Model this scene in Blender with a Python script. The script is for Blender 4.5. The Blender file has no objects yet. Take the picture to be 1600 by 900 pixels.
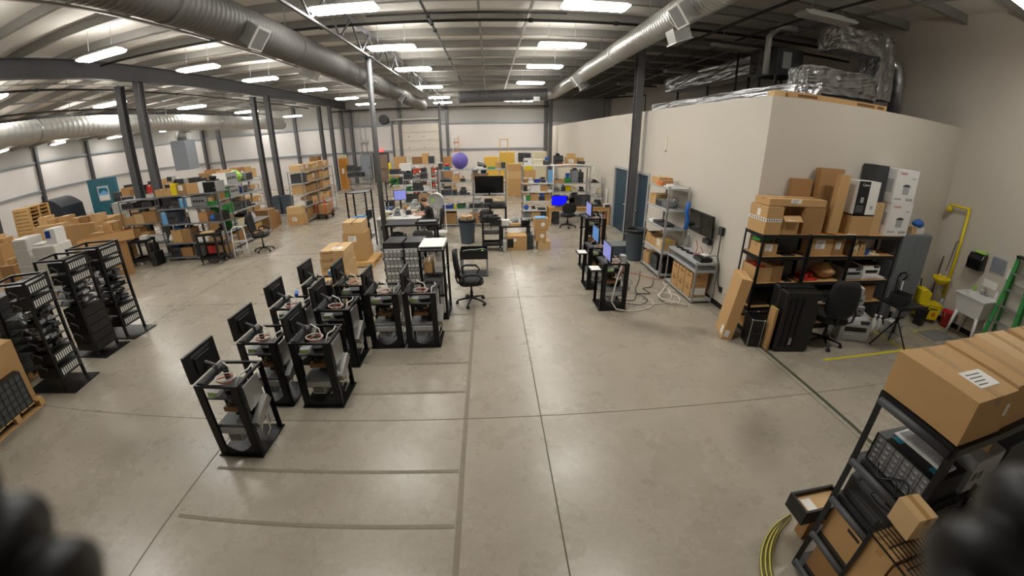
import bpy, bmesh, math, random
from mathutils import Vector, Matrix
C = bpy.context.scene
COL = C.collection
PI = math.pi

# ------------------------------------------------------------------ camera
cam = bpy.data.cameras.new('camera'); camo = bpy.data.objects.new('camera', cam); COL.objects.link(camo)
cam.type = 'PANO'; cam.panorama_type = 'FISHEYE_LENS_POLYNOMIAL'
cam.sensor_width = 36.0; cam.sensor_fit = 'HORIZONTAL'
cam.fisheye_fov = math.radians(200)
cam.fisheye_polynomial_k0 = 0.0
cam.fisheye_polynomial_k1 = -0.07337258641654505
cam.fisheye_polynomial_k2 = -0.0001737584027330272
cam.fisheye_polynomial_k3 = 0.00011127749770773912
cam.fisheye_polynomial_k4 = -3.462208934945193e-06
cam.clip_start = 0.01; cam.clip_end = 200
RM = [[0.9984112341532079, 0.04930720976615607, 0.027272817634869287],
      [-0.055903030722140756, 0.9274366565774257, 0.369778446089771],
      [-0.007061067394377457, -0.37071558788586506, 0.9287195993547728]]
m = Matrix.Identity(4)
for i in range(3):
    m[i][0] = RM[i][0]; m[i][1] = RM[i][2]; m[i][2] = -RM[i][1]
m[2][3] = 3.1
camo.matrix_world = m
cam.dof.use_dof = True; cam.dof.focus_distance = 9.0; cam.dof.aperture_fstop = 1.0
cam.lens = 4.5
C.camera = camo

# ------------------------------------------------------------------ world, exposure
w = bpy.data.worlds.new('world'); C.world = w; w.use_nodes = True
w.node_tree.nodes['Background'].inputs[0].default_value = (0.6, 0.62, 0.66, 1)
w.node_tree.nodes['Background'].inputs[1].default_value = 0.02
C.view_settings.view_transform = 'Standard'; C.view_settings.look = 'None'
C.view_settings.gamma = 1.0; C.view_settings.use_curve_mapping = False
C.view_settings.exposure = 0.0
LAMP = 50.0

# ------------------------------------------------------------------ materials
MATS = {}
def s2l(c):
    c = c / 255.0
    return c / 12.92 if c <= 0.04045 else ((c + 0.055) / 1.055) ** 2.4
def rgb(h):
    return tuple(s2l(int(h[i:i+2], 16)) for i in (0, 2, 4)) + (1,)
def mat(name, hexcol, rough=0.6, metal=0.0, noise=0.0, nscale=8.0, emit=None, estr=0.0, spec=0.5, bump=0.0, alpha=None, trans=0.0):
    if name in MATS: return MATS[name]
    M = bpy.data.materials.new(name); M.use_nodes = True
    nt = M.node_tree; b = nt.nodes['Principled BSDF']
    col = rgb(hexcol)
    b.inputs['Base Color'].default_value = col
    b.inputs['Roughness'].default_value = rough
    b.inputs['Metallic'].default_value = metal
    b.inputs['Specular IOR Level'].default_value = spec
    if trans: b.inputs['Transmission Weight'].default_value = trans
    if emit:
        b.inputs['Emission Color'].default_value = rgb(emit); b.inputs['Emission Strength'].default_value = estr
    if noise or bump:
        tc = nt.nodes.new('ShaderNodeTexCoord'); n = nt.nodes.new('ShaderNodeTexNoise')
        n.inputs['Scale'].default_value = nscale; n.inputs['Detail'].default_value = 5
        nt.links.new(tc.outputs['Object'], n.inputs['Vector'])
        if noise:
            mx = nt.nodes.new('ShaderNodeMix'); mx.data_type = 'RGBA'
            mx.inputs[6].default_value = tuple(c * (1 - noise) for c in col[:3]) + (1,)
            mx.inputs[7].default_value = tuple(min(1, c * (1 + noise)) for c in col[:3]) + (1,)
            nt.links.new(n.outputs['Fac'], mx.inputs[0]); nt.links.new(mx.outputs[2], b.inputs['Base Color'])
        if bump:
            bp = nt.nodes.new('ShaderNodeBump'); bp.inputs['Strength'].default_value = bump
            bp.inputs['Distance'].default_value = 0.02
            nt.links.new(n.outputs['Fac'], bp.inputs['Height']); nt.links.new(bp.outputs[0], b.inputs['Normal'])
    MATS[name] = M
    return M

mat('white_panel', 'd6d0cc', .55, noise=.05, nscale=1.5)
mat('wall_paint', 'c8c0b3', .7, noise=.03, nscale=1.2)
mat('insulation', 'd3cec6', .8, noise=.08, nscale=2.0, bump=.15)
mat('steel_dark', '454447', .55, .2, noise=.12)
mat('steel_grey', '605f61', .5, .3, noise=.1)
mat('purlin', '8f8c87', .5, .3, noise=.12)
mat('pipe_dark', '2c2a28', .5, .3)
mat('galv', 'a9a8a5', .38, .75, noise=.12, nscale=5)
mat('galv_light', 'c3c2be', .45, .35, noise=.08, nscale=5)
mat('foil', 'b9b9bb', .28, .9, noise=.25, nscale=9, bump=.9)
mat('lamp_housing', 'b9b7b2', .5, .1)
mat('lamp_lens', 'ffffff', .5, emit='fdfbf5', estr=LAMP)
mat('lamp_lens_off', 'b7b7b2', .4)
mat('blue_door', '24404f', .45, noise=.08)
mat('blue_frame', '30505f', .45)
mat('tan_door', '8b7563', .6, noise=.06)
mat('black', '101010', .45, noise=.2)
mat('black_gloss', '0c0c0d', .18)
mat('black_soft', '1b1b1c', .8, noise=.25, nscale=30)
mat('black_metal', '141416', .4, .3, noise=.15)
mat('dark_grey', '3a3b3d', .55, noise=.12)
mat('mid_grey', '77797b', .55, noise=.1)
mat('light_grey', 'a9aaa9', .55, noise=.07)
mat('white', 'e4e2de', .5, noise=.04)
mat('paper', 'efece6', .7)
mat('screen_off', '0e0f10', .12)
mat('screen_blue', '1010e0', .3, emit='0a0af5', estr=0.9)
mat('screen_lilac', '8287c8', .3, emit='7f86cf', estr=0.55)
mat('screen_desktop', '4f7fb5', .3, emit='4f86c4', estr=0.5)
mat('kraft', 'bd9663', .75, noise=.07, nscale=3)
mat('kraft_light', 'cba97a', .75, noise=.06, nscale=3)
mat('kraft_dark', '9e774a', .78, noise=.09, nscale=3)
mat('kraft_red', 'ac7f54', .78, noise=.08, nscale=3)
mat('tape_clear', 'b08b59', .22, noise=.05)
mat('tape_white', 'e8e4da', .4)
mat('wood', 'c79a63', .6, noise=.16, nscale=6)
mat('wood_dark', '8a6238', .6, noise=.15, nscale=6)
mat('yellow', 'e0c814', .45, noise=.05)
mat('green', '2c8a3a', .5, noise=.08)
mat('lime', '9ccb4e', .5)
mat('blue', '2b68b8', .45)
mat('deep_blue', '1c3f96', .5)
mat('sky_blue', '6fa9d6', .5)
mat('teal', '17697c', .5, noise=.1)
mat('red', 'c2302a', .45, noise=.08)
mat('orange', 'd9722a', .5)
mat('purple', '6458a8', .5, noise=.04)
mat('skin', 'c99a7e', .6)
mat('hair', '4b3527', .7)
mat('rubber', '161616', .7)
mat('cable_white', 'd9d5cc', .5)
mat('cable_red', 'b4584a', .5)
mat('cable_grey', '55555a', .5)
mat('chrome', 'd0d0d2', .18, 1.0)
mat('alu', 'b6b8ba', .35, .8)
mat('clear', 'd7dde0', .08, trans=.9)
mat('pallet', 'c9a26a', .7, noise=.15, nscale=5)
mat('cream', 'd9d0b4', .55)
mat('sheet_grey', '8d939a', .5, .3, noise=.07)
mat('cab_grey', '74797f', .5, .1, noise=.05, nscale=2)
mat('slate', '4d5a66', .55)
mat('maroon', '6b2530', .55)
mat('exit_red', 'e8575a', .4, emit='ff5a5a', estr=.7)
mat('lens_led', 'ff5030', .4, emit='ff4a28', estr=1.5)
mat('led_white', 'ffffff', .4, emit='fff2e0', estr=2.0)
mat('green_pcb', '2f6a3c', .5, noise=.2, nscale=40)
mat('mesh_grey', '4b4f4d', .6)
mat('tape_yellow', 'd8cc22', .5)
mat('tape_dark', '3d4130', .6)

# ------------------------------------------------------------------ mesh helpers
class MB:
    """collects shapes and links them as ONE mesh object"""
    def __init__(self): self.v = []; self.f = []; self.mi = []; self.sm = []; self.mats = []; self.cur = 0
    def use(self, name):
        if name not in self.mats: self.mats.append(name)
        self.cur = self.mats.index(name); return self
    def add(self, vs, fs, smooth=False):
        n = len(self.v); self.v += [tuple(p) for p in vs]
        for f in fs:
            self.f.append([n + i for i in f]); self.mi.append(self.cur); self.sm.append(smooth)
        return self
    def bx(self, x0, x1, y0, y1, z0, z1):
        vs = [(x0,y0,z0),(x1,y0,z0),(x1,y1,z0),(x0,y1,z0),(x0,y0,z1),(x1,y0,z1),(x1,y1,z1),(x0,y1,z1)]
        return self.add(vs, [(0,3,2,1),(4,5,6,7),(0,1,5,4),(1,2,6,5),(2,3,7,6),(3,0,4,7)])
    def box(self, c, s, rot=None):
        hx, hy, hz = s[0]/2, s[1]/2, s[2]/2
        vs = [Vector(p) for p in [(-hx,-hy,-hz),(hx,-hy,-hz),(hx,hy,-hz),(-hx,hy,-hz),(-hx,-hy,hz),(hx,-hy,hz),(hx,hy,hz),(-hx,hy,hz)]]
        if rot is not None:
            R = Matrix.Rotation(rot[2], 3, 'Z') @ Matrix.Rotation(rot[1], 3, 'Y') @ Matrix.Rotation(rot[0], 3, 'X')
            vs = [R @ p for p in vs]
        c = Vector(c)
        return self.add([p + c for p in vs], [(0,3,2,1),(4,5,6,7),(0,1,5,4),(1,2,6,5),(2,3,7,6),(3,0,4,7)])
    def bar(self, p0, p1, a, b=None, up=(0,0,1)):
        """square bar from p0 to p1, section a x b"""
        p0, p1 = Vector(p0), Vector(p1); b = a if b is None else b
        d = (p1 - p0).normalized(); u = Vector(up)
        if abs(d.dot(u)) > .98: u = Vector((0,1,0))
        s = d.cross(u).normalized(); t = s.cross(d).normalized()
        vs = []
        for p in (p0, p1):
            for i, j in ((-1,-1),(1,-1),(1,1),(-1,1)): vs.append(p + s*(i*a/2) + t*(j*b/2))
        return self.add(vs, [(0,1,2,3),(7,6,5,4),(0,4,5,1),(1,5,6,2),(2,6,7,3),(3,7,4,0)])
    def cyl(self, p0, p1, r, n=12, r2=None, caps=True, smooth=True):
        p0, p1 = Vector(p0), Vector(p1); r2 = r if r2 is None else r2
        d = (p1 - p0).normalized(); u = Vector((0,0,1)) if abs(d.z) < .95 else Vector((1,0,0))
        s = d.cross(u).normalized(); t = s.cross(d).normalized()
        vs = []
        for p, q in ((p0, r), (p1, r2)):
            for k in range(n):
                a = 2*PI*k/n; vs.append(p + s*(math.cos(a)*q) + t*(math.sin(a)*q))
        self.add(vs, [(k, k+n, (k+1) % n + n, (k+1) % n) for k in range(n)], smooth)
        if caps:
            b = len(self.v) - 2*n
            self.f.append([b + k for k in range(n)]); self.mi.append(self.cur); self.sm.append(False)
            self.f.append([b + n + k for k in reversed(range(n))]); self.mi.append(self.cur); self.sm.append(False)
        return self
    def tube(self, pts, r, n=6, smooth=True, cyclic=False):
        pts = [Vector(p) for p in pts]; N = len(pts); base = len(self.v); prev = None
        for i, p in enumerate(pts):
            a = pts[(i-1) % N] if (i > 0 or cyclic) else pts[i]
            b = pts[(i+1) % N] if (i < N-1 or cyclic) else pts[i]
            d = (b - a).normalized() if (b - a).length > 1e-9 else Vector((0,0,1))
            if prev is None:
                u = Vector((0,0,1)) if abs(d.z) < .9 else Vector((1,0,0)); s = d.cross(u).normalized()
            else:
                s = (prev - d*prev.dot(d)); s = s.normalized() if s.length > 1e-6 else d.orthogonal().normalized()
            t = d.cross(s); prev = s
            rr = r[i] if isinstance(r, (list, tuple)) else r
            for k in range(n):
                an = 2*PI*k/n; self.v.append(tuple(p + s*(math.cos(an)*rr) + t*(math.sin(an)*rr)))
        for i in range(N if cyclic else N-1):
            j = (i+1) % N
            for k in range(n):
                self.f.append([base+i*n+k, base+i*n+(k+1) % n, base+j*n+(k+1) % n, base+j*n+k]); self.mi.append(self.cur); self.sm.append(smooth)
        if not cyclic:
            self.f.append([base+k for k in reversed(range(n))]); self.mi.append(self.cur); self.sm.append(False)
            self.f.append([base+(N-1)*n+k for k in range(n)]); self.mi.append(self.cur); self.sm.append(False)
        return self
    def ball(self, c, r, n=12, m_=8, smooth=True):
        r = (r, r, r) if not isinstance(r, (tuple, list)) else r
        vs = [(c[0], c[1], c[2]-r[2])]
        for i in range(1, m_):
            ph = -PI/2 + PI*i/m_
            for k in range(n):
                a = 2*PI*k/n
                vs.append((c[0]+r[0]*math.cos(ph)*math.cos(a), c[1]+r[1]*math.cos(ph)*math.sin(a), c[2]+r[2]*math.sin(ph)))
        vs.append((c[0], c[1], c[2]+r[2])); fs = []
        for k in range(n): fs.append((0, 1+(k+1) % n, 1+k))
        for i in range(m_-2):
            for k in range(n):
                a = 1+i*n+k; b = 1+i*n+(k+1) % n; fs.append((a, b, b+n, a+n))
        L = len(vs)-1; o = 1+(m_-2)*n
        for k in range(n): fs.append((o+k, o+(k+1) % n, L))
        return self.add(vs, fs, smooth)
    def lathe(self, prof, c=(0,0,0), n=16, smooth=True, closed=True):
        vs = []; fs = []
        for (r, z) in prof:
            for k in range(n):
                a = 2*PI*k/n; vs.append((c[0]+r*math.cos(a), c[1]+r*math.sin(a), c[2]+z))
        for i in range(len(prof)-1):
            for k in range(n):
                fs.append((i*n+k, i*n+(k+1) % n, (i+1)*n+(k+1) % n, (i+1)*n+k))
        self.add(vs, fs, smooth)
        if closed:
            b = len(self.v) - len(vs)
            self.f.append([b+k for k in reversed(range(n))]); self.mi.append(self.cur); self.sm.append(False)
            o = b+(len(prof)-1)*n
            self.f.append([o+k for k in range(n)]); self.mi.append(self.cur); self.sm.append(False)
        return self
    def prism(self, poly, a, b, axis='y'):
        """extrude a 2D outline (counter-clockwise) from a to b along an axis; x: (y,z) outline, y: (x,z), z: (x,y)"""
        def P(p, t):
            return {'x': (t, p[0], p[1]), 'y': (p[0], t, p[1]), 'z': (p[0], p[1], t)}[axis]
        n = len(poly); vs = [P(p, a) for p in poly] + [P(p, b) for p in poly]
        fs = [tuple(range(n)), tuple(reversed(range(n, 2*n)))] + [(k, k+n, (k+1) % n+n, (k+1) % n) for k in range(n)]
        return self.add(vs, fs)
    def quad(self, a, b, c, d): return self.add([a, b, c, d], [(0,1,2,3)])
    def build(self, name, mat_=None, parent=None, bevel=0.0, segs=1, fix=True):
        me = bpy.data.meshes.new(name); me.from_pydata(self.v, [], self.f)
        names = self.mats if self.mats else [mat_]
        for n_ in names: me.materials.append(MATS[n_])
        if self.mats: me.polygons.foreach_set('material_index', self.mi)
        me.polygons.foreach_set('use_smooth', self.sm)
        if fix:
            bm = bmesh.new(); bm.from_mesh(me); bmesh.ops.recalc_face_normals(bm, faces=bm.faces); bm.to_mesh(me); bm.free()
        me.update()
        o = bpy.data.objects.new(name, me); COL.objects.link(o)
        if parent is not None: o.parent = parent
        if bevel:
            md = o.modifiers.new('bevel', 'BEVEL'); md.width = bevel; md.segments = segs; md.limit_method = 'ANGLE'; md.angle_limit = .6
        return o

def tag(o, label=None, cat=None, group=None, kind=None):
    if label: o['label'] = label
    if cat: o['category'] = cat
    if group: o['group'] = group
    if kind: o['kind'] = kind
    return o
def thing(name, label, cat, loc=(0,0,0), rz=0.0, group=None):
    o = bpy.data.objects.new(name, None); COL.objects.link(o); o.empty_display_size = .1
    o.location = (loc[0], loc[1], loc[2]+.002); o.rotation_euler = (0, 0, rz)
    return tag(o, label, cat, group)
def structure(o): o['kind'] = 'structure'; return o
def kids(o): return [c for c in KIDS.get(o.name, [])] if False else list(o.children)
def copy_tree(o, parent=None):
    c = o.copy(); COL.objects.link(c)
    if parent is not None:
        c.parent = parent; c.matrix_parent_inverse = o.matrix_parent_inverse
    for ch in list(o.children): copy_tree(ch, c)
    return c
def dup(o, loc, rz, label, group=None):
    c = copy_tree(o); c.location = (loc[0], loc[1], loc[2]+.002); c.rotation_euler = (0, 0, rz); c['label'] = label
    if group: c['group'] = group
    return c
def place(o, loc, rz=0.0):
    o.location = (loc[0], loc[1], loc[2]+.002); o.rotation_euler = (0, 0, rz); return o
R_ = math.radians
ORD = ['first', 'second', 'third', 'fourth', 'fifth', 'sixth', 'seventh', 'eighth', 'ninth', 'tenth', 'eleventh', 'twelfth', 'thirteenth', 'fourteenth', 'fifteenth', 'sixteenth']

def hose_material():
    M = mat('hose', 'b8a93a', .5); nt = M.node_tree; b = nt.nodes['Principled BSDF']
    tc = nt.nodes.new('ShaderNodeTexCoord'); wv = nt.nodes.new('ShaderNodeTexWave'); wv.wave_type = 'BANDS'; wv.bands_direction = 'Z'
    wv.inputs['Scale'].default_value = 22; r = nt.nodes.new('ShaderNodeValToRGB')
    r.color_ramp.elements[0].color = rgb('35351f'); r.color_ramp.elements[1].color = rgb('c0b145'); r.color_ramp.elements[0].position = .4; r.color_ramp.elements[1].position = .6
    nt.links.new(tc.outputs['Object'], wv.inputs['Vector']); nt.links.new(wv.outputs['Fac'], r.inputs[0]); nt.links.new(r.outputs[0], b.inputs['Base Color'])
hose_material()

mat('orange_kraft', 'c8862f', .7, noise=.06)
mat('wrap', 'd3d0c9', .3, noise=.06, nscale=12, bump=.5)
mat('tarp', '1d222b', .6, noise=.2, bump=.3)
mat('teal_grad', '2a6272', .45, noise=.3, nscale=1.0)
mat('yellow_crate', 'd9b04a', .7, noise=.12, nscale=5); mat('garage', 'd2c9bd', .6, noise=.03)
mat('duct_dark', '6a6865', .6, .35, noise=.1)  # darker, duller grey than the galvanised ducts
mat('upper_wall', 'a6a39e', .75, noise=.06)
mat('rack_red', 'a04a34', .5, noise=.15)

# ================================================================== the setting
def floor_material():
    M = bpy.data.materials.new('polished_concrete'); M.use_nodes = True; nt = M.node_tree; b = nt.nodes['Principled BSDF']
    N = nt.nodes.new; Lk = nt.links.new
    tc = N('ShaderNodeTexCoord')
    def noise(scale, detail, rough=.6, dist=0.0):
        n = N('ShaderNodeTexNoise'); n.inputs['Scale'].default_value = scale; n.inputs['Detail'].default_value = detail
        n.inputs['Roughness'].default_value = rough; n.inputs['Distortion'].default_value = dist
        Lk(tc.outputs['Object'], n.inputs['Vector']); return n
    def ramp(src, stops):
        r = N('ShaderNodeValToRGB'); r.color_ramp.elements[0].position = stops[0][0]; r.color_ramp.elements[0].color = stops[0][1]
        r.color_ramp.elements[1].position = stops[1][0]; r.color_ramp.elements[1].color = stops[1][1]
        for p, c in stops[2:]:
            e = r.color_ramp.elements.new(p); e.color = c
        Lk(src, r.inputs[0]); return r
    def mix(fac, a, b_, mode='MIX'):
        x = N('ShaderNodeMix'); x.data_type = 'RGBA'; x.blend_type = mode
        if isinstance(fac, float): x.inputs[0].default_value = fac
        else: Lk(fac, x.inputs[0])
        for i, s in ((6, a), (7, b_)):
            if isinstance(s, tuple): x.inputs[i].default_value = s
            else: Lk(s, x.inputs[i])
        return x.outputs[2]
    big = ramp(noise(.3, 5, .55).outputs[0], [(.3, rgb('968c7b')), (.7, rgb('aba293'))])
    mid = ramp(noise(2.2, 9, .72).outputs[0], [(.28, rgb('8c8170')), (.72, rgb('b3aa9b'))])
    col = mix(.55, big.outputs[0], mid.outputs[0])
    fine = ramp(noise(22, 6, .8).outputs[0], [(.3, rgb('8a806f')), (.7, rgb('b8b0a2'))])
    col = mix(.22, col, fine.outputs[0])
    spk = ramp(noise(5.5, 10, .82).outputs[0], [(.6, (0,0,0,1)), (.74, (.7,.7,.7,1))])
    col = mix(spk.outputs[0], col, rgb('bdb5a8'))
    st = ramp(noise(.55, 5, .6).outputs[0], [(.54, (0,0,0,1)), (.72, (.6,.6,.6,1))])
    col = mix(st.outputs[0], col, rgb('837a6b'))
    # worn dark scuff marks by the office wall
    sm_ = noise(3.0, 8, .75)
    for cx, cy, sx, sy, rz in ((2.75, 5.7, 1.0, .3, -.7), (3.6, 5.45, .55, .22, -.5), (4.1, 4.2, .8, .3, .5), (1.6, 8.9, .9, .5, .2), (3.0, 3.0, .7, .35, .9)):
        mp = N('ShaderNodeMapping'); mp.vector_type = 'TEXTURE'; mp.inputs['Location'].default_value = (cx, cy, 0); mp.inputs['Rotation'].default_value = (0, 0, rz); mp.inputs['Scale'].default_value = (sx, sy, 1)
        Lk(tc.outputs['Object'], mp.inputs['Vector']); gr = N('ShaderNodeTexGradient'); gr.gradient_type = 'SPHERICAL'; Lk(mp.outputs[0], gr.inputs[0])
        mu = N('ShaderNodeMath'); mu.operation = 'MULTIPLY'; Lk(gr.outputs['Fac'], mu.inputs[0]); Lk(sm_.outputs[0], mu.inputs[1])
        col = mix(mu.outputs[0], col, rgb('5e5647'))
    Lk(col, b.inputs['Base Color'])
    rr = ramp(noise(1.3, 6, .7).outputs[0], [(.3, (.25,.25,.25,1)), (.7, (.31,.31,.31,1))])
    Lk(rr.outputs[0], b.inputs['Roughness']); b.inputs['Specular IOR Level'].default_value = .5
    MATS['concrete'] = M
floor_material()
def corrugated(name, hexcol, scale, depth):
    """painted ribbed sheet: shallow vertical ribs in the bump"""
    M = mat(name, hexcol, .5, .05); nt = M.node_tree; b = nt.nodes['Principled BSDF']
    tc = nt.nodes.new('ShaderNodeTexCoord'); wv = nt.nodes.new('ShaderNodeTexWave'); wv.inputs['Scale'].default_value = scale
    wv.bands_direction = 'X'; bp = nt.nodes.new('ShaderNodeBump'); bp.inputs['Strength'].default_value = depth; bp.inputs['Distance'].default_value = .05
    nt.links.new(tc.outputs['Object'], wv.inputs['Vector']); nt.links.new(wv.outputs['Fac'], bp.inputs['Height']); nt.links.new(bp.outputs[0], b.inputs['Normal'])
    return M
corrugated('ribbed_sheet', 'bcbab8', 1.0, .35)

XL, XR, YB, YF = -29.7, 9.2, 30.5, -4.0
XW, YW, ZW = 4.42, 5.9, 3.86
def roof_z(x):
    return 6.14 if x > -10.5 else 6.14 + (x + 10.5) * .042
structure(MB().bx(XL-.3, XR+.3, YF-.3, YB+.3, -.25, 0).build('floor', 'concrete'))
rf = MB()
for xa, xb in ((XL-.3, -10.5), (-10.5, XR+.3)):
    za, zb = roof_z(xa), roof_z(xb)
    rf.add([(xa,YF-.3,za),(xb,YF-.3,zb),(xb,YB+.3,zb),(xa,YB+.3,za),(xa,YF-.3,za+.2),(xb,YF-.3,zb+.2),(xb,YB+.3,zb+.2),(xa,YB+.3,za+.2)],
           [(0,3,2,1),(4,5,6,7),(0,1,5,4),(1,2,6,5),(2,3,7,6),(3,0,4,7)])
structure(rf.build('ceiling', 'insulation'))
# back wall: white liner panels up to the upper girt, insulation above
bw = MB(); bw.use('white_panel').bx(XL-.3, XR+.3, YB, YB+.25, 0, 4.2).use('upper_wall').bx(XL-.3, XR+.3, YB, YB+.25, 4.2, 6.14)
structure(bw.build('wall_back'))
lw = MB(); lw.use('white_panel').bx(XL-.25, XL, YF, YB, 0, 3.95).use('upper_wall').bx(XL-.25, XL, YF, YB, 3.95, 5.6)
structure(lw.build('wall_left'))
structure(MB().bx(XR, XR+.25, YF, YB, 0, 6.14).build('wall_right', 'wall_paint'))
structure(MB().bx(XL, XR, YF-.25, YF, 0, 6.14).build('wall_front', 'white_panel'))
# office block: long wall with two doors, and the wall towards the camera
ow = MB()
DOORS = ((13.72, 12.32), (9.72, 8.85))
ys = [YW+.12]
wall_runs = [(YW, 10.55), (11.5, 12.28), (13.72, YB)]
for y0, y1 in wall_runs: ow.bx(XW, XW+.14, y0, y1, 0, ZW)
ow.bx(XW, XW+.14, 10.55, 11.5, 2.15, ZW); ow.bx(XW, XW+.14, 12.28, 13.72, 2.15, ZW)
structure(ow.build('wall_office', 'wall_paint'))
structure(MB().bx(XW+.14, XR, YW, YW+.14, 0, ZW).build('wall_inner', 'wall_paint'))
structure(MB().bx(XW+.14, XR, YW+.14, YB, 3.6, 3.72).build('ceiling_office', 'dark_grey'))
structure(MB().bx(XW-.012, XW, YW-.012, 10.5, 0, .1).bx(XW-.012, XR, YW-.012, YW, 0, .1).build('baseboard_office', 'black'))
structure(MB().bx(XR-.012, XR, YF, YW-.012, 0, .1).build('baseboard_right', 'black'))

def blue_door(name, y0, y1, hinge):
    t = bpy.data.objects.new(name, None); COL.objects.link(t); t['kind'] = 'structure'
    structure(MB().bx(XW+.03, XW+.075, y0+.06, y1-.06, .01, 2.09).build('door_leaf', 'blue_door', t, .004))
    f = MB().bx(XW-.03, XW+.15, y0-.02, y0+.05, 0, 2.17).bx(XW-.03, XW+.15, y1-.05, y1+.02, 0, 2.17).bx(XW-.03, XW+.15, y0+.05, y1-.05, 2.1, 2.17)
    structure(f.build('door_frame', 'light_grey', t))
    yh = y0+.14 if hinge > 0 else y1-.14
    structure(MB().cyl((XW+.03, yh, 1.0), (XW-.04, yh, 1.0), .02, 8).cyl((XW-.04, yh, 1.0), (XW-.04, yh+.12*hinge, 1.0), .012, 8).build('door_handle', 'chrome', t))
    return t
blue_door('door_1', 12.3, 13.7, 1); blue_door('door_2', 10.57, 11.48, -1)

# girts on the back and left walls
for z in (2.3, 4.2):
    structure(MB().bx(XL, 4.4, YB-.12, YB, z-.06, z+.06).build('wall_girt', 'sheet_grey'))
    structure(MB().bx(XL, XL+.12, YF, YB-.12, z-.1, z+.02).build('wall_girt', 'sheet_grey'))
# roof purlins run across the building
for k in range(23):
    y = -3.1 + 1.52*k; g = MB()
    for xa, xb in ((XL, -10.5), (-10.5, XR)):
        za, zb = roof_z(xa), roof_z(xb)
        g.add([(xa,y-.03,za-.2),(xb,y-.03,zb-.2),(xb,y+.03,zb-.2),(xa,y+.03,za-.2),(xa,y-.03,za),(xb,y-.03,zb),(xb,y+.03,zb),(xa,y+.03,za)],
              [(0,3,2,1),(0,1,5,4),(1,2,6,5),(2,3,7,6),(3,0,4,7)])
        g.add([(xa,y-.03,za-.205),(xb,y-.03,zb-.205),(xb,y+.07,zb-.205),(xa,y+.07,za-.205)], [(0,1,2,3)])
    structure(g.build('beam_purlin', 'purlin'))
# sag angles running along the building
for x in (-24, -21, -15.5, -13.0, -7.0, -5.2, -.18, .97, 7.6):
    structure(MB().bx(x-.03, x+.03, YF, YB, roof_z(x)-.25, roof_z(x)-.205).build('beam_angle', 'purlin'))
# main girders along the building
def i_beam(name, x, z0, z1, wd, m_):
    return structure(MB().bx(x-wd/2, x+wd/2, YF, YB, z0, z0+.025).bx(x-wd/2, x+wd/2, YF, YB, z1-.025, z1).bx(x-.012, x+.012, YF, YB, z0+.025, z1-.025).build(name, m_))
i_beam('beam_girder', -10.6, 5.45, 5.93, .22, 'steel_dark')
i_beam('beam_girder', -18.3, 5.1, 5.58, .22, 'steel_dark')
i_beam('beam_girder', 4.2, 5.62, 5.93, .18, 'steel_dark')
# joist girder above the round post
jg = MB(); jx = -3.15
jg.bx(jx-.05, jx+.05, YF, YB, 5.86, 5.93).bx(jx-.03, jx+.03, YF, YB, 5.29, 5.33)
n_ = 0; y = -3.0
while y < 30:
    jg.bar((jx, y, 5.31), (jx, y+.76, 5.88), .035); jg.bar((jx, y+1.52, 5.31), (jx, y+.76, 5.88), .035); y += 1.52
structure(jg.build('beam_truss', 'steel_grey'))
# columns
def column(x, y, z1, a, b, m_='steel_grey', name='column'):
    c = MB()
    c.bx(x-a/2, x+a/2, y-b/2, y-b/2+.018, 0, z1).bx(x-a/2, x+a/2, y+b/2-.018, y+b/2, 0, z1).bx(x-.008, x+.008, y-b/2+.018, y+b/2-.018, 0, z1)
    c.bx(x-a/2-.05, x+a/2+.05, y-b/2-.05, y+b/2+.05, 0, .02)
    return structure(c.build(name, m_))
for x, y in ((-11.38, 11.62), (-10.62, 11.62), (-10.95, 18.8), (-10.25, 18.8), (-10.95, 26.4), (-10.25, 26.4), (-10.95, 30.3), (-10.25, 30.3)):
    column(x, y, 5.45, .2, .25)
column(-18.3, 26.4, 5.1, .2, .25); column(-18.3, 11.2, 5.1, .2, .25) if False else None
column(4.15, 11.2, 5.62, .2, .22); column(4.0, 26.4, 5.62, .2, .25)
cc = MB().cyl((jx, 11.2, 0), (jx, 11.2, 5.28), .075, 20).bx(jx-.17, jx+.17, 11.03, 11.37, 0, .02).bx(jx-.12, jx+.12, 11.08, 11.32, 5.255, 5.28)
structure(cc.build('column_round', 'steel_grey'))
cc = MB().cyl((jx, 26.4, 0), (jx, 26.4, 5.28), .075, 16)
structure(cc.build('column_round', 'steel_grey'))
for y in (4.5, 12.0, 17.6, 21.5, 26.0): structure(MB().bx(XL, XL+.25, y-.1, y+.1, 0, 5.35).build('column_wall', 'steel_dark'))
for x in (-22.5, -14.6, -6.6, -3.1, 4.2): structure(MB().bx(x-.1, x+.1, YB-.25, YB, 0, 5.9).build('column_wall', 'steel_grey'))

# floor joints and tape
def strip(name, m_, pts, wd, z=.003):
    g = MB()
    for (a, b) in zip(pts[:-1], pts[1:]):
        a = Vector((a[0], a[1], z)); b = Vector((b[0], b[1], z)); s = (b-a).normalized().cross(Vector((0,0,1)))*wd/2
        g.add([a-s, a+s, b+s, b-s, a-s-Vector((0,0,.002)), a+s-Vector((0,0,.002)), b+s-Vector((0,0,.002)), b-s-Vector((0,0,.002))],
              [(0,1,2,3),(0,4,5,1),(1,5,6,2),(2,6,7,3),(3,7,4,0)])
    return structure(g.build(name, m_))
mat('joint', '5a5446', .8); mat('tape_ghost', '7f7564', .6, noise=.22, nscale=14)
for x in (-26.2, -22.2, -18.2, -14.2, -10.55, -6.88, -3.14, .525, 4.2, 7.9):
    strip('floor_joint', 'joint', [(x, YF), (x, YB)] if x < 4.3 else [(x, YF), (x, YW)], .012 if .5 < x < .6 else .007)
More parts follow.
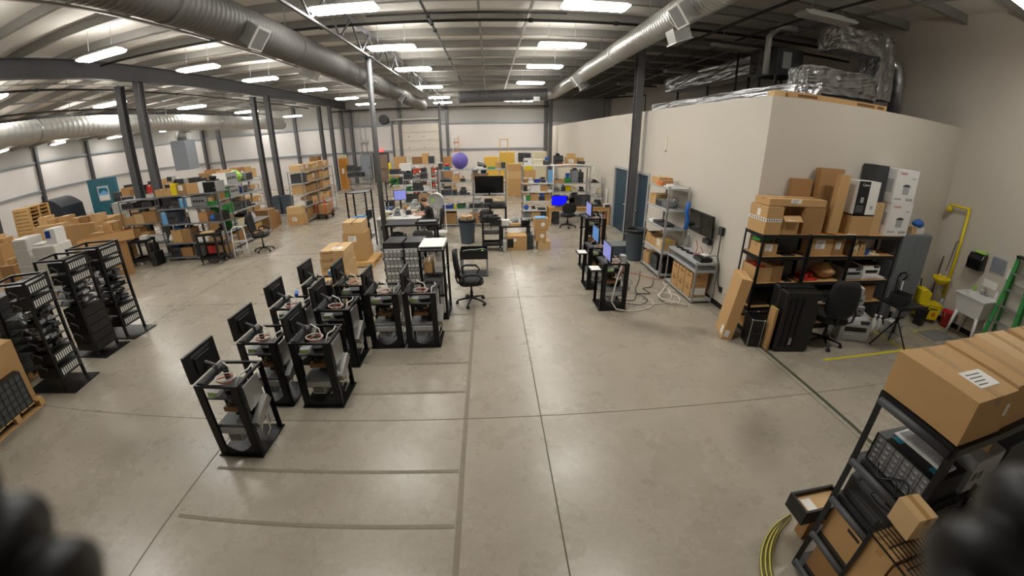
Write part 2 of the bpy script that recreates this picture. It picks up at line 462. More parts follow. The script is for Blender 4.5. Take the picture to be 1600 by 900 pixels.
for y in (0.0, 3.62, 7.25, 10.9, 14.6, 18.2, 21.9, 25.5): strip('floor_joint', 'joint', [(XL, y), (XR if y < 5 else XW, y)], .005)
strip('floor_tape', 'tape_ghost', [(-.365, 1.0), (-.365, 6.9)], .05)
for y, x0, x1 in ((2.2, -3.05, -.4), (2.83, -3.0, -.4), (4.15, -1.9, -.4), (4.85, -1.3, -.4), (5.85, -.9, -.4), (6.5, -.9, -.4)):
    strip('floor_tape', 'tape_ghost', [(x0, y), (x1, y)], .04)
strip('floor_tape', 'tape_dark', [(4.31, 5.3), (4.30, .5)], .055)
strip('floor_tape', 'tape_yellow', [(5.12, 4.36), (7.13, 4.39)], .05)
strip('floor_tape', 'tape_yellow', [(7.0, 4.4), (7.0, 5.25)], .045)
strip('floor_tape', 'tape_yellow', [(7.9, 4.95), (8.75, 4.95)], .045)

# ================================================================== lamps
def make_lamp(lit=True):
    t = thing('ceiling_lamp', '', 'ceiling lamp')
    h = MB().bx(-.58, .58, -.11, .11, .022, .06)
    h.bx(-.4, .4, -.05, .05, .06, .1)
    h.build('lamp_housing', 'lamp_housing', t)
    l = MB().prism([(-.54,-.035),(.54,-.035),(.61,0),(.61,.022),(-.61,.022),(-.61,0)], -.165, .165, 'y')
    l.build('lamp_lens', 'lamp_lens' if lit else 'lamp_lens_off', t)
    for x in (-.35, .35): MB().cyl((x, 0, .1), (x, 0, .62), .006, 6).build('hanging_cable', 'light_grey', t)
    return t
lamp0 = make_lamp(True); lampx = make_lamp(False)
LAMPS = [(-2.56,7.72),(-2.49,11.12),(-2.56,14.57),(-2.75,19.6),(-2.9,24.6),(1.97,7.75),(1.94,11.04),(1.94,14.36),(1.88,18.59),(1.7,24.2),
         (-8.24,7.98),(-8.14,11.28),(-8.01,14.43),(-7.81,18.42),(-7.82,22.9),(-8.0,27.0),(6.57,3.3),
         (-2.5,4.1),(1.95,4.1),(-8.2,4.3),(-13.0,8.2),(1.5,27.4),(2.75,27.4),(-3.1,28.2)]
FAR = [(-12.61,12.34),(-12.78,16.89),(-13.25,21.91),(-17.61,15.32),(-17.03,19.93),(-16.81,24.83),(-22.98,17.46),(-23.81,22.65),(-13.64,28.2),(-24.4,28.9),(-28.2,22.4),(-27.29,17.4),(-17.2,29.2),
       (-17.6,10.5),(-17.6,5.5),(-23,12.4),(-23,7),(-28,12),(-28.2,27.5)]
first = True
rowname = {1: 'row beside the long silver duct', -2: 'middle row above the rack frames', -8: 'row near the paired columns'}
for i, (x, y) in enumerate(LAMPS):
    o = lamp0 if first else copy_tree(lamp0); first = False
    row = 'row beside the bright silver duct' if 0 < x < 4 else ('row above the standing rack frames' if -4 < x < 0 else ('row just in front of the paired columns' if x > -10 else 'row past the paired columns'))
    if x > 4: row = 'row above the sink corner'
    rank = sorted(q[1] for q in LAMPS if abs(q[0]-x) < 1.5).index(y)
    tag(o, f'lit strip lamp, {ORD[rank]} going inwards in the {row}', 'ceiling lamp', 'lit strip lamps')
    o.location = (x, y, 5.455)
for i, (x, y) in enumerate(FAR):
    o = copy_tree(lamp0); o.location = (x, y, 5.085)
    row = 'past the paired columns' if x > -15 else ('over the pallets' if x > -20 else ('over the dark sofa' if x > -26 else 'along the far white wall'))
    rank = sorted(q[1] for q in FAR if abs(q[0]-x) < 2.4).index(y)
    tag(o, f'small distant lit lamp {row}, {ORD[rank]} towards the back wall', 'ceiling lamp', 'lit strip lamps')
for i, (x, y) in enumerate([(6.09,6.78),(6.1,9.79),(6.78,14.19),(6.31,18.15)]):
    o = lampx if i == 0 else copy_tree(lampx); o.location = (x, y, 5.455)
    tag(o, f'unlit strip lamp above the dark office roof, {ORD[i]} from the camera', 'ceiling lamp', 'unlit strip lamps')

# ================================================================== ducts and pipes
def duct_body(p0, p1, r, n=24, step=.11):
    """round spiral duct with low seams"""
    p0, p1 = Vector(p0), Vector(p1); L = (p1-p0).length; g = MB(); k = max(2, int(L/step)); pts = []; rr = []
    for i in range(k+1):
        for a, b in ((0, 0), (.08, .006), (.16, 0)):
            s = (i+a)/k
            if s <= 1: pts.append(p0.lerp(p1, s)); rr.append(r+b)
    g.tube(pts, rr, n); return g
def grille(parent, c, ang, ax=0.0, s=.38, neck=.24):
    """square register on a boot; ang turns it about the duct, 0 = straight down"""
    g = MB(); R = Matrix.Rotation(ang, 3, 'Y'); c = Vector(c)
    def P(x, y, z): return c + R @ Vector((x, y, z))
    def slab(mb, sx, sy, z0, z1):
        mb.add([P(-sx,-sy,z0),P(sx,-sy,z0),P(sx,sy,z0),P(-sx,sy,z0),P(-sx,-sy,z1),P(sx,-sy,z1),P(sx,sy,z1),P(-sx,sy,z1)], [(0,3,2,1),(4,5,6,7),(0,1,5,4),(1,2,6,5),(2,3,7,6),(3,0,4,7)])
    slab(g, s/2*.86, s/2*.86, -neck, 0); b = g.build('duct_boot', 'galv', parent)
    f = MB(); slab(f, s/2, s/2, -neck-.02, -neck); fr = f.build('grille_frame', 'white', parent)
    v = MB(); slab(v, s/2*.84, s/2*.84, -neck-.024, -neck-.02)
    for k in range(9):
        yy = (-.5+(k+.5)/9)*s*.84
        v.add([P(-s*.4, yy-.004, -neck-.03), P(s*.4, yy-.004, -neck-.03), P(s*.4, yy+.008, -neck-.024), P(-s*.4, yy+.008, -neck-.024)], [(0,1,2,3)])
    v.build('grille_louvre', 'light_grey', parent)
dr = thing('air_duct', 'bright galvanised round air duct running above the office wall to an elbow', 'air duct', (3.42, 0, 5.32))
duct_body((0, 1.0, 0), (0, 20.6, 0), .25).build('duct_pipe', 'galv', dr)
for y in (3.6, 7.3, 11.0, 14.7, 18.4): MB().cyl((0, y-.02, 0), (0, y+.02, 0), .262, 24).build('duct_collar', 'galv_light', dr)
for y in (2.2, 5.2, 8.8, 12.6, 16.4, 19.6): MB().bar((0, y, .25), (0, y, .815), .02, .005).build('hanger_strap', 'galv', dr)
el = MB(); el.tube([(0 - .45*(1-math.cos(a)), 20.6+.45*math.sin(a), -.1*(a/(PI/2))) for a in [PI/2*k/8 for k in range(9)]], .25, 24); el.build('duct_elbow', 'galv', dr)
duct_body((-.45, 21.05, -.1), (-4.9, 21.05, -.22), .29).build('cross_duct', 'steel_grey', dr)
for (y, a) in ((6.65, .95), (7.6, -.35), (14.9, .9), (15.6, -.5)): grille(dr, (.2*-math.sin(a), y, -.2*math.cos(a)), a)
grille(dr, (-1.0, 20.95, -.2), .0)
dl = thing('air_duct', 'dark grey round air duct crossing the upper left above the paired columns', 'air duct', (-4.0, 0, 5.08))
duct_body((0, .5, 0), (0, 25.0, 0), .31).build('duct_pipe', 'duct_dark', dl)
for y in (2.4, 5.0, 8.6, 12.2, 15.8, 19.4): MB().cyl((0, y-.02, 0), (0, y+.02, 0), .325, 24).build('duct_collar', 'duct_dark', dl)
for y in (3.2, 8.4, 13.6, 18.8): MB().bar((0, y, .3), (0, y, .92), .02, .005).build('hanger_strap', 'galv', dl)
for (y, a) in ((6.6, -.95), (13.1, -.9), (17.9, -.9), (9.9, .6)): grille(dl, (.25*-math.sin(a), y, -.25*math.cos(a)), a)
d3 = thing('air_duct', 'galvanised round air duct passing behind the paired columns at the far left', 'air duct', (-13.0, 0, 4.46))
duct_body((0, 1.0, 0), (0, 25.2, 0), .33, 20, .2).build('duct_pipe', 'galv_light', d3)
for y in (5, 9.6, 14.2, 18.8, 23.4): MB().cyl((0, y-.03, 0), (0, y+.03, 0), .345, 20).build('duct_collar', 'galv', d3)
for y in (6.5, 11, 15.5, 20): MB().bar((0, y, .3), (0, y, 1.58), .02, .005).build('hanger_strap', 'galv', d3)
sf = thing('supply_drop', 'foil wrapped duct drop hanging behind the paired columns', 'air duct', (-19.6, 24.4, 0))
g = MB(); g.tube([(.9,0,4.75),(.45,0,4.8),(.1,0,4.72),(0,0,4.4),(0,0,4.0)], .3, 14); g.build('foil_elbow', 'foil', sf); MB().bx(-.5, -.46, -.02, .02, 4.05, 5.75).build('hanger_rod', 'galv', sf); MB().bx(.46, .5, -.02, .02, 4.05, 5.75).build('hanger_rod', 'galv', sf)
MB().bx(-.55, .55, -.5, .5, 2.2, 4.05).build('unit_casing', 'sheet_grey', sf, .02)

def pipe(label, pts, r=.035, m_='pipe_dark', couplings=()):
    t = thing('sprinkler_pipe', label, 'sprinkler pipe')
    MB().tube(pts, r, 8).build('pipe_run', m_, t)
    if couplings:
        for p, d in couplings:
            p = Vector(p); d = Vector(d); MB().cyl(p-d*.05, p+d*.05, r*1.5, 8).build('pipe_coupling', m_, t)
    return t
pipe('dark sprinkler pipe crossing the ceiling above the standing rack frames', [(-10.2, 9.85, 5.735), (9.1, 9.85, 5.735)], .034, couplings=[((x, 9.85, 5.735), (1,0,0)) for x in (-6, -3.8, -1.3, 1, 3)])
pipe('thin dark sprinkler line just before the main cross pipe', [(-2.4, 8.6, 5.55), (1.6, 8.6, 5.55)], .022)
pipe('dark pipe running down the middle of the hall ceiling', [(-1.25, -3.5, 5.66), (-1.25, 20.7, 5.66)], .032, couplings=[((-1.25, y, 5.66), (0,1,0)) for y in (9.2, 9.8, 10.4, 5, 14, 18)])
pipe('black sprinkler pipe above the office, nearer the silver duct', [(5.22, -3, 5.6), (5.22, 28, 5.6)], .032)
pipe('black sprinkler pipe above the office, nearer the outer wall', [(6.15, -3, 5.6), (6.15, 26, 5.6)], .026)
pipe('black pipe with elbows dropping onto the office roof', [(4.75, 8.95, 5.3), (8.9, 9.0, 5.3)], .03)
pipe('thick dark pipe spanning in front of the back wall', [(-11.5, 29.6, 5.28), (4.5, 29.6, 5.28), (4.5, 29.6, 4.3)], .05)
pipe('black drop pipe rising from the office roof near the unlit lamp', [(6.45, 10.2, 3.74), (6.45, 10.2, 5.4)], .028)
pipe('slim black pipe rising from the office roof far along', [(6.5, 17.3, 3.74), (6.5, 17.3, 5.3), (7.2, 17.3, 5.3)], .035)
pipe('black pipe hoop on the office roof near the back wall', [(5.4, 19.0, 3.74), (5.4, 19.0, 4.9), (7.4, 19.0, 5.1), (7.4, 19.0, 3.74)], .03)
pipe('dark sprinkler pipe over the paired columns', [(-11.9, -2, 5.42), (-11.9, 27, 5.42)], .032, couplings=[((-11.9, y, 5.42), (0,1,0)) for y in (6.6, 9, 12, 15, 18)])
pipe('dark sprinkler pipe over the far left aisle', [(-15.2, 1, 5.3), (-15.2, 28, 5.3)], .032)
pipe('slim dark pipe along the ceiling before the paired columns', [(-6.2, -2, 5.82), (-6.2, 26, 5.82)], .024)

# ================================================================== builders for the goods
def rot2(rz, x, y): return (x*math.cos(rz) - y*math.sin(rz), x*math.sin(rz) + y*math.cos(rz))
def W(loc, rz, x, y, z=0.0):
    a, b = rot2(rz, x, y); return (loc[0]+a, loc[1]+b, loc[2]+z)

def carton(label, loc, size, rz=0.0, m_='kraft', group=None, tape=True, slabel=None, prints=0, cat='box', name='cardboard_box', parts=True):
    """closed carton, origin at the base centre; slabel: 'top', 'front', 'left' puts a white shipping label there"""
    w_, d, h = size
    t = thing(name, label, cat, loc, rz, group)
    g = MB(); g.use(m_).bx(-w_/2, w_/2, -d/2, d/2, 0, h-.004)
    # two top flaps meeting along the middle
    lx = w_ >= d
    if lx:
        g.bx(-w_/2, w_/2, -d/2, -.0015, h-.004, h); g.bx(-w_/2, w_/2, .0015, d/2, h-.004, h)
    else:
        g.bx(-w_/2, -.0015, -d/2, d/2, h-.004, h); g.bx(.0015, w_/2, -d/2, d/2, h-.004, h)
    if prints:
        g.use('kraft_print')
        for k in range(prints):
            zz = h*(.72 if prints == 1 else .75-.45*k/(max(1, prints-1)))
            for s in range(5):
                g.bx(-w_*.38+s*w_*.09, -w_*.38+s*w_*.09+w_*.06, -d/2-.001, -d/2, zz-h*.08, zz+h*.06)
            for s in range(4):
                g.bx(-w_/2-.001, -w_/2, -d*.3+s*d*.14, -d*.3+s*d*.14+d*.1, zz-h*.08, zz+h*.06)
    g.build('box_body', None, t)
    if tape and parts:
        p = MB(); tw = min(.03, .12*min(w_, d)); e = .0015; dn = min(.06, h*.3)
        if lx: p.bx(-w_/2-e, w_/2+e, -tw, tw, h, h+e).bx(-w_/2-e, -w_/2, -tw, tw, h-dn, h).bx(w_/2, w_/2+e, -tw, tw, h-dn, h)
        else: p.bx(-tw, tw, -d/2-e, d/2+e, h, h+e).bx(-tw, tw, -d/2-e, -d/2, h-dn, h).bx(-tw, tw, d/2, d/2+e, h-dn, h)
        p.build('packing_tape', tape if isinstance(tape, str) else 'tape_clear', t)
    if slabel and parts:
        p = MB(); e = .0022; a = min(.1, w_*.22); b = min(.075, d*.2, h*.3); p.use('paper')
        if slabel == 'top':
            a = min(.11, w_*.3); b = min(.08, d*.25); x0, y0 = w_*.1, -d*.18
            p.bx(x0-a, x0+a, y0-b, y0+b, h, h+e); p.use('label_ink')
            for k in range(4): p.bx(x0-a*.8, x0+a*(.1+.15*k), y0-b*.7+k*b*.4, y0-b*.7+k*b*.4+b*.12, h+e, h+e+.0005)
        elif slabel == 'front':
            p.bx(-w_*.05-a, -w_*.05+a, -d/2-e, -d/2, h*.4, h*.4+2*b); p.use('label_ink')
            for k in range(4): p.bx(-w_*.05-a*.8, -w_*.05+a*(.1+.15*k), -d/2-e-.0005, -d/2-e, h*.4+b*.2+k*b*.42, h*.4+b*.2+k*b*.42+b*.14)
        else:
            c = min(.09, d*.24)
            p.bx(-w_/2-e, -w_/2, -c, c, h*.4, h*.4+2*b); p.use('label_ink')
            for k in range(4): p.bx(-w_/2-e-.0005, -w_/2-e, -c*.8, c*(.1+.15*k), h*.4+b*.2+k*b*.42, h*.4+b*.2+k*b*.42+b*.14)
        p.build('shipping_label', None, t)
    return t
mat('kraft_print', '6e4f2c', .8); mat('label_ink', '5a5a5c', .7)

def open_box(label, loc, size, rz=0.0, m_='kraft', group=None, fill_m=None, flaps=True, name='open_carton', seed=0, cat='box'):
    w_, d, h = size; t = thing(name, label, cat, loc, rz, group); th = .006; g = MB()
    g.bx(-w_/2, w_/2, -d/2, -d/2+th, 0, h).bx(-w_/2, w_/2, d/2-th, d/2, 0, h).bx(-w_/2, -w_/2+th, -d/2+th, d/2-th, 0, h).bx(w_/2-th, w_/2, -d/2+th, d/2-th, 0, h).bx(-w_/2+th, w_/2-th, -d/2+th, d/2-th, 0, th)
    g.build('box_body', m_, t)
    if flaps:
        fl = d*.4
        MB().add([(-w_/2,-d/2,h),(w_/2,-d/2,h),(w_/2,-d/2-fl*.6,h-fl*.55),(-w_/2,-d/2-fl*.6,h-fl*.55),(-w_/2,-d/2-.004,h-.004),(w_/2,-d/2-.004,h-.004),(w_/2,-d/2-fl*.6-.003,h-fl*.55-.004),(-w_/2,-d/2-fl*.6-.003,h-fl*.55-.004)],
            [(0,1,2,3),(7,6,5,4),(0,4,5,1),(1,5,6,2),(2,6,7,3),(3,7,4,0)]).build('box_flap', m_, t)
        MB().add([(-w_/2,d/2,h),(w_/2,d/2,h),(w_/2,d/2+fl*.25,h+fl*.9),(-w_/2,d/2+fl*.25,h+fl*.9),(-w_/2,d/2+.005,h),(w_/2,d/2+.005,h),(w_/2,d/2+fl*.25+.005,h+fl*.9),(-w_/2,d/2+fl*.25+.005,h+fl*.9)],
            [(0,1,2,3),(7,6,5,4),(0,4,5,1),(1,5,6,2),(2,6,7,3),(3,7,4,0)]).build('box_flap', m_, t)
    if fill_m:
        rd = random.Random(seed+int(w_*1000)); q = MB()
        for k in range(9):
            x = rd.uniform(-.3, .3)*w_; y = rd.uniform(-.28, .28)*d; s = rd.uniform(.1, .2)
            q.box((x, y, h*.74+rd.uniform(-.02, .03)), (w_*s*1.4, d*s, h*.26), (rd.uniform(-.6,.6), rd.uniform(-.6,.6), rd.uniform(0,3)))
        q.bx(-w_/2+th, w_/2-th, -d/2+th, d/2-th, h*.5, h*.78)
        tag(q.build('box_contents', fill_m, t), kind='stuff')
    return t

def tote(label, loc, size, rz=0.0, m_='dark_grey', group=None, fill_m=None, seed=0, name='plastic_bin'):
    w_, d, h = size; t = thing(name, label, 'bin', loc, rz, group); g = MB(); k = .82; th = .008
    def ring(s, z): return [(-w_/2*s,-d/2*s,z),(w_/2*s,-d/2*s,z),(w_/2*s,d/2*s,z),(-w_/2*s,d/2*s,z)]
    vs = ring(k, 0)+ring(1, h)+ring(1-th*2/min(w_, d)-.03, h)+ring(k-.05, .01)
    fs = [(3,2,1,0)]
    for a in (0, 4, 8):
        for i in range(4): fs.append((a+i, a+(i+1) % 4, a+4+(i+1) % 4, a+4+i))
    fs.append((12,13,14,15)); g.add(vs, fs)
    g.bx(-w_/2-.008, w_/2+.008, -d/2-.01, -d/2, h-.02, h).bx(-w_/2-.008, w_/2+.008, d/2, d/2+.01, h-.02, h)
    g.build('bin_shell', m_, t)
    if fill_m:
        rd = random.Random(seed); q = MB()
        for i in range(8):
            q.box((rd.uniform(-.3,.3)*w_, rd.uniform(-.3,.3)*d, h*.78+rd.uniform(-.02,.03)), (w_*rd.uniform(.15,.3), d*rd.uniform(.1,.22), h*.26), (rd.uniform(-.6,.6), rd.uniform(-.6,.6), rd.uniform(0,3)))
        q.bx(-w_*.4, w_*.4, -d*.4, d*.4, h*.3, h*.7)
        tag(q.build('bin_contents', fill_m, t), kind='stuff')
    return t

def device(label, loc, size, rz=0.0, m_='black_metal', group=None, name='equipment_case', cat='electronic device', face='dark_grey', slots=4):
    """box instrument: casing with feet, front plate, slots and a few knobs"""
    w_, d, h = size; t = thing(name, label, cat, loc, rz, group); g = MB()
    g.bx(-w_/2, w_/2, -d/2+.006, d/2, .006, h)
    for sx in (-1, 1):
        for sy in (-1, 1): g.bx(sx*w_*.38-.01, sx*w_*.38+.01, sy*d*.36-.01, sy*d*.36+.01, 0, .006)
    g.build('device_casing', m_, t)
    f = MB(); f.use(face).bx(-w_/2+.004, w_/2-.004, -d/2, -d/2+.006, .01, h-.004)
    f.use('black')
    for k in range(slots):
        x = -w_*.4+k*w_*.2; f.bx(x, x+w_*.13, -d/2-.002, -d/2, h*.4, h*.62)
    f.use('chrome').bx(w_*.38, w_*.44, -d/2-.004, -d/2, h*.3, h*.45)
    f.build('front_plate', None, t)
    return t

def slab(label, loc, size, rz=0.0, m_='light_grey', group=None, name='server_unit', cat='server', top=None, ears=True):
    """1U style chassis lying flat"""
    w_, d, h = size; t = thing(name, label, cat, loc, rz, group)
    MB().bx(-w_/2, w_/2, -d/2+.012, d/2, 0, h).build('chassis', m_, t)
    f = MB(); f.use(m_).bx(-w_/2, w_/2, -d/2, -d/2+.012, 0, h)
    if ears: f.use('black').bx(-w_/2-.02, -w_/2, -d/2, -d/2+.012, 0, h).bx(w_/2, w_/2+.02, -d/2, -d/2+.012, 0, h)
    f.use('dark_grey').bx(-w_*.46, w_*.46, -d/2-.001, -d/2, h*.12, h*.88)
    f.use(top or 'light_grey')
    for k in range(4): f.bx(-w_*.44+k*w_*.22, -w_*.44+k*w_*.22+w_*.18, -d/2-.003, -d/2, h*.16, h*.84)
    f.build('drive_bay', None, t)
    return t

def paper_pile(label, loc, size, rz=0.0, m_='paper', group=None, name='paper_stack', cat='papers'):
    w_, d, h = size; g = MB(); n = max(2, min(6, int(h/.008))); rd = random.Random(int(loc[0]*977))
    for k in range(n):
        a = rd.uniform(-.12, .12); g.box((rd.uniform(-.01,.01), rd.uniform(-.01,.01), h*(k+.5)/n), (w_*rd.uniform(.86,1), d*rd.uniform(.86,1), h/n*.96), (0,0,a))
    return place(tag(g.build(name, m_), label, cat, group), loc, rz)

def coil(label, loc, r, tr, rz=0.0, m_='cable_grey', group=None, turns=4, name='cable_coil', cat='cable'):
    pts = []; rd = random.Random(int(loc[0]*313)); N = turns*14
    for k in range(N+1):
        a = 2*PI*k/14; q = r*(.86+.14*math.sin(k*.7)); pts.append((q*math.cos(a), q*math.sin(a)*.85, tr+tr*1.6*k/N*turns*.5))
    return place(tag(MB().tube(pts, tr, 5).build(name, m_), label, cat, group), loc, rz)

def cable(label, pts, r=.006, m_='cable_grey', name='cable', cat='cable', group=None, sm=3):
    """smooth run through the given points"""
    P = [Vector(p) for p in pts]; out = []
    for i in range(len(P)-1):
        p0 = P[max(0, i-1)]; p1 = P[i]; p2 = P[i+1]; p3 = P[min(len(P)-1, i+2)]
        for k in range(sm):
            t = k/sm
            out.append(.5*((2*p1)+(-p0+p2)*t+(2*p0-5*p1+4*p2-p3)*t*t+(-p0+3*p1-3*p2+p3)*t**3))
    out.append(P[-1])
    o = MB().tube(out, r, 5).build(name, m_)
    return tag(o, label, cat, group) if label else o

def monitor(label, loc, w_=.5, h=.3, rz=0.0, m_='screen_off', group=None, stand=.12, name='computer_monitor', cat='monitor'):
    """flat screen facing local -y on a foot"""
    t = thing(name, label, cat, loc, rz, group); z0 = stand
    MB().bx(-w_/2, w_/2, 0, .035, z0, z0+h).bx(-w_*.28, w_*.28, .035, .055, z0+h*.2, z0+h*.75).build('monitor_shell', 'black', t, .003)
    MB().bx(-w_/2+.012, w_/2-.012, -.002, 0, z0+.016, z0+h-.012).build('screen', m_, t)
    if stand > .02:
        MB().bx(-.03, .03, .02, .04, .012, z0+h*.4).build('monitor_neck', 'black', t)
        MB().bx(-w_*.24, w_*.24, -.07, .11, 0, .012).build('monitor_foot', 'black', t, .004)
    return t

def printer(label, loc, size, rz=0.0, m_='white', group=None, name='printer', top='dark_grey'):
    w_, d, h = size; t = thing(name, label, 'printer', loc, rz, group)
    MB().prism([(-d/2,0),(d/2,0),(d/2,h*.86),(-d/2*.82,h*.86),(-d/2,h*.7)], -w_/2, w_/2, 'x').build('printer_body', m_, t, .008)
    MB().prism([(-d/2*.75,h*.86),(d/2*.95,h*.86),(d/2*.95,h),(-d/2*.3,h)], -w_*.46, w_*.46, 'x').build('scanner_lid', top, t, .006)
    MB().bx(-w_*.4, w_*.4, -d/2-.012, -d/2, h*.08, h*.3).build('paper_tray', m_, t, .003)
    MB().bx(-w_*.36, w_*.36, -d/2-.003, -d/2, h*.42, h*.6).build('output_slot', 'black', t)
    MB().bx(w_*.12, w_*.4, -d/2*.99, -d/2*.85, h*.72, h*.85).build('control_panel', 'dark_grey', t)
    return t

def office_chair(label, loc, rz=0.0, group=None, arms=True, m_='black_soft', h=.46, back=.5):
    """swivel chair facing local -y"""
    t = thing('office_chair', label, 'office chair', loc, rz, group)
    for k in range(5):
        a = 2*PI*k/5+.3
        lg = MB(); lg.tube([(0,0,.12),(.13*math.cos(a),.13*math.sin(a),.105),(.29*math.cos(a),.29*math.sin(a),.07)], [.028,.022,.016], 6)
        b = lg.build('base_leg', 'black', t)
        cs = MB(); cx, cy = .29*math.cos(a), .29*math.sin(a); s = Vector((-math.sin(a), math.cos(a), 0))
        for q in (-.018, .018): cs.cyl(Vector((cx,cy,.028))+s*(q-.009), Vector((cx,cy,.028))+s*(q+.009), .028, 10)
        cs.cyl((cx,cy,.028), (cx,cy,.07), .008, 6); cs.build('caster', 'rubber', b)
    MB().cyl((0,0,.1), (0,0,.26), .03, 10).cyl((0,0,.26), (0,0,h-.05), .018, 10).build('gas_lift', 'black', t)
    MB().bx(-.12, .12, -.12, .14, h-.06, h-.03).bar((.1,0,h-.05), (.26,-.02,h-.06), .012).build('seat_plate', 'black', t)
    s = MB(); vs = []; n = 8
    for z, k in ((h-.03, .9), (h, 1.0), (h+.04, .98), (h+.06, .85)):
        for i in range(20):
            a = 2*PI*i/20; c, q = math.cos(a), math.sin(a); p = .55
            vs.append((.25*k*math.copysign(abs(c)**p, c), .245*k*math.copysign(abs(q)**p, q), z+(.012 if abs(c) > .8 and z > h else 0)))
    fs = [(r*20+i, r*20+(i+1) % 20, (r+1)*20+(i+1) % 20, (r+1)*20+i) for r in range(3) for i in range(20)]
    fs += [tuple(range(19, -1, -1)), tuple(range(60, 80))]
    s.add(vs, fs, True); s.build('seat', m_, t)
    b = MB(); vs = []; rows = 7
    for r in range(rows):
        u = r/(rows-1); z = h+.12+u*back; wd = .22*(.82+.3*math.sin(PI*min(1, u*.8+.15))); y = .2+.05*u*u+.03*math.sin(PI*u)
        if r in (0, rows-1): wd *= .82
        for i in range(9):
            x = -wd+2*wd*i/8; vs.append((x, y+.05*(1-(abs(x)/wd)**2)-.02, z))
        for i in range(9):
            x = wd-2*wd*i/8; vs.append((x, y+.055+.05*(1-(abs(x)/wd)**2)-.02, z))
    fs = [(r*18+i, r*18+(i+1) % 18, (r+1)*18+(i+1) % 18, (r+1)*18+i) for r in range(rows-1) for i in range(18)]
    fs += [tuple(range(17, -1, -1)), tuple(range((rows-1)*18, rows*18))]
    b.add(vs, fs, True); b.build('backrest', m_, t)
    MB().tube([(0,.1,h-.04),(0,.26,h-.02),(0,.29,h+.1),(0,.27,h+.28)], .018, 6).build('back_bar', 'black', t)
    if arms:
        for sx in (-1, 1):
            MB().tube([(sx*.22,.12,h-.02),(sx*.3,.14,h+.02),(sx*.31,.16,h+.19),(sx*.3,.08,h+.23),(sx*.29,-.12,h+.22),(sx*.28,-.19,h+.14),(sx*.24,-.1,h)], [.014,.016,.018,.024,.026,.018,.014], 8).build('armrest', 'black', t)
    return t

def utility_cart(label, loc, size=(.6,.45,.85), rz=0.0, m_='black', group=None, cat='cart'):
    """two tray plastic cart on casters"""
    w_, d, h = size; t = thing('utility_cart', label, cat, loc, rz, group)
    for z in (.16, h-.07):
        g = MB(); g.bx(-w_/2, w_/2, -d/2, d/2, z, z+.02)
        for a in ((-w_/2, w_/2, -d/2, -d/2+.02), (-w_/2, w_/2, d/2-.02, d/2), (-w_/2, -w_/2+.02, -d/2+.02, d/2-.02), (w_/2-.02, w_/2, -d/2+.02, d/2-.02)): g.bx(a[0], a[1], a[2], a[3], z+.02, z+.07)
        g.build('tray', m_, t)
    for sx in (-1, 1):
        for sy in (-1, 1):
            x, y = sx*(w_/2-.035), sy*(d/2-.035)
            lg = MB().bx(x-.025, x+.025, y-.025, y+.025, .1, .16).bx(x-.025, x+.025, y-.025, y+.025, .18, h-.07).build('leg', m_, t)
            MB().cyl((x-.015, y, .05), (x+.015, y, .05), .05, 12).bx(x-.008, x+.008, y-.01, y+.01, .08, .1).build('caster', 'mid_grey', lg)
    MB().tube([(-w_/2+.04, -d/2+.04, h-.02), (-w_/2-.08, -d/2+.06, h+.04), (-w_/2-.08, d/2-.06, h+.04), (-w_/2+.04, d/2-.04, h-.02)], .014, 8).build('push_handle', m_, t)
    return t

def trash_can(label, loc, r=.28, h=.7, m_='slate', liner=True, fill_m=None, group=None):
    t = thing('trash_can', label, 'trash can', loc, 0, group)
    MB().lathe([(r*.78,0),(r*.8,.02),(r*.98,h-.06),(r*1.04,h-.05),(r*1.04,h),(r*.97,h),(r*.94,h-.06),(r*.74,.03)], n=24).build('can_body', m_, t)
    if liner: MB().lathe([(r*1.05,h-.07),(r*1.07,h-.02),(r*1.05,h+.012),(r*.93,h+.008),(r*.9,h-.05)], n=20, closed=False).build('bag_liner', 'black', t)
    for s in (-1, 1): MB().tube([(s*r*1.0,-.07,h-.12),(s*r*1.16,-.06,h-.12),(s*r*1.16,.06,h-.12),(s*r*1.0,.07,h-.12)], .012, 6).build('can_handle', m_, t)
    return t

def pallet(label, loc, rz=0.0, w_=1.2, d=1.0, m_='pallet', group=None):
    t = thing('wooden_pallet', label, 'pallet', loc, rz, group)
    for k in range(7): MB().bx(-w_/2, w_/2, -d/2+k*d/7+.012, -d/2+(k+1)*d/7-.02, .118, .14).build('deck_board', m_, t)
    for y in (-d/2+.05, 0, d/2-.05): MB().bx(-w_/2, w_/2, y-.045, y+.045, .02, .118).build('stringer', m_, t)
    for x in (-w_/2+.06, 0, w_/2-.06): MB().bx(x-.05, x+.05, -d/2, d/2, 0, .02).build('bottom_board', m_, t)
    return t

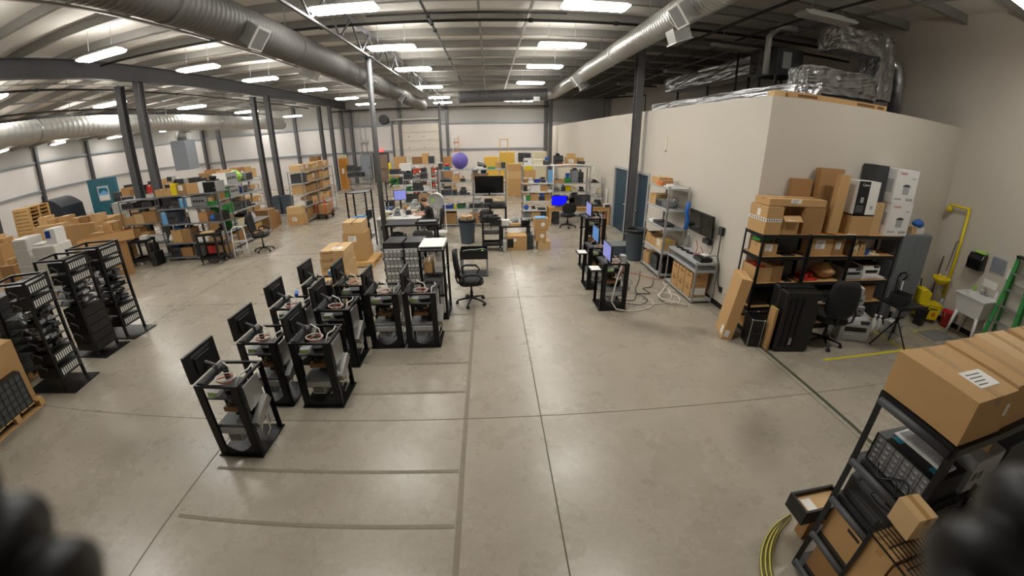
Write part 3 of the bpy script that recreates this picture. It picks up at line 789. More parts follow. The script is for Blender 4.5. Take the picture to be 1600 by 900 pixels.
class Shelf:
    """shelving unit; local x along the front, front towards local -y, origin at floor centre"""
    def __init__(s, label, short, loc, w_, d, tiers, rz=0.0, post='alu', deck='light_grey', beam=None, top=None, brace=False, mids=(), cat='shelving unit', wire=False, name='shelving_unit', pw=.035, group=None, wheels=False, messy=False):
        s.loc = loc if len(loc) == 3 else (loc[0], loc[1], 0); s.rz = rz; s.w = w_; s.d = d; s.tiers = tiers; s.short = short; s.used = {}; s.messy = messy; s.rd = random.Random(len(short)*7+int(abs(loc[0])*10))
        t = thing(name, label, cat, s.loc, rz, group); s.t = t; t.location.z = s.loc[2]
        H = top or tiers[-1]+.03
        for x in (-w_/2, w_/2)+tuple(mids):
            for y in (-d/2, d/2):
                sx = -1 if x > 0 else 1; sy = -1 if y > 0 else 1
                g = MB().bx(min(x, x+sx*pw), max(x, x+sx*pw), min(y, y+sy*.004), max(y, y+sy*.004), 0, H).bx(min(x, x+sx*.004), max(x, x+sx*.004), min(y+sy*.004, y+sy*pw), max(y+sy*.004, y+sy*pw), 0, H)
                g.bx(min(x, x+sx*pw), max(x, x+sx*pw), min(y, y+sy*pw), max(y, y+sy*pw), 0, .006) if False else None
                g.build('shelf_post', post, t)
        for z in tiers:
            g = MB()
            if wire:
                g.use(deck)
                n = int(w_/.028)
                for k in range(n+1): g.bar((-w_/2+k*w_/n, -d/2, z-.004), (-w_/2+k*w_/n, d/2, z-.004), .005)
                for y in (-d/2, -d*.17, d*.17, d/2): g.bar((-w_/2, y, z-.01), (w_/2, y, z-.01), .008)
                for y in (-d/2, d/2): g.bar((-w_/2, y, z-.045), (w_/2, y, z-.045), .008)
                for x in (-w_/2, w_/2): g.bar((x, -d/2, z-.045), (x, d/2, z-.045), .008)
                for k in range(int(w_/.09)+1):
                    for y in (-d/2, d/2): g.bar((-w_/2+k*.09, y, z-.045), (min(w_/2, -w_/2+k*.09+.045), y, z-.01), .005)
            elif beam:
                g.use(deck).bx(-w_/2+.02, w_/2-.02, -d/2+.02, d/2-.02, z-.014, z)
                g.use(beam).bx(-w_/2+.004, w_/2-.004, -d/2-.004, -d/2+.02, z-.055, z).bx(-w_/2+.004, w_/2-.004, d/2-.02, d/2+.004, z-.055, z)
                g.bx(-w_/2-.004, -w_/2+.02, -d/2+.02, d/2-.02, z-.055, z).bx(w_/2-.02, w_/2+.004, -d/2+.02, d/2-.02, z-.055, z)
            else:
                g.use(deck).bx(-w_/2+.004, w_/2-.004, -d/2+.004, d/2-.004, z-.004, z)
                g.bx(-w_/2+.004, w_/2-.004, -d/2-.002, -d/2+.004, z-.035, z).bx(-w_/2+.004, w_/2-.004, d/2-.004, d/2+.002, z-.035, z)
                g.bx(-w_/2-.002, -w_/2+.004, -d/2, d/2, z-.035, z).bx(w_/2-.004, w_/2+.002, -d/2, d/2, z-.035, z)
            g.build('shelf_board', None, t)
        if brace:
            MB().bar((-w_/2, d/2, tiers[0]), (w_/2, d/2, tiers[-1]), .018, .004).bar((w_/2, d/2+.004, tiers[0]), (-w_/2, d/2+.004, tiers[-1]), .018, .004).build('cross_brace', post, t)
    def at(s, x, y, z): return W(s.loc, s.rz, x, y, z)
    def fill(s, ti, tier_word, items, gap=.012, x0=None, group=None, start=1):
        """items along one board from the left: (kind, description, w, d, h, material, options)"""
        x = -s.w/2+.045 if x0 is None else x0; cx = 0; ztop = 0; n = start-1; pd = 0
        for it in items:
            k, desc, w_, d, h, m_ = it[:6]; o = dict(it[6]) if len(it) > 6 else {}
            if k == 'gap': x += w_; continue
            up = o.pop('on', False); y = o.pop('y', None); dr = o.pop('dr', 0.0); own = o.pop('label', None)
            if up: z = ztop; px = cx; yy = py if y is None else y
            else:
                z = s.tiers[ti]; px = x+w_/2; cx = px; x += w_+gap; yy = (-s.d/2+d/2+.055) if y is None else y; py = yy
            n += 1
            lab = own or f'{desc}, {ORD[min(n-1, 15)]} from left, {tier_word} of {s.short}'
            loc = s.at(px, yy, z); rz = s.rz+dr; gr = group or f'goods on the {s.short}'
            ztop = z+h
            make(k, lab, loc, (w_, d, h), rz, m_, gr, o)
            nxt = it is not items[-1] and len(items[items.index(it)+1]) > 6 and items[items.index(it)+1][6].get('on')
            room = (s.tiers[ti+1]-.06-s.tiers[ti]-h) if ti+1 < len(s.tiers) else .3
            if s.messy and not up and not nxt and k in ('box', 'dev', 'paper', 'printer') and room > .05 and w_ > .12 and s.rd.random() < .8:
                kk, mm, adj = s.rd.choice([('dev', 'black', 'black case'), ('dev', 'dark_grey', 'dark case'), ('dev', 'light_grey', 'pale case'), ('box', 'kraft_light', 'small tan carton'), ('box', 'kraft', 'small brown carton'), ('paper', 'paper', 'pile of papers'), ('heap', 'mid_grey', 'heap of grey parts'), ('heap', 'black', 'heap of black parts'), ('bin', 'blue', 'small blue bin'), ('bin', 'white', 'small white bin')])
                hh = min(room-.02, s.rd.uniform(.06, .2), .04 if kk == 'paper' else 1)
                make(kk, f'{adj} atop {ORD[min(n-1, 15)]} item from left, {tier_word} of {s.short}', s.at(px+s.rd.uniform(-.06,.06)*w_, yy, ztop+.002), (w_*s.rd.uniform(.5,.8), d*.6, hh), rz, mm, gr, {})
        if x > s.w/2+.03: print('OVERFULL', s.short, tier_word, round(x-s.w/2, 2))
def make(k, lab, loc, sz, rz, m_, gr, o):
    if k == 'box': return carton(lab, loc, sz, rz, m_, gr, **o)
    if k == 'open': return open_box(lab, loc, sz, rz, m_, gr, **o)
    if k == 'bin': return tote(lab, loc, sz, rz, m_, gr, **o)
    if k == 'dev': return device(lab, loc, sz, rz, m_, gr, **o)
    if k == 'slab': return slab(lab, loc, sz, rz, m_, gr, **o)
    if k == 'paper': return paper_pile(lab, loc, sz, rz, m_, gr, **o)
    if k == 'printer': return printer(lab, loc, sz, rz, m_, gr, **o)
    if k == 'mon': return monitor(lab, loc, sz[0], sz[2]*.8, rz, m_, gr, stand=sz[2]*.2)
    if k == 'coil': return coil(lab, loc, sz[0]/2*.9, .008, rz, m_, gr)
    if k == 'bottle':
        r = sz[0]/2; h = sz[2]; t = thing('bottle', lab, 'bottle', loc, rz, gr)
        MB().lathe([(r*.95,0),(r,h*.05),(r,h*.6),(r*.4,h*.8),(r*.35,h*.86)], n=12).build('bottle_body', m_, t); MB().cyl((0,0,h*.86), (0,0,h), r*.42, 10).build('bottle_cap', o.get('cap', 'white'), t); return t
    if k == 'bag':
        t = MB(); a, b, c = sz; rd = random.Random(int(loc[0]*100)); vs = []; n = 14; rows = 7
        for r in range(rows):
            u = r/(rows-1); s_ = math.sin(PI*(.12+.8*u))
            for i in range(n):
                an = 2*PI*i/n; q = s_*(.86+.14*rd.random()); vs.append((a/2*q*math.cos(an), b/2*q*math.sin(an), c*u*(.92+.08*rd.random()) if r else 0))
        fs = [(r*n+i, r*n+(i+1) % n, (r+1)*n+(i+1) % n, (r+1)*n+i) for r in range(rows-1) for i in range(n)]+[tuple(range(n-1, -1, -1)), tuple(range((rows-1)*n, rows*n))]
        t.add(vs, fs, True); return place(tag(t.build('soft_bag', m_), lab, o.get('cat', 'bag'), gr), loc, rz)
    if k == 'roll':
        r = sz[0]/2; t = thing('tape_roll', lab, 'roll', loc, rz, gr)
        MB().lathe([(r*.5,0),(r,0),(r,sz[2]),(r*.5,sz[2]),(r*.5,0)], n=18, closed=False).build('roll_body', m_, t); return t
    if k == 'heap':
        rd = random.Random(int(loc[0]*311+loc[1]*77)); g = MB(); a, b, c = sz
        for i in range(10):
            q = rd.uniform(.18, .34); g.box((rd.uniform(-.26,.26)*a, rd.uniform(-.24,.24)*b, c*(.24+.46*rd.random())), (a*q, b*q*.8, c*.3), (rd.uniform(-.25,.25), rd.uniform(-.25,.25), rd.uniform(0,3)))
        g.bx(-a*.45, a*.45, -b*.45, b*.45, 0, c*.2)
        return place(tag(g.build('parts_heap', m_), lab, 'parts', gr, 'stuff'), loc, rz)
    raise ValueError(k)

# ================================================================== lettering
def text(s, parent, loc, size, rot, m_, ext=.0006, name='lettering', align='LEFT'):
    c = bpy.data.curves.new(name, 'FONT'); c.body = s; c.size = size; c.extrude = ext; c.align_x = align
    c.materials.append(MATS[m_]); o = bpy.data.objects.new(name, c); COL.objects.link(o); o.parent = parent
    o.location = loc; o.rotation_euler = rot
    return o
FRONT = (PI/2, 0, 0)

# ================================================================== black shelf along the inner wall
SH = []
for i, (x0, x1) in enumerate(((4.27, 5.19), (5.21, 6.13), (6.15, 7.30))):
    nm = ('bay nearest the wall corner', 'middle bay', 'bay beside the grey cabinet')[i]
    SH.append(Shelf(f'black steel shelving unit, {nm} of the row of three', f'black shelf, {["corner","middle","cabinet"][i]} bay', ((x0+x1)/2, 5.61), x1-x0, .5, (.1, .48, .91, 1.37, 1.74), 0, post='black_metal', deck='wood', beam='black', top=1.735, group='black shelving units'))
A, B, Cc = SH
g_ = 'goods on the black shelving'
# top of the left bay and beyond
def at_top(fn, label, x0, x1, y0, y1, h, z=1.74, **k): return fn(label, ((x0+x1)/2, (y0+y1)/2, z), (x1-x0, y1-y0, h), **k)
b = at_top(carton, 'brown carton with striped white tape around it at the shelf corner', 4.25, 4.55, 5.36, 5.8, .44, m_='kraft', tape=False, slabel=False, group=g_)
g = MB(); g.use('tape_white').bx(-.1515, .1515, -.2215, .2215, .205, .255).bx(-.151, -.1505, -.05, .03, .27, .38); g.use('slate')
for k in range(7): g.bx(-.14+k*.042, -.12+k*.042, -.2222, -.2215, .215, .245); g.bx(-.1522, -.1515, -.2+k*.06, -.17+k*.06, .215, .245)
g.build('printed_tape', None, b)
ob = at_top(open_box, 'open brown carton with its flap up, beside the striped-tape carton', 4.57, 4.92, 5.4, 5.75, .3, m_='kraft', group=g_)
MB().box((-.02, -.2, .25), (.2, .1, .008), (.3, 0, .05)).build('packing_slip', 'paper', ob)
at_top(carton, 'tall brown carton standing under the long flat carton on the black shelf', 5.0, 5.41, 5.4, 5.8, .44, m_='kraft_dark', group=g_, slabel=False)
fl_ = at_top(carton, 'long flat brown carton lying across the cartons on the black shelf', 4.30, 5.41, 5.42, 5.79, .11, z=2.19, m_='kraft', group=g_, slabel='front')
at_top(carton, 'slim brown carton standing upright behind the long flat carton', 4.98, 5.41, 5.81, 5.885, .85, m_='kraft_dark', group=g_, tape=False)
tb = carton('very tall flat brown carton leaning on the wall above the black shelf', (5.7, 5.69, 1.748), (.5, .12, 1.05), 0, 'kraft_dark', g_)
tb.rotation_euler = (-.09, 0, -.05)
tb2 = carton('narrow folded brown carton in front of the tallest leaning carton', (5.66, 5.45, 1.752), (.2, .1, .98), 0, 'kraft', g_, tape=False)
tb2.rotation_euler = (-.03, .05, -.1)
at_top(carton, 'brown carton under the black and white printer box', 6.0, 6.5, 5.4, 5.7, .33, m_='kraft', group=g_)
def printer_box(label, loc, size, rz, black_front=False):
    w_, d, h = size; t = thing('printer_carton', label, 'box', loc, rz, g_); e = .001
    MB().bx(-w_/2, w_/2, -d/2, d/2, 0, h).build('box_body', 'white', t, .003)
    p = MB()
    if black_front:
        p.use('black').bx(-w_/2-e, -w_/2+w_*.52, -d/2-e, -d/2, 0, h).bx(-w_/2-e, w_/2+e, -d/2-e, d/2+e, -.0005, h*.04)
        p.use('light_grey').bx(-w_*.3, -w_*.16, -d/2-2*e, -d/2-e, h*.38, h*.54); p.use('mid_grey')
        for k in range(4): p.bx(-w_*.44, -w_*.1, -d/2-2*e, -d/2-e, h*.12+k*h*.05, h*.14+k*h*.05)
        p.use('light_grey').bx(w_*.2, w_*.34, -d/2-e, -d/2, h*.2, h*.3)
    else:
        p.use('dark_grey').bx(-w_*.14, w_*.2, -d/2-e, -d/2, h*.5, h*.54).bx(-w_*.08, w_*.14, -d/2-e, -d/2, h*.54, h*.57)
        p.use('light_grey').bx(-w_*.12, w_*.16, -d/2-e, -d/2, h*.27, h*.5).bx(-w_*.42, -w_*.1, -d/2-e, -d/2, h*.1, h*.15).bx(w_*.1, w_*.42, -d/2-e, -d/2, h*.08, h*.16).bx(w_*.2, w_*.4, -d/2-e, -d/2, h*.74, h*.77)
        MB().bx(-w_/2-e, -w_/2, -d*.4, d*.4, h*.3, h*.7).build('side_print', 'light_grey', t)
    p.build('printed_panel', None, t)
    text('Canon', t, (-w_*.4 if not black_front else -w_*.34, -d/2-.0022, h*.86), .075 if not black_front else .06, FRONT, 'red' if not black_front else 'white', name='box_lettering')
    return t
printer_box('lower white printer carton at the cabinet end of the black shelf', (7.16, 5.63, 1.74), (.58, .46, .585), 0)
printer_box('upper white printer carton stacked at the cabinet end of the black shelf', (7.13, 5.63, 2.327), (.58, .46, .58), 0)
pb = printer_box('half black, half white printer carton standing on a brown carton', (6.26, 5.545, 2.075), (.5, .27, .58), .0, True)
at_top(carton, 'plain brown carton filling the gap beside the lower white printer carton', 6.52, 6.84, 5.5, 5.8, .56, m_='kraft_light', group=g_)
bb = carton('dark grey printer carton behind the upper white printer carton', (6.675, 5.72, 2.31), (.3, .3, .62), 0, 'dark_grey', g_, tape=False)
paper_pile('white paper sheet lying on the black shelf edge below the printer cartons', (6.05, 5.385, 1.745), (.24, .03, .012), 0, group=g_)
# shelf contents
A.fill(3, 'upper deck', [('box', 'small labelled brown carton', .3, .3, .2, 'kraft', {'slabel': 'front'}), ('mon', 'black switched-off screen', .5, .12, .32, 'screen_off')], group=g_)
A.fill(3, 'upper deck', [('bag', 'bright green bag', .2, .16, .1, 'green', {'y': 0})], x0=-.42, group=g_, start=3) if False else None
tag(MB().box((0,0,.03), (.24,.16,.05), (0,.1,.2)).box((.03,.02,.07),(.16,.1,.03),(.1,0,.6)).build('green_pouch', 'green'), 'bright green pouch on the small labelled carton in the black shelf', 'pouch').location = (4.42, 5.6, 1.585)
A.fill(2, 'middle deck', [('open', 'open brown carton', .3, .4, .26, 'kraft', {'fill_m': 'red', 'flaps': False}), ('box', 'brown carton', .2, .3, .28, 'kraft_dark'), ('mon', 'black screen', .3, .12, .36, 'screen_off')], group=g_)
B.fill(3, 'upper deck', [('box', 'brown carton with taped papers', .5, .36, .3, 'kraft', {'slabel': 'front'}), ('box', 'slim brown carton with white label', .24, .3, .28, 'kraft_dark', {'slabel': 'front'})], x0=-.42, group=g_)
B.fill(2, 'middle deck', [('heap', 'tangle of black and red gear', .38, .32, .14, 'red'), ('bag', 'crumpled brown paper bundle', .46, .38, .28, 'kraft', {'cat': 'bundle'})], group=g_)
Cc.fill(3, 'upper deck', [('box', 'small brown carton', .17, .2, .1, 'kraft_light'), ('box', 'small cream carton on top', .16, .18, .09, 'cream', {'on': True}), ('box', 'tiny carton on top', .13, .14, .11, 'kraft', {'on': True, 'slabel': 'front'}), ('box', 'small brown carton', .15, .18, .14, 'kraft'), ('box', 'small kraft packet', .15, .16, .08, 'kraft_light', {'on': True, 'dr': .2}), ('bin', 'small blue bin', .09, .12, .1, 'blue'), ('heap', 'low heap of pale papers and parts', .32, .26, .08, 'cream')], group=g_)
Cc.fill(2, 'middle deck', [('printer', 'grey printer', .42, .38, .24, 'light_grey'), ('printer', 'white printer', .42, .38, .3, 'white', {'top': 'black'}), ('paper', 'pile of pale papers', .2, .26, .03, 'paper')], group=g_)
for S_, its in ((A, [('bin', 'black storage bin', .4, .4, .3, 'black'), ('dev', 'dark case', .4, .4, .28, 'black_metal')]), (B, [('bin', 'dark storage bin', .42, .4, .3, 'dark_grey'), ('dev', 'black equipment box', .36, .4, .26, 'black_metal')]), (Cc, [('bin', 'black tub', .46, .4, .3, 'black'), ('box', 'shaded brown carton', .4, .4, .3, 'kraft_dark')])): S_.fill(1, 'lower deck', its, group=g_)

# leaning carton, cases, trunk
t = carton('big flat brown carton leaning against the end of the black shelf', (4.02, 5.20, 0), (.17, .52, 1.08), 0, 'kraft', g_, tape=False)
t.rotation_euler = (0, .12, -.35); t.location = (3.93, 5.42, 0)
MB().bx(-.087, -.085, -.2, -.1, .06, .2).bx(-.06,.02,-.262,-.26,.05,.17).build('shipping_label', 'paper', t)
def flight_case(label, loc, size, rz):
    w_, d, h = size; t = thing('flight_case', label, 'case', loc, rz, g_)
    MB().bx(-w_/2, w_/2, -d/2, d/2, 0, h).build('case_shell', 'black', t)
    g = MB(); a = .018; e = .002
    for x in (-w_/2, w_/2):
        for y in (-d/2, d/2): g.bx(x-a/2 if x > 0 else x-e, x+e if x > 0 else x+a/2, y-a/2 if y > 0 else y-e, y+e if y > 0 else y+a/2, 0, h)
    for z in (0, h):
        for y in (-d/2, d/2): g.bx(-w_/2, w_/2, y-e if y < 0 else y-a/2, y+e if y > 0 else y+a/2, z-e if z == 0 else z-a/2, z+e if z > 0 else z+a/2)
    g.build('edge_trim', 'alu', t)
    for x in (-w_/2, w_/2):
        for y in (-d/2, d/2):
            MB().ball((x, y, h), .017, 8, 6).build('corner_cap', 'chrome', t)
    MB().tube([(-.05,-d/2-.002,h*.55),(-.05,-d/2-.03,h*.55),(.05,-d/2-.03,h*.55),(.05,-d/2-.002,h*.55)], .008, 6).build('case_handle', 'black', t)
    return t
flight_case('black flight case with silver edges standing under the black shelf end', (4.2, 5.05, 0), (.2, .34, .48), -.3)
tag(carton('thin brown carton panel standing beside the tall black trunk', (4.34, 4.84, 0), (.045, .16, .72), -.13, 'kraft', g_, tape=False))
tr = thing('road_case', 'tall black hard trunk with ribs and a pale logo standing on end', 'trunk', (4.72, 4.86, 0), -.13)
MB().bx(-.3, .3, -.2, .0, .02, 1.02).build('trunk_front', 'black', tr, .02, 2)
MB().bx(-.31, .31, .02, .2, .02, 1.04).build('trunk_back', 'black', tr, .02, 2)
g = MB()
for x in (-.2, -.1, 0): g.bx(x-.02, x+.02, -.212, -.2, .1, .92)
g.build('trunk_rib', 'black_metal', tr)
MB().bx(-.3, .3, 0, .02, .03, 1.0).build('trunk_seam', 'dark_grey', tr)
for x in (-.22, .22): MB().cyl((x, -.14, .03), (x, .14, .03), .03, 10).build('trunk_wheel', 'rubber', tr)
MB().bx(.22, .3, -.215, -.2, .86, .9).build('trunk_latch', 'chrome', tr)
text('SKB', tr, (-.06, -.214, .12), .06, (PI/2, -PI/2, 0), 'light_grey', name='trunk_logo') if False else None
g = MB(); g.use('light_grey')
for k in range(4): g.bx(-.085, -.05, -.2145, -.2135, .14+k*.032, .14+k*.032+(.022 if k % 2 else .027))
g.bx(-.05, -.04, -.2145, -.2135, .14, .26); g.build('trunk_logo', None, tr)
office_chair('black office chair tucked against the black shelf beside the trunk', (5.5, 4.84, 0), 2.75, h=.48, back=.62)
pr = printer('large grey-white laser printer on the floor below the black shelf', (6.22, 5.02, 0), (.54, .44, .46), -.35, 'light_grey', top='light_grey')
device('grey scanner lying tilted on the floor printer', (6.12, 5.07, .464), (.4, .32, .15), -.2, 'light_grey', name='scanner', face='mid_grey')
device('grey folded machine stacked on the tilted scanner', (6.1, 5.09, .618), (.42, .3, .18), .12, 'mid_grey', name='desk_machine', face='light_grey')
device('small white adapter box on the folded machine', (6.2, 5.05, .804), (.16, .14, .12), -.4, 'white', face='light_grey', slots=1)
# tripod tray stand
ts = thing('tripod_stand', 'black tripod stand with a flat tray top before the grey cabinet', 'stand', (6.72, 4.54, 0))
MB().bx(-.33, .33, -.24, .24, .80, .825).bx(-.33, .33, -.25, -.24, .8, .85).build('tray_top', 'black', ts)
MB().cyl((0,0,.28), (0,0,.8), .018, 10).cyl((0,0,.5),(0,0,.56),.03,10).build('stand_column', 'black_metal', ts)
for k in range(3):
    a = -PI/2+2*PI*k/3+.15; lg = MB().tube([(0,0,.52),(.34*math.cos(a),.34*math.sin(a),.02)], .013, 8).bar((0,0,.28),(.17*math.cos(a),.17*math.sin(a),.27), .016, .006)
    lb = lg.build('leg', 'black_metal', ts); MB().ball((.34*math.cos(a),.34*math.sin(a),.018), .018, 8, 6).build('leg_foot', 'rubber', lb)
open_box('black bin bag bundle sitting on the tripod tray', (6.65, 4.58, .828), (.3, .26, .16), .3, 'black_soft', flaps=False, name='black_tub', cat='tub')
tote('grey pail with bottles behind the tripod stand', (7.14, 4.86, 0), (.26, .26, .3), .2, 'light_grey', fill_m='white', name='pail')
for k, (x, y, h, m_, lb) in enumerate(((6.88, 5.08, .36, 'white', 'white spray bottle standing behind the tripod stand'), (7.08, 5.12, .3, 'white', 'short white bottle beside the grey cabinet foot'), (7.38, 4.95, .26, 'clear', 'clear bottle nearest the yellow floor tape'))): make('bottle', lb, (x, y, 0), (.11, .11, h), 0, m_, None, {})

# grey cabinet with goods on top
gc = thing('storage_cabinet', 'tall blue-grey steel storage cabinet between black shelf and shower', 'cabinet', (7.9, 5.67, 0))
MB().bx(-.43, .43, -.21, .22, .05, 1.75).bx(-.4, .4, -.18, .2, 0, .05).build('cabinet_body', 'cab_grey', gc, .004)
for sx in (-1, 1):
    dr_ = MB().bx(min(.004*sx, .42*sx), max(.004*sx, .42*sx), -.228, -.21, .07, 1.73).build('cabinet_door', 'cab_grey', gc, .003)
    MB().bx(sx*.05-.012, sx*.05+.012, -.245, -.228, .85, 1.0).build('door_handle', 'chrome', dr_)
g2 = 'goods on the grey cabinet'
make('bag', 'black bundle on the grey cabinet beside the white printer cartons', (7.62, 5.7, 1.75), (.2, .24, .26), 0, 'black_soft', g2, {'cat': 'bundle'})
make('bag', 'blue cloth bundle on the grey cabinet', (8.08, 5.66, 1.86), (.3, .24, .16), .2, 'blue', g2, {'cat': 'bundle'})
carton('small white carton under the blue bundle', (8.08, 5.68, 1.75), (.26, .22, .11), .1, 'white', g2, tape=False)
carton('small tan carton on the grey cabinet by the black bundle', (7.82, 5.6, 1.75), (.14, .16, .14), 0, 'kraft_light', g2)
sv = thing('stick_vacuum', 'black and white stick vacuum leaning on the grey cabinet', 'vacuum', (7.52, 5.3, 0))
MB().prism([(-.06,-.14),(.14,-.14),(.12,.06),(-.04,.06)], 0, .06, 'z').build('vacuum_foot', 'black', sv, .01)
MB().tube([(.04,-.02,.06),(.04,.02,.5),(.03,.06,.98)], .028, 8).build('vacuum_body', 'black_metal', sv)
MB().cyl((.04,-.03,.3), (.04,.0,.62), .05, 12).build('dust_cup', 'white', sv)
MB().tube([(.03,.06,.96),(.03,.04,1.04),(.03,-.06,1.1),(.03,-.1,1.02),(.03,-.04,.94)], .018, 8).build('vacuum_handle', 'black', sv)
sw = thing('floor_duster', 'white handled floor duster standing against the grey cabinet', 'duster', (7.72, 5.32, 0))
MB().tube([(0,0,.02),(.02,.06,.9)], .014, 8).build('duster_pole', 'white', sw); MB().bx(-.12, .12, -.06, .04, 0, .04).build('duster_head', 'black', sw)

# ================================================================== wash corner on the right wall
tote('low dark bin on the floor beside the grey cabinet', (8.37, 5.2, 0), (.15, .2, .35), .1, 'black', fill_m='maroon')
mb = thing('mop_bucket', 'yellow wheeled mop bucket with wringer below the safety shower', 'mop bucket', (8.72, 5.36, 0), -.45)
MB().prism([(-.2,.08),(.2,.08),(.25,.38),(-.25,.38)], -.15, .15, 'y').build('bucket_body', 'yellow', mb, .012, 2)
MB().bx(-.26, .26, -.16, .16, .38, .4).build('bucket_rim', 'yellow', mb)
MB().prism([(-.27,.4),(-.06,.4),(-.04,.62),(-.16,.7),(-.28,.66)], -.12, .12, 'y').build('wringer', 'yellow', mb, .01)
MB().tube([(-.2,.1,.6),(-.22,.14,.84)], .014, 8).build('wringer_lever', 'black', mb)
for sx in (-1, 1):
    for sy in (-1, 1):
        MB().cyl((sx*.17-.012, sy*.11, .035), (sx*.17+.012, sy*.11, .035), .035, 10).bx(sx*.17-.01, sx*.17+.01, sy*.11-.008, sy*.11+.008, .05, .08).build('caster', 'mid_grey', mb)
g = MB(); g.use('orange').cyl((.1,-.1515,.2),(.1,-.1535,.2),.05,14).use('dark_grey').bx(-.02,.16,-.1535,-.1515,.3,.325); g.build('warning_print', None, mb)
rbk = thing('bucket', 'red plastic bucket beside the yellow mop bucket', 'bucket', (9.03, 5.03, 0))
MB().lathe([(.1,0),(.14,.3),(.15,.31),(.15,.33),(.13,.33),(.12,.3),(.095,.02)], n=20).build('bucket_body', 'red', rbk)
MB().tube([(-.145,0,.3),(-.12,0,.2),(0,-.16,.16),(.12,0,.2),(.145,0,.3)], .006, 6).build('bucket_handle', 'white', rbk)
tag(MB().bx(-.3, .3, -.2, .2, 0, .012).build('rubber_mat', 'mid_grey', None, .004), 'dark grey rubber mat on the floor before the sink', 'mat').location = (8.33, 4.74, .002)
ss = thing('safety_shower', 'yellow emergency shower and eyewash on the right wall', 'safety shower', (9.17, 5.32, 0))
MB().tube([(-.06,0,.5),(-.06,0,2.34)], .03, 10).tube([(-.06,-.03,2.34),(-.06,.42,2.34),(-.06,.44,2.3)], .024, 10).build('stand_pipe', 'yellow', ss)
MB().lathe([(.03,0),(.05,-.03),(.075,-.1),(.06,-.1)], (-.06, .44, 2.31), 14).build('shower_head', 'yellow', ss)
MB().lathe([(.03,.78),(.1,.8),(.17,.88),(.18,.93),(.16,.93),(.09,.84),(.02,.82)], (-.24, .06, 0), 20).build('eyewash_bowl', 'yellow', ss)
MB().tube([(-.24,.06,.78),(-.22,.04,.6),(-.06,.0,.5)], .022, 8).tube([(-.06,0,.5),(-.06,.04,.12),(-.06,.04,.0)], .024, 8).build('drain_pipe', 'light_grey', ss)
for q in (-.06, .06): MB().cyl((-.24, .06+q, .86), (-.24, .06+q, .98), .018, 8).build('spray_nozzle', 'yellow', ss)
MB().tube([(-.1,.1,1.05),(-.1,.06,1.65),(-.06,.03,1.7)], .009, 6).build('pull_rod', 'black_metal', ss)
bm_ = thing('broom', 'dark handled broom standing behind the eyewash bowl', 'broom', (9.1, 5.6, 0)); MB().tube([(0,0,.1),(.03,0,1.3)], .012, 8).build('broom_stick', 'pipe_dark', bm_); MB().bx(-.05, .04, -.13, .13, 0, .1).build('broom_head', 'rubber', bm_)
# utility sink
sk = thing('utility_sink', 'white plastic utility sink on tapered legs against the right wall', 'sink', (8.9, 4.5, 0))
def ring4(x0, x1, y0, y1, z): return [(x0,y0,z),(x1,y0,z),(x1,y1,z),(x0,y1,z)]
vs = ring4(-.2,.22,-.25,.25,.5)+ring4(-.27,.27,-.3,.3,.86)+ring4(-.29,.28,-.32,.32,.86)+ring4(-.29,.28,-.32,.32,.89)+ring4(-.25,.16,-.28,.28,.89)+ring4(-.18,.12,-.22,.22,.55)
fs = [(3,2,1,0)]+[(a+i, a+(i+1) % 4, a+4+(i+1) % 4, a+4+i) for a in range(0, 20, 4) for i in range(4)]+[(20,21,22,23)]
MB().add(vs, fs).build('sink_basin', 'white', sk, .008, 2)
for sx, sy in ((-1,-1),(1,-1),(1,1),(-1,1)):
    MB().cyl((sx*.19, sy*.22, .52), (sx*.23, sy*.27, 0), .035, 8, .022).build('leg', 'white', sk)
MB().bx(.17, .25, -.09, .09, .89, .92).tube([(.21,0,.92),(.21,0,1.02),(.15,0,1.05),(.03,0,1.0)], .012, 8).cyl((.21,-.07,.92),(.21,-.07,.97),.018,8).cyl((.21,.07,.92),(.21,.07,.97),.018,8).build('faucet', 'chrome', sk)
make('bottle', 'lime green soap bottle on the sink rim', (9.1, 4.74, .89), (.06, .06, .14), 0, 'lime', None, {'cap': 'lime'})
make('bottle', 'white cleaner bottle on the sink rim', (9.12, 4.26, .89), (.08, .08, .2), 0, 'white', None, {})
pt = thing('paper_towel_dispenser', 'black towel dispenser on the right wall with lime cover on top', 'dispenser', (9.2, 4.86, 1.28))
MB().prism([(-.2,0),(0,0),(0,.3),(-.15,.32),(-.22,.2)], -.16, .16, 'y').build('dispenser_body', 'black_gloss', pt, .02, 2)
MB().box((-.1,-.04,.345), (.16,.22,.05), (0,.1,.1)).build('dispenser_cover', 'lime', pt, .015, 2)
mr = thing('wall_mirror', 'grey framed mirror panel on the wall above the sink', 'mirror', (9.2, 4.45, 1.35)); MB().bx(-.02, 0, -.16, .16, 0, .29).build('mirror_frame', 'light_grey', mr); MB().bx(-.024, -.02, -.145, .145, .015, .275).build('mirror_glass', 'sheet_grey', mr)
tag(MB().bx(-.006, 0, -.15, .15, 0, .14).build('wall_notice', 'paper'), 'white paper notice taped to the wall behind the sink', 'notice').location = (9.2, 4.5, 1.04)
sd = thing('soap_dispenser', 'white soap dispenser on the wall beside the ladder', 'dispenser', (9.2, 4.14, 1.3)); MB().prism([(-.1,.03),(0,0),(0,.22),(-.08,.22)], -.06, .06, 'y').build('dispenser_body', 'white', sd, .01, 2); MB().bx(-.105, -.07, -.03, .03, .0, .03).build('dispenser_lever', 'mid_grey', sd)
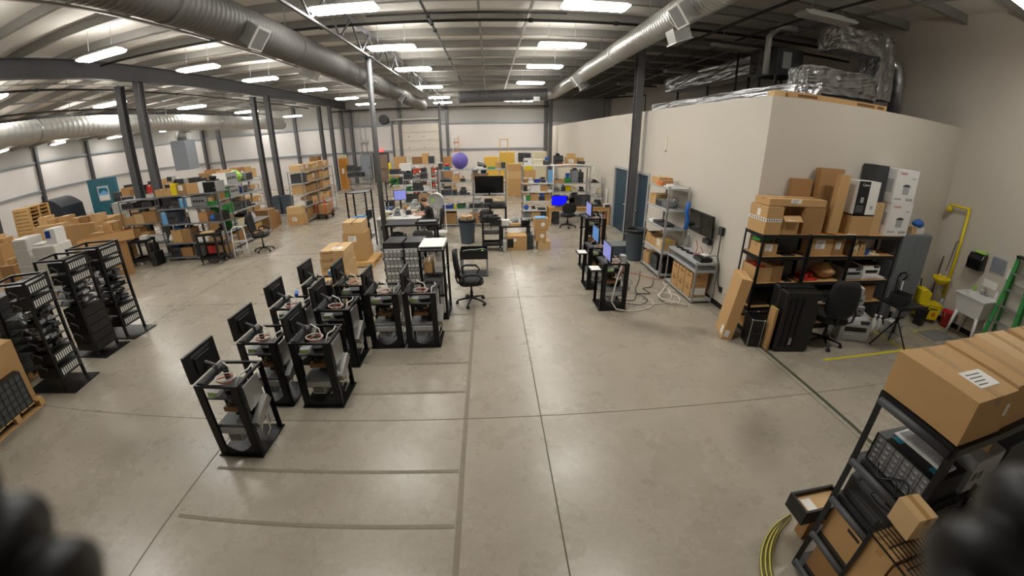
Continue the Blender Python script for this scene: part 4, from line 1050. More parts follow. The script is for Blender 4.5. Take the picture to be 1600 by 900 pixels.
# green step ladder
ld = thing('step_ladder', 'green fibreglass step ladder standing by the sink', 'ladder', (8.78, 3.86, 0))
for sy in (-1, 1):
    MB().bar((0, sy*.27, 0), (.26, sy*.17, 1.8), .03, .075).build('ladder_rail', 'green', ld)
    MB().bar((.36, sy*.25, 0), (.3, sy*.17, 1.75), .025, .05).build('rear_rail', 'green', ld)
for k in range(5):
    z = .3+.3*k; u = z/1.8; MB().bx(.26*u-.05, .26*u+.04, -.27+.1*u, .27-.1*u, z-.012, z+.012).build('ladder_step', 'alu', ld)
MB().bx(.18, .36, -.19, .19, 1.79, 1.83).build('ladder_cap', 'black', ld)
for k in range(3):
    z = .4+.45*k; MB().bar((.36-.06*z/1.75, -.25+.08*z/1.75, z), (.36-.06*z/1.75, .25-.08*z/1.75, z), .02).build('rear_brace', 'alu', ld)
carton('brown carton on the floor past the green ladder', (8.9, 3.3, 0), (.5, .5, .55), 0, 'kraft', None)
utility_cart('black cart half hidden behind the near cartons', (8.2, 2.9, 0), (.7, .5, .8), .2)

# ================================================================== near rack at the lower right
NR = Shelf('black steel rack close to the camera with big cartons on top', 'near black rack', (3.28, 1.235), 1.84, .57, (.1, .46, .85, 1.22, 1.745), 0, post='black_metal', deck='dark_grey', beam='black_metal', top=1.74, pw=.045)
for z in (.1, .46, .85, 1.22, 1.72):
    MB().cyl((-.925, -.26, z-.03), (-.925, .26, z-.03), .028, 14).build('end_rail', 'dark_grey', NR.t)
g3 = 'goods on the near black rack'
carton('big brown carton with a white label on top, nearest on the near rack', (2.6, 1.245, 1.75), (.46, .55, .275), 0, 'kraft', g3, slabel='top')
b_ = MB(); b_.bx(.15, .19, -.277, -.2755, .12, .2); b_.build('shipping_label', 'paper', [o for o in bpy.data.objects if o.get('label','').startswith('big brown carton with a white label on top')][0])
carton('big brown carton second along the top of the near rack', (3.04, 1.26, 1.75), (.4, .55, .29), 0.02, 'kraft', g3)
carton('big brown carton third along the top of the near rack', (3.47, 1.29, 1.75), (.42, .58, .28), -.02, 'kraft_light', g3)
carton('brown carton at the far end of the near rack top', (3.92, 1.28, 1.75), (.42, .55, .3), 0, 'kraft', g3)
dc = thing('drawer_cabinet', 'black small-parts cabinet with rows of grey drawers on the near rack', 'drawer cabinet', (2.6, 1.235, 1.222))
MB().bx(-.16, .18, -.24, .24, 0, .215).build('cabinet_shell', 'black', dc)
for r in range(5):
    for c_ in range(6):
        y0 = -.225+c_*.0755; z0 = .012+r*.04
        d_ = MB(); d_.use('mid_grey').bx(-.168, -.16, y0, y0+.07, z0, z0+.035).use('light_grey').bx(-.176, -.168, y0+.024, y0+.046, z0+.012, z0+.022); d_.build('small_drawer', None, dc)
MB().bx(-.1, -.04, -.2, -.13, .215, .2165).build('lid_sticker', 'teal', dc); MB().bx(-.1, -.04, .1, .17, .215, .2165).build('lid_sticker', 'teal', dc)
kb = thing('keyboard', 'white keyboard lying across the small-parts cabinet', 'keyboard', (2.62, 1.23, 1.4385), PI/2+.05); MB().bx(-.2, .2, -.07, .07, 0, .015).build('keyboard_body', 'white', kb, .004)
g = MB()
for r in range(4):
    for c_ in range(14): g.bx(-.19+c_*.027, -.19+c_*.027+.022, -.06+r*.028, -.06+r*.028+.022, .015, .02)
g.build('key', 'light_grey', kb)
device('black power brick with a cord on the small-parts cabinet', (2.735, 1.24, 1.4385), (.07, .3, .05), 0, 'black', name='power_brick', slots=1)
printer('black office printer on the near rack below the small-parts cabinet', (2.66, 1.26, .852), (.5, .44, .25), -PI/2, 'dark_grey', g3, top='dark_grey')
coil('black cables bundled on the near rack', (2.42, 1.2, 1.225), .05, .008, 0, 'black', g3) if False else None
cable('tangle of black cables hanging from the near rack drawers', [(2.40,1.35,1.30),(2.36,1.28,1.24),(2.38,1.18,1.3),(2.35,1.12,1.2),(2.39,1.2,1.18),(2.34,1.26,1.12),(2.38,1.1,1.1),(2.36,1.05,1.24),(2.4,1.12,1.33),(2.42,1.25,1.25),(2.37,1.3,1.16)], .006, 'black')
b1 = carton('brown carton with a hand hole on the low shelf of the near rack', (2.68, 1.24, .463), (.55, .48, .33), 0, 'kraft', g3)
MB().bx(-.277, -.2745, -.06, .06, .22, .245).build('hand_hole', 'black', b1)
carton('brown carton on the bottom shelf of the near rack', (2.66, 1.24, .103), (.5, .42, .28), .05, 'kraft_dark', g3)
device('pale grey machine on the near rack beside the drawers', (3.02, 1.16, 1.222), (.36, .36, .28), 0, 'light_grey', g3, name='desktop_machine', face='light_grey', slots=2)
carton('small tan carton on the pale grey machine', (3.05, 1.14, 1.503), (.18, .18, .12), .4, 'kraft_light', g3)
device('dark box at the far end of the near rack shelf', (3.5, 1.2, 1.222), (.5, .45, .3), 0, 'dark_grey', g3)
t = thing('display_tray', 'black edged tray carton on top of a small carton behind the near rack', 'box', (2.63, 1.76, .3), 0); MB().bx(-.2, .2, -.09, .09, .004, .11).build('box_body', 'kraft_light', t); MB().bx(-.22, .22, -.11, -.09, 0, .15).bx(-.22, .22, .09, .11, 0, .15).bx(-.22, -.2, -.09, .09, 0, .15).bx(.2, .22, -.09, .09, 0, .15).build('black_edge', 'black', t); MB().bx(-.15, -.06, -.07, .05, .11, .112).build('shipping_label', 'paper', t)
carton('small carton on the floor under the black edged tray', (2.68, 1.75, 0), (.2, .1, .3), 0, 'kraft_dark', g3)
WS = Shelf('black wire shelf in front of the near rack holding cartons', 'near wire shelf', (2.38, .72), .92, .42, (.62, 1.34), 0, post='black_metal', deck='black_metal', wire=True, top=1.38, pw=.022)
carton('brown carton under the wire shelf, farther from the camera', (2.13, .83, .632), (.38, .19, .64), 0, 'kraft', g3)
carton('brown carton under the wire shelf, nearer the camera', (2.13, .62, .632), (.38, .2, .62), 0, 'kraft_dark', g3)
carton('small brown carton on top of the near wire shelf', (2.11, .865, 1.342), (.14, .17, .15), -.1, 'kraft_light', g3)
device('clear tub of yellow rolls under the near wire shelf', (2.5, .7, .632), (.26, .3, .6), 0, 'clear', g3, name='clear_tub', cat='tub', face='yellow', slots=0)
hz = []
for k in range(3):
    o_ = .045*k; pts_ = [(2.62-o_*.3,1.93-o_*.2), (2.42,1.86-o_*.5), (2.24+o_*.3,1.74-o_*.6), (2.1+o_*.7,1.58-o_*.4), (2.02+o_*.9,1.4), (1.99+o_*.9,1.2), (2.0+o_*.8,1.03)]
    hz += pts_ if k % 2 == 0 else pts_[::-1]
def smooth(pts, z, sm=5):
    P = [Vector((x, y, z)) for x, y in pts]; out = []
    for i in range(len(P)-1):
        p0, p1, p2, p3 = P[max(0, i-1)], P[i], P[i+1], P[min(len(P)-1, i+2)]
        for k in range(sm):
            t = k/sm; out.append(.5*((2*p1)+(-p0+p2)*t+(2*p0-5*p1+4*p2-p3)*t*t+(-p0+3*p1-3*p2+p3)*t**3))
    return out+[P[-1]]
tag(MB().tube(smooth(hz, .023), .019, 8).build('garden_hose', 'hose'), 'yellow and dark striped hose looped on the floor beside the near rack', 'hose')

# flexible camera tripod whose ribbed legs fill the lower corners
ft = thing('flexible_tripod', 'black ribbed flexible tripod legs close to the lens in both lower corners', 'tripod', (0, 0, 2.9))
def ribbed_leg(pts, parent):
    P = [Vector(p)+Vector((0,0,.2)) for p in pts]; out = []; rr = []
    dense = []
    for i in range(len(P)-1):
        p0 = P[max(0,i-1)]; p1 = P[i]; p2 = P[i+1]; p3 = P[min(len(P)-1,i+2)]
        for k in range(16):
            t = k/16; dense.append(.5*((2*p1)+(-p0+p2)*t+(2*p0-5*p1+4*p2-p3)*t*t+(-p0+3*p1-3*p2+p3)*t**3))
    L = 0; prev = dense[0]
    for p in dense:
        L += (p-prev).length; prev = p; out.append(p); rr.append(.0155+.0075*abs(math.sin(PI*L/.0165)))
    MB().tube(out, rr, 20).build('leg', 'tripod_rubber', parent)
mat('tripod_rubber', '141414', .42, noise=.1)
ribbed_leg([(-.168,.016,-.048),(-.1600,.0268,-.0640),(-.1480,.0318,-.0780),(-.1355,.0337,-.0890),(-.1240,.0327,-.0990),(-.1121,.0290,-.1080),(-.0984,.0200,-.1180),(-.06,-.005,-.13),(-.01,-.03,-.15)], ft)
ribbed_leg([(.170,.000,-.045),(.1635,.0073,-.0628),(.1540,.0163,-.0750),(.1435,.0216,-.0845),(.1335,.0231,-.0919),(.1235,.0203,-.0990),(.1130,.0143,-.1060),(.1000,.0045,-.1130),(.06,-.01,-.13),(.01,-.03,-.15)], ft)
MB().cyl((0,-.04,.03), (0,-.04,.08), .025, 16).build('tripod_hub', 'black', ft)
MB().cyl((0,-.04,-2.9), (0,-.04,.03), .014, 12).build('mast', 'black_metal', ft)

# ================================================================== office roof
tm = thing('long_carton', 'long printed brown carton lying on top of the inner office wall', 'box', (5.85, 6.02, 3.861), .03)
MB().bx(-1.12, 1.1, -.08, .12, 0, .09).build('box_body', 'kraft', tm)
for x0, x1 in ((-.95, -.55), (.35, .78), (.86, 1.02)): MB().bx(x0, x1, -.082, -.08, .02, .065).build('box_print', 'kraft_print', tm)
carton('short light carton lying beside the long carton on the office wall', (4.585, 6.03, 3.861), (.22, .16, .09), .05, 'kraft_light', None)
fd = thing('foil_duct', 'foil wrapped square duct loop above the office roof', 'air duct', (7.45, 7.5, 3.74))
def crumple(name, boxes, parent):
    g = MB()
    for b in boxes: g.bx(*b)
    o = g.build(name, 'foil', parent); s = o.modifiers.new('s', 'SUBSURF'); s.subdivision_type = 'SIMPLE'; s.levels = 4; s.render_levels = 4
    tx = bpy.data.textures.new('foil_wrinkle', 'CLOUDS'); tx.noise_scale = .16
    d = o.modifiers.new('d', 'DISPLACE'); d.texture = tx; d.strength = .09; d.mid_level = .5
    return o
crumple('upright_duct', [(.55, 1.0, -.3, .3, .5, 1.85)], fd)
crumple('upper_duct', [(-.6, .55, -.3, .3, 1.35, 1.8)], fd)
crumple('lower_duct', [(-1.3, .55, -.3, .3, .45, .95)], fd)
MB().tube([(1.4,-.1,.02),(1.4,-.1,1.05),(1.3,-.1,1.3),(1.05,-.05,1.35)], .15, 14).build('flex_duct', 'foil', fd)
MB().bx(-1.2, .55, -.25, .25, 0, .45).build('duct_curb', 'dark_grey', fd)
f2 = thing('foil_duct', 'long foil covered duct running along the dark office roof', 'air duct', (8.1, 14.6, 3.721))
crumple('duct_run', [(-.35, .35, -3.0, 3.0, 1.4, 1.95)], f2)
for y in (-2.5, 0, 2.5): MB().bar((0, y, 0), (0, y, 1.4), .06).build('duct_prop', 'steel_dark', f2)
f3 = thing('foil_duct', 'low foil covered duct along the edge of the office roof', 'air duct', (5.6, 9.6, 3.79))
crumple('duct_run', [(-.3, .3, -3.1, 3.4, 0, .4)], f3)
ah = thing('air_handler', 'grey air handler with metal pipes on the office roof', 'air handler', (6.6, 8.7, 3.722))
MB().bx(-.35, .35, -.35, .35, .9, 1.48).build('handler_casing', 'dark_grey', ah, .01)
for x in (-.3, .3):
    for y in (-.3, .3): MB().bar((x, y, 0), (x, y, .9), .05).build('leg', 'steel_dark', ah)
MB().bx(-.2, .02, -.36, -.35, 1.05, 1.4).build('service_label', 'light_grey', ah)
MB().tube([(-.5,-.2,.9),(-.5,-.2,1.7),(-.25,-.2,1.95),(.2,-.2,1.95)], .07, 10).build('vent_pipe', 'galv_light', ah)

# ================================================================== open test frames with screens
def make_frame(label, loc, h=.92, mon=True, mon_m='screen_off', mon_dz=0.0, mon_dx=.06, rz=0.0, group='open test frames', glow=False):
    """black open rack, origin at its front left floor corner; screen faces local -x"""
    t = thing('test_frame', label, 'test frame', loc, rz, group); Wd = .5; D = .5
    MB().bx(-.02, Wd+.02, -.02, D+.02, .0, .018).build('base_plate', 'black_metal', t, .003)
    for x, y, a, b in ((0, 0, .085, .03), (Wd-.085, 0, .085, .03), (0, D-.03, .05, .03), (Wd-.05, D-.03, .05, .03)):
        MB().bx(x, x+a, y, y+b, .018, h-.025).bx(x if x == 0 else x+a-.008, x+.008 if x == 0 else x+a, y, y+.06 if y == 0 else y+b, .018, h-.025).build('frame_post', 'black_metal', t)
    tp = MB()
    tp.bx(0, Wd, 0, .03, h-.025, h).bx(0, Wd, D-.03, D, h-.025, h).bx(0, .03, .03, D-.03, h-.025, h).bx(Wd-.03, Wd, .03, D-.03, h-.025, h)
    tp.build('top_frame', 'black_metal', t)
    # curved lower apron
    n = 10; arc = [(.085+(Wd-.17)*k/n, .16-.1*math.sin(PI*k/n)) for k in range(n+1)]
    MB().prism([(.085, .018), (Wd-.085, .018)] + [(p[0], p[1]) for p in reversed(arc)], .004, .012, 'y').build('lower_apron', 'black', t)
    # equipment in it
    MB().bx(.09, Wd-.19, .2, .42, h*.66, h*.82).build('dark_module', 'black', t); MB().box((.3,.3,h*.5),(.2,.2,.1),(0,.2,.3)).build('dark_module', 'black', t)
    MB().bx(.05, Wd-.05, .06, D-.04, h*.42-.13, h*.42).build('power_chassis', 'mid_grey', t, .003)
    MB().bx(.09, Wd-.09, .03, .06, h*.42-.1, h*.42-.03).build('chassis_front', 'light_grey', t)
    f = MB(); f.use('light_grey').bx(.14, .3, .05, .2, .17, .31).use('dark_grey').bx(.155, .285, .045, .05, .185, .295); f.use('light_grey')
    for k in range(5): f.bx(.155, .285, .042, .045, .19+k*.024, .197+k*.024)
    f.build('blower', None, t)
    MB().tube([(.3,.12,.22),(.36,.1,.26),(.38,.12,.18),(.34,.08,.14)], .012, 6).build('blower_hose', 'light_grey', t)
    MB().bx(.12, .34, .14, .36, h*.53, h*.6).build('wood_block', 'wood_dark', t, .01)
    MB().bx(.1, .22, .035, .14, h-.15, h-.1).build('control_box', 'light_grey', t, .003)
    MB().bx(.11, .19, .033, .035, h-.145, h-.112).build('box_sticker', 'lime', t)
    rd = random.Random(3); cm = MB()
    for q in range(9):
        x0, x1 = rd.uniform(.1, .4), rd.uniform(.1, .4); y0 = rd.uniform(.06, .3); z0_ = h*rd.uniform(.62, .78)
        cm.tube([(x0,y0,z0_),(x0*.5+x1*.5,y0-.03,z0_-.08),(x1,y0+.05,z0_-rd.uniform(0,.16)),(x1-.04,y0+.1,z0_-.22)], .008, 5)
    tag(cm.build('cable_tangle', 'black', t), kind='stuff')
    MB().bx(.05, Wd-.06, .05, .3, h-.2, h-.185).box((.3,.2,h-.16), (.16,.12,.04), (0,0,.2)).build('top_tray', 'black', t)
    MB().bx(.02, .1, .03, D-.05, h-.045, h+.015).build('cable_trough', 'dark_grey', t, .004)
    s = MB(); s.bx(Wd-.012, Wd, .08, .36, h-.36, h-.06).box((Wd+.03, .2, h-.44), (.07, .34, .1), (.45, 0, 0)); s.build('side_panel', 'galv', t)
    MB().bx(Wd-.05, Wd-.015, .34, .42, .2, .5).bx(Wd-.06, Wd-.02, .14, .24, .3, .42).build('side_module', 'light_grey', t)
    MB().tube([(Wd-.02,.3,h-.4),(Wd+.02,.28,.42),(Wd-.01,.3,.3),(Wd+.03,.24,.2),(Wd-.02,.2,.1)], .008, 5).tube([(Wd-.02,.18,h-.5),(Wd+.025,.16,.36),(Wd,.12,.24)], .007, 5).build('side_cable', 'cable_white', t)
    MB().tube([(.1,.38,h-.02),(.18,.3,h+.1),(.3,.24,h+.07),(.33,.22,h-.03),(.28,.16,h-.08)], .009, 6).build('white_hose', 'cable_white', t)
    c = MB(); c.tube([(.26+.09*math.cos(a), .16+.07*math.sin(a), h-.02+.012*math.sin(2*a)) for a in [2*PI*k/14 for k in range(14)]], .008, 5, cyclic=True)
    c.build('red_cable_loop', 'cable_red', t)
    MB().tube([(.26+.105*math.cos(a), .17+.08*math.sin(a), h+.0) for a in [2*PI*k/14 for k in range(14)]], .007, 5, cyclic=True).build('white_cable_loop', 'cable_white', t)
    MB().tube([(Wd-.06,.06,h-.02),(Wd-.08,.2,h+.02),(Wd-.03,.28,h+.03),(Wd-.06,.4,h+.02),(Wd-.02,.46,h-.06)], .009, 6).build('flex_conduit', 'galv_light', t)
    if mon:
        z0 = h+.045+mon_dz; x = mon_dx-.05; y0, y1 = -.04, .45
        m_ = MB().bx(x, x+.032, y0, y1, z0, z0+.3).bx(x+.032, x+.05, y0+.12, y1-.12, z0+.05, z0+.22).build('monitor_shell', 'black', t, .004)
        MB().bx(x-.002, x, y0+.012, y1-.012, z0+.014, z0+.288).build('screen', mon_m, m_)
        v = MB()
        v.bx(x+.032, x+.0335, y0+.1, y0+.4, z0+.235, z0+.265)
        v.build('back_vent', 'dark_grey', m_)
        a = MB(); a.bar((x+.05, .2, z0+.13), (x+.11, .26, z0+.05), .03, .02).bar((x+.11, .26, z0+.05), (x+.07, .3, h), .03, .02); a.build('monitor_arm', 'mid_grey', t)
        MB().tube([(x+.05,.16,z0+.08),(x+.13,.2,z0+.06),(x+.12,.3,z0-.06),(x+.16,.34,h-.02)], .006, 5).build('monitor_cable', 'black', t)
    return t
fr0 = make_frame('black open test frame standing alone, closest to the camera', (-3.06, 3.02, 0))
FR = [((-3.11, 3.9), 'black open test frame behind the nearest one, its screen beside open floor'),
      ((-2.43, 3.88), 'black open test frame in the second row, on its aisle side'),
      ((-3.2, 4.88), 'black open test frame at the outer end of the third row'),
      ((-2.5, 4.8), 'black open test frame on the aisle side of the third row'),
      ((-3.13, 5.78), 'black open test frame with a pale device on top in the back row'),
      ((-2.56, 5.74), 'black open test frame in the back row beside the stacked cartons'),
      ((-1.94, 5.33), 'left of two black test frames side by side before the office chair'),
      ((-1.36, 5.32), 'right of two black test frames side by side before the office chair')]
for (x, y), l in FR: dup(fr0, (x, y, 0), 0, l)
device('small pale meter on the back row test frame', (-2.72, 6.16, .96), (.12, .14, .1), .1, 'light_grey', face='sky_blue', slots=1)
tag(MB().box((0,0,.03), (.05,.1,.06), (.2,.3,.4)).build('glove', 'blue'), 'bright blue glove lying on the outer third row test frame', 'glove').location = (-3.0, 5.36, .93)
# three powered frames in front of the office wall
gR = 'powered test frames'
def tray(t, z=.78):
    MB().bx(-.22, .02, .02, .3, z, z+.02).build('side_tray', 'black', t); MB().bx(-.2, -.02, .04, .28, z+.02, z+.026).build('tray_paper', 'paper', t)
f1 = make_frame('powered test frame with lilac screen and white hoses, nearest the cabling', (2.0, 6.47, 0), mon_m='screen_lilac', group=gR, mon_dx=.16); tray(f1)
MB().tube([(.42,.2,.94),(.34,.02,.86),(.24,-.04,.5),(.2,-.04,.2),(.3,-.06,.05),(.5,-.1,.02)], .014, 8).tube([(.44,.22,.94),(.38,.04,.9),(.32,-.03,.78)], .012, 8).build('white_hose', 'cable_white', f1)
MB().tube([(.44,.24,.95),(.4,.05,.9),(.33,-.03,.7)], .012, 8).build('red_hose', 'cable_red', f1)
MB().bx(.36, .46, .1, .24, .92, 1.04).build('top_module', 'light_grey', f1)
f2_ = make_frame('powered test frame with bright blue desktop screen, middle of the three', (2.0, 7.53, 0), mon_m='screen_desktop', group=gR, mon_dx=.22, mon_dz=.06); tray(f2_)
f3_ = make_frame('taller powered test frame with lilac screen, farthest of the three', (2.2, 8.76, 0), h=1.28, mon_m='screen_lilac', group=gR, mon_dx=.16)
MB().tube([(.5,.3,1.25),(.48,.1,1.36),(.42,.05,1.1),(.4,0,.8)], .014, 8).build('red_hose', 'cable_red', f3_)
# cabling on the floor
cable('white cable looping across the floor beside the powered frames', [(2.36,6.45,.02),(2.6,6.38,.012),(2.94,6.47,.012),(3.18,6.7,.012),(3.13,6.98,.012),(2.97,6.92,.012),(3.03,6.72,.012),(3.4,6.69,.012),(3.7,7.0,.012),(3.78,7.4,.012),(3.86,7.85,.02)], .012, 'cable_white')
cable('thick white cable coiled in front of the metal desk', [(3.85,7.6,.044),(3.55,7.2,.042),(3.4,7.03,.042),(3.43,6.66,.042),(3.69,6.66,.042),(3.78,6.95,.05),(3.5,7.08,.072),(3.36,6.8,.072),(3.6,6.56,.07),(3.8,6.5,.03)], .014, 'cable_white')
cable('reddish cable running over the floor towards the metal desk', [(2.5,8.3,.012),(3.0,8.36,.012),(3.3,8.3,.07),(3.55,8.05,.07),(3.75,7.85,.07),(3.88,7.9,.07)], .01, 'cable_red')
cable('black cable wandering on the floor behind the nearest powered frame', [(2.5,7.0,.01),(2.82,6.88,.01),(3.0,7.2,.01),(3.3,7.2,.01),(3.25,7.5,.01),(3.5,7.6,.01),(3.78,8.2,.01)], .008, 'black')
cable('dark cable crossing the floor from frame to grey shelf', [(2.6,6.7,.034),(2.86,6.6,.034),(3.1,6.85,.04),(3.0,7.3,.034),(3.3,7.9,.034),(3.6,8.6,.034)], .008, 'black')
cable('thin grey cable curling near the powered frames', [(2.6,7.3,.055),(2.9,7.6,.055),(3.1,7.75,.055),(3.05,7.95,.055),(2.7,8.0,.055)], .006, 'cable_grey')

# ================================================================== along the office wall
gw = 'goods on the grey shelf by the office door'
GS = Shelf('grey steel shelving unit standing beside the second blue door', 'grey shelf by blue door', (4.1, 8.66), 1.16, .5, (.1, .62, 1.17, 1.6, 2.08), -PI/2, post='alu', deck='light_grey', top=2.12, pw=.04)
GS.fill(4, 'top board', [('box', 'brown carton', .42, .34, .16, 'kraft', ), ('box', 'small brown carton', .2, .26, .12, 'kraft_red'), ('heap', 'heap of white cables and parts', .24, .24, .07, 'white')], group=gw)
make('box', 'orange-yellow carton at the front edge of the grey shelf top board', GS.at(-.02, -.222, 2.08), (.3, .04, .07), -PI/2-.1, 'orange', gw, {'tape': False})
GS.fill(3, 'upper board', [('box', 'brown carton', .34, .36, .24, 'kraft'), ('dev', 'grey device', .26, .3, .14, 'mid_grey'), ('bin', 'clear tub of cables', .3, .3, .2, 'clear', {'fill_m': 'cable_white'})], group=gw)
GS.fill(2, 'middle board', [('paper', 'pile of white papers', .3, .3, .04, 'paper'), ('dev', 'flat black device', .26, .26, .07, 'black_metal'), ('dev', 'flat dark device', .3, .28, .06, 'dark_grey')], group=gw)
GS.fill(2, 'middle board', [('dev', 'second level black unit', .22, .2, .12, 'black')], x0=-.2, group=gw) if False else None
GS.fill(1, 'lower board', [('open', 'brown carton of black parts', .28, .36, .26, 'kraft', {'fill_m': 'black', 'flaps': False}), ('open', 'brown carton of cables', .3, .36, .22, 'kraft', {'fill_m': 'cable_grey', 'flaps': False}), ('box', 'yellow-lidded carton', .34, .34, .24, 'kraft_light', {'slabel': 'front', 'tape': 'yellow'})], group=gw)
make('box', 'brown carton on the bottom board of the grey shelf by the bin', GS.at(-.36, -.03, .1), (.32, .36, .3), -PI/2, 'kraft', gw, {})
make('dev', 'black equipment case on the bottom board of the grey shelf', GS.at(.08, 0, .1), (.4, .4, .34), -PI/2, 'black', gw, {})
make('dev', 'black small case on the bottom board end of the grey shelf', GS.at(.42, .02, .1), (.2, .36, .26), -PI/2, 'black_metal', gw, {})
tag(MB().tube([(0,0,0),(.03,0,.2),(-.02,.02,.4),(0,0,.6)], .05, 8).build('blue_cloth', 'blue'), 'blue bag hanging at the end of the grey shelf', 'bag').location = (4.3, 7.98, 1.2)
make('bottle', 'clear plastic bottle beside the blue bag on the grey shelf end', (4.33, 7.86, .85), (.1, .1, .3), 0, 'clear', None, {})
DK = Shelf('low grey steel bench shelf under the wall television', 'low steel bench', (4.15, 7.28), 1.28, .44, (.08, .68, .84), -PI/2, post='alu', deck='light_grey', top=.86, pw=.035)
for lab, x, s, m_ in (('black tool lying on the steel bench, end by the tall shelf', -.46, (.16,.05,.03), 'black'), ('black handset lying mid-way on the steel bench', -.24, (.18,.05,.03), 'black'), ('small black gadget at the front of the steel bench', -.04, (.14,.06,.03), 'black_metal')):
    t = tag(MB().box((0,0,s[2]/2), s, (0,0,.5)).cyl((s[0]*.3,0,s[2]),(s[0]*.3,0,s[2]+.015),.012,8).build('hand_tool', m_), lab, 'tool'); t.location = DK.at(x, -.02-.05*abs(x), .843); t.rotation_euler = (0, 0, -PI/2)
device('black network box on the steel bench near its far corner', DK.at(.44, .0, .842), (.3, .26, .08), -PI/2, 'black', slots=5)
device('white label printer on the black network box', DK.at(.44, .02, .924), (.14, .16, .04), -PI/2+.3, 'white', slots=1)
cable('red network cables heaped on the steel bench', [DK.at(-.1,.1,1.12), DK.at(-.06,.14,.98), DK.at(.05,.05,.86), DK.at(.14,.12,.9), DK.at(.1,.0,.87), DK.at(.22,.1,.88), DK.at(.3,.04,.87), DK.at(.18,.14,.93), DK.at(.02,.16,1.0)], .009, 'cable_red')
cable('dark cable bundle hanging on the wall right of the television', [(4.38,6.72,1.42),(4.35,6.66,1.2),(4.37,6.68,.95),(4.37,6.58,.8),(4.38,6.54,.5),(4.39,6.45,.36)], .012, 'black')
cable('grey cable looping from the wall down beside the steel bench', [(4.3,6.8,1.3),(4.28,6.78,1.05),(4.28,6.84,.93),(4.3,6.56,1.0),(4.3,6.5,.7),(4.3,6.48,.2)], .008, 'cable_grey')
tv = thing('wall_television', 'black flat television tilted on an arm on the office wall', 'television', (4.30, 7.37, 1.25), -PI/2); tv.rotation_euler = (.06, 0, -PI/2)
MB().bx(-.48, .48, 0, .04, 0, .45).build('television_shell', 'black', tv, .004); MB().bx(-.468, .468, -.002, 0, .012, .438).build('screen', 'screen_off', tv)
MB().bx(-.1, .1, .04, .09, .12, .32).build('wall_bracket', 'black_metal', tv)
device('small black box fixed on the wall by the television', (4.38, 6.72, 1.38), (.12, .07, .16), -PI/2, 'black', name='wall_box', slots=1)
device('black keyboard bracket box under the television', (4.36, 7.12, 1.1), (.24, .1, .1), -PI/2, 'black', name='wall_box', slots=2)
gk = 'printed cartons under the steel bench'
k = 0
for yy in (7.5, 7.2, 6.9):
    for zz in (.082, .34):
        k += 1
        pos = {7.5: 'shelf end', 7.2: 'middle', 6.9: 'near end'}[yy]
        carton(f'printed brown carton under the steel bench, {pos}, {"lower" if zz < .2 else "upper"} one', (4.12, yy, zz), (.36, .27, .25), -PI/2 if False else 0, 'kraft', gk, prints=1)
tag(MB().bx(-.15, .15, -.01, 0, 0, .14).build('barcode_sheet', 'paper'), 'white barcode sheet on the near end of the steel bench cartons', 'label').location = (4.12, 6.762, .14)
wo = thing('wall_outlet', 'small outlet box on the office wall above the baseboard', 'outlet', (4.42, 6.44, .32)); MB().bx(-.03, 0, -.04, .04, 0, .1).build('outlet_box', 'black', wo)
wr = thing('wall_raceway', 'short cream raceway high on the office wall', 'raceway', (4.42, 9.7, 2.8)); MB().bx(-.014, 0, -.03, .03, .04, .42).build('raceway_cover', 'cream', wr, .004); MB().bx(-.02, 0, -.025, .025, 0, .04).build('raceway_box', 'mid_grey', wr)
trash_can('grey round trash can between the column and the grey shelf', (3.8, 9.62, 0), .27, .82)
bx_ = thing('step_platform', 'low grey step box on the floor beside the trash can', 'step', (3.55, 10.2, 0)); MB().bx(-.28, .28, -.25, .25, .02, .26).build('platform_body', 'slate', bx_, .006); MB().bx(-.29, .29, -.26, .26, .26, .28).build('platform_top', 'mid_grey', bx_, .004); MB().bx(-.25, .25, -.22, .22, 0, .02).build('platform_foot', 'black', bx_)

# ================================================================== middle of the hall: stacks, racks, chair
gs = 'cartons stacked beside the test frames'
for k in range(6):
    carton(f'flat printed brown carton, {["lowest","second","third","fourth","fifth","topmost"][k]} of the printed stack behind the test frames', (-3.34+.01*(k % 2), 7.95+.012*(k % 3), .164*k+.001), (.5, .72, .158), .04*((k*7) % 3-1), 'kraft_light', gs, prints=1, slabel='top' if k == 5 else False)
for k in range(3):
    carton(f'flat printed brown carton, {["bottom","middle","top"][k]} of the short stack nearest the back test frames', (-3.05+.02*k, 6.85, .2*k), (.5, .5, .195), .05*k, 'kraft_light', gs, prints=1)
open_box('open flat carton lid lying on the short printed stack', (-3.03, 6.84, .602), (.54, .46, .1), .08, 'kraft_light', gs, flaps=False)
pallet('wooden pallet under the tall plain carton stack', (-3.5, 9.9, 0), 0, .9, .9)
for k, (h, w_, m_) in enumerate(((.36, .58, 'kraft'), (.36, .56, 'kraft'), (.28, .5, 'kraft_light'))):
    carton(f'plain brown carton, {["bottom","middle","top"][k]} one of the tall plain stack before the round post', (-3.55, 9.9, .144+sum((.36, .36, .28)[:k])+.003*k), (w_, .6, h), .03*k, m_, gs, slabel='front' if k == 1 else False)
carton('low wooden crate on the floor beside the round post', (-3.72, 10.75, 0), (.5, .3, .24), 0, 'kraft', None, tape=False)
gsv = 'slim servers in two floor stacks'
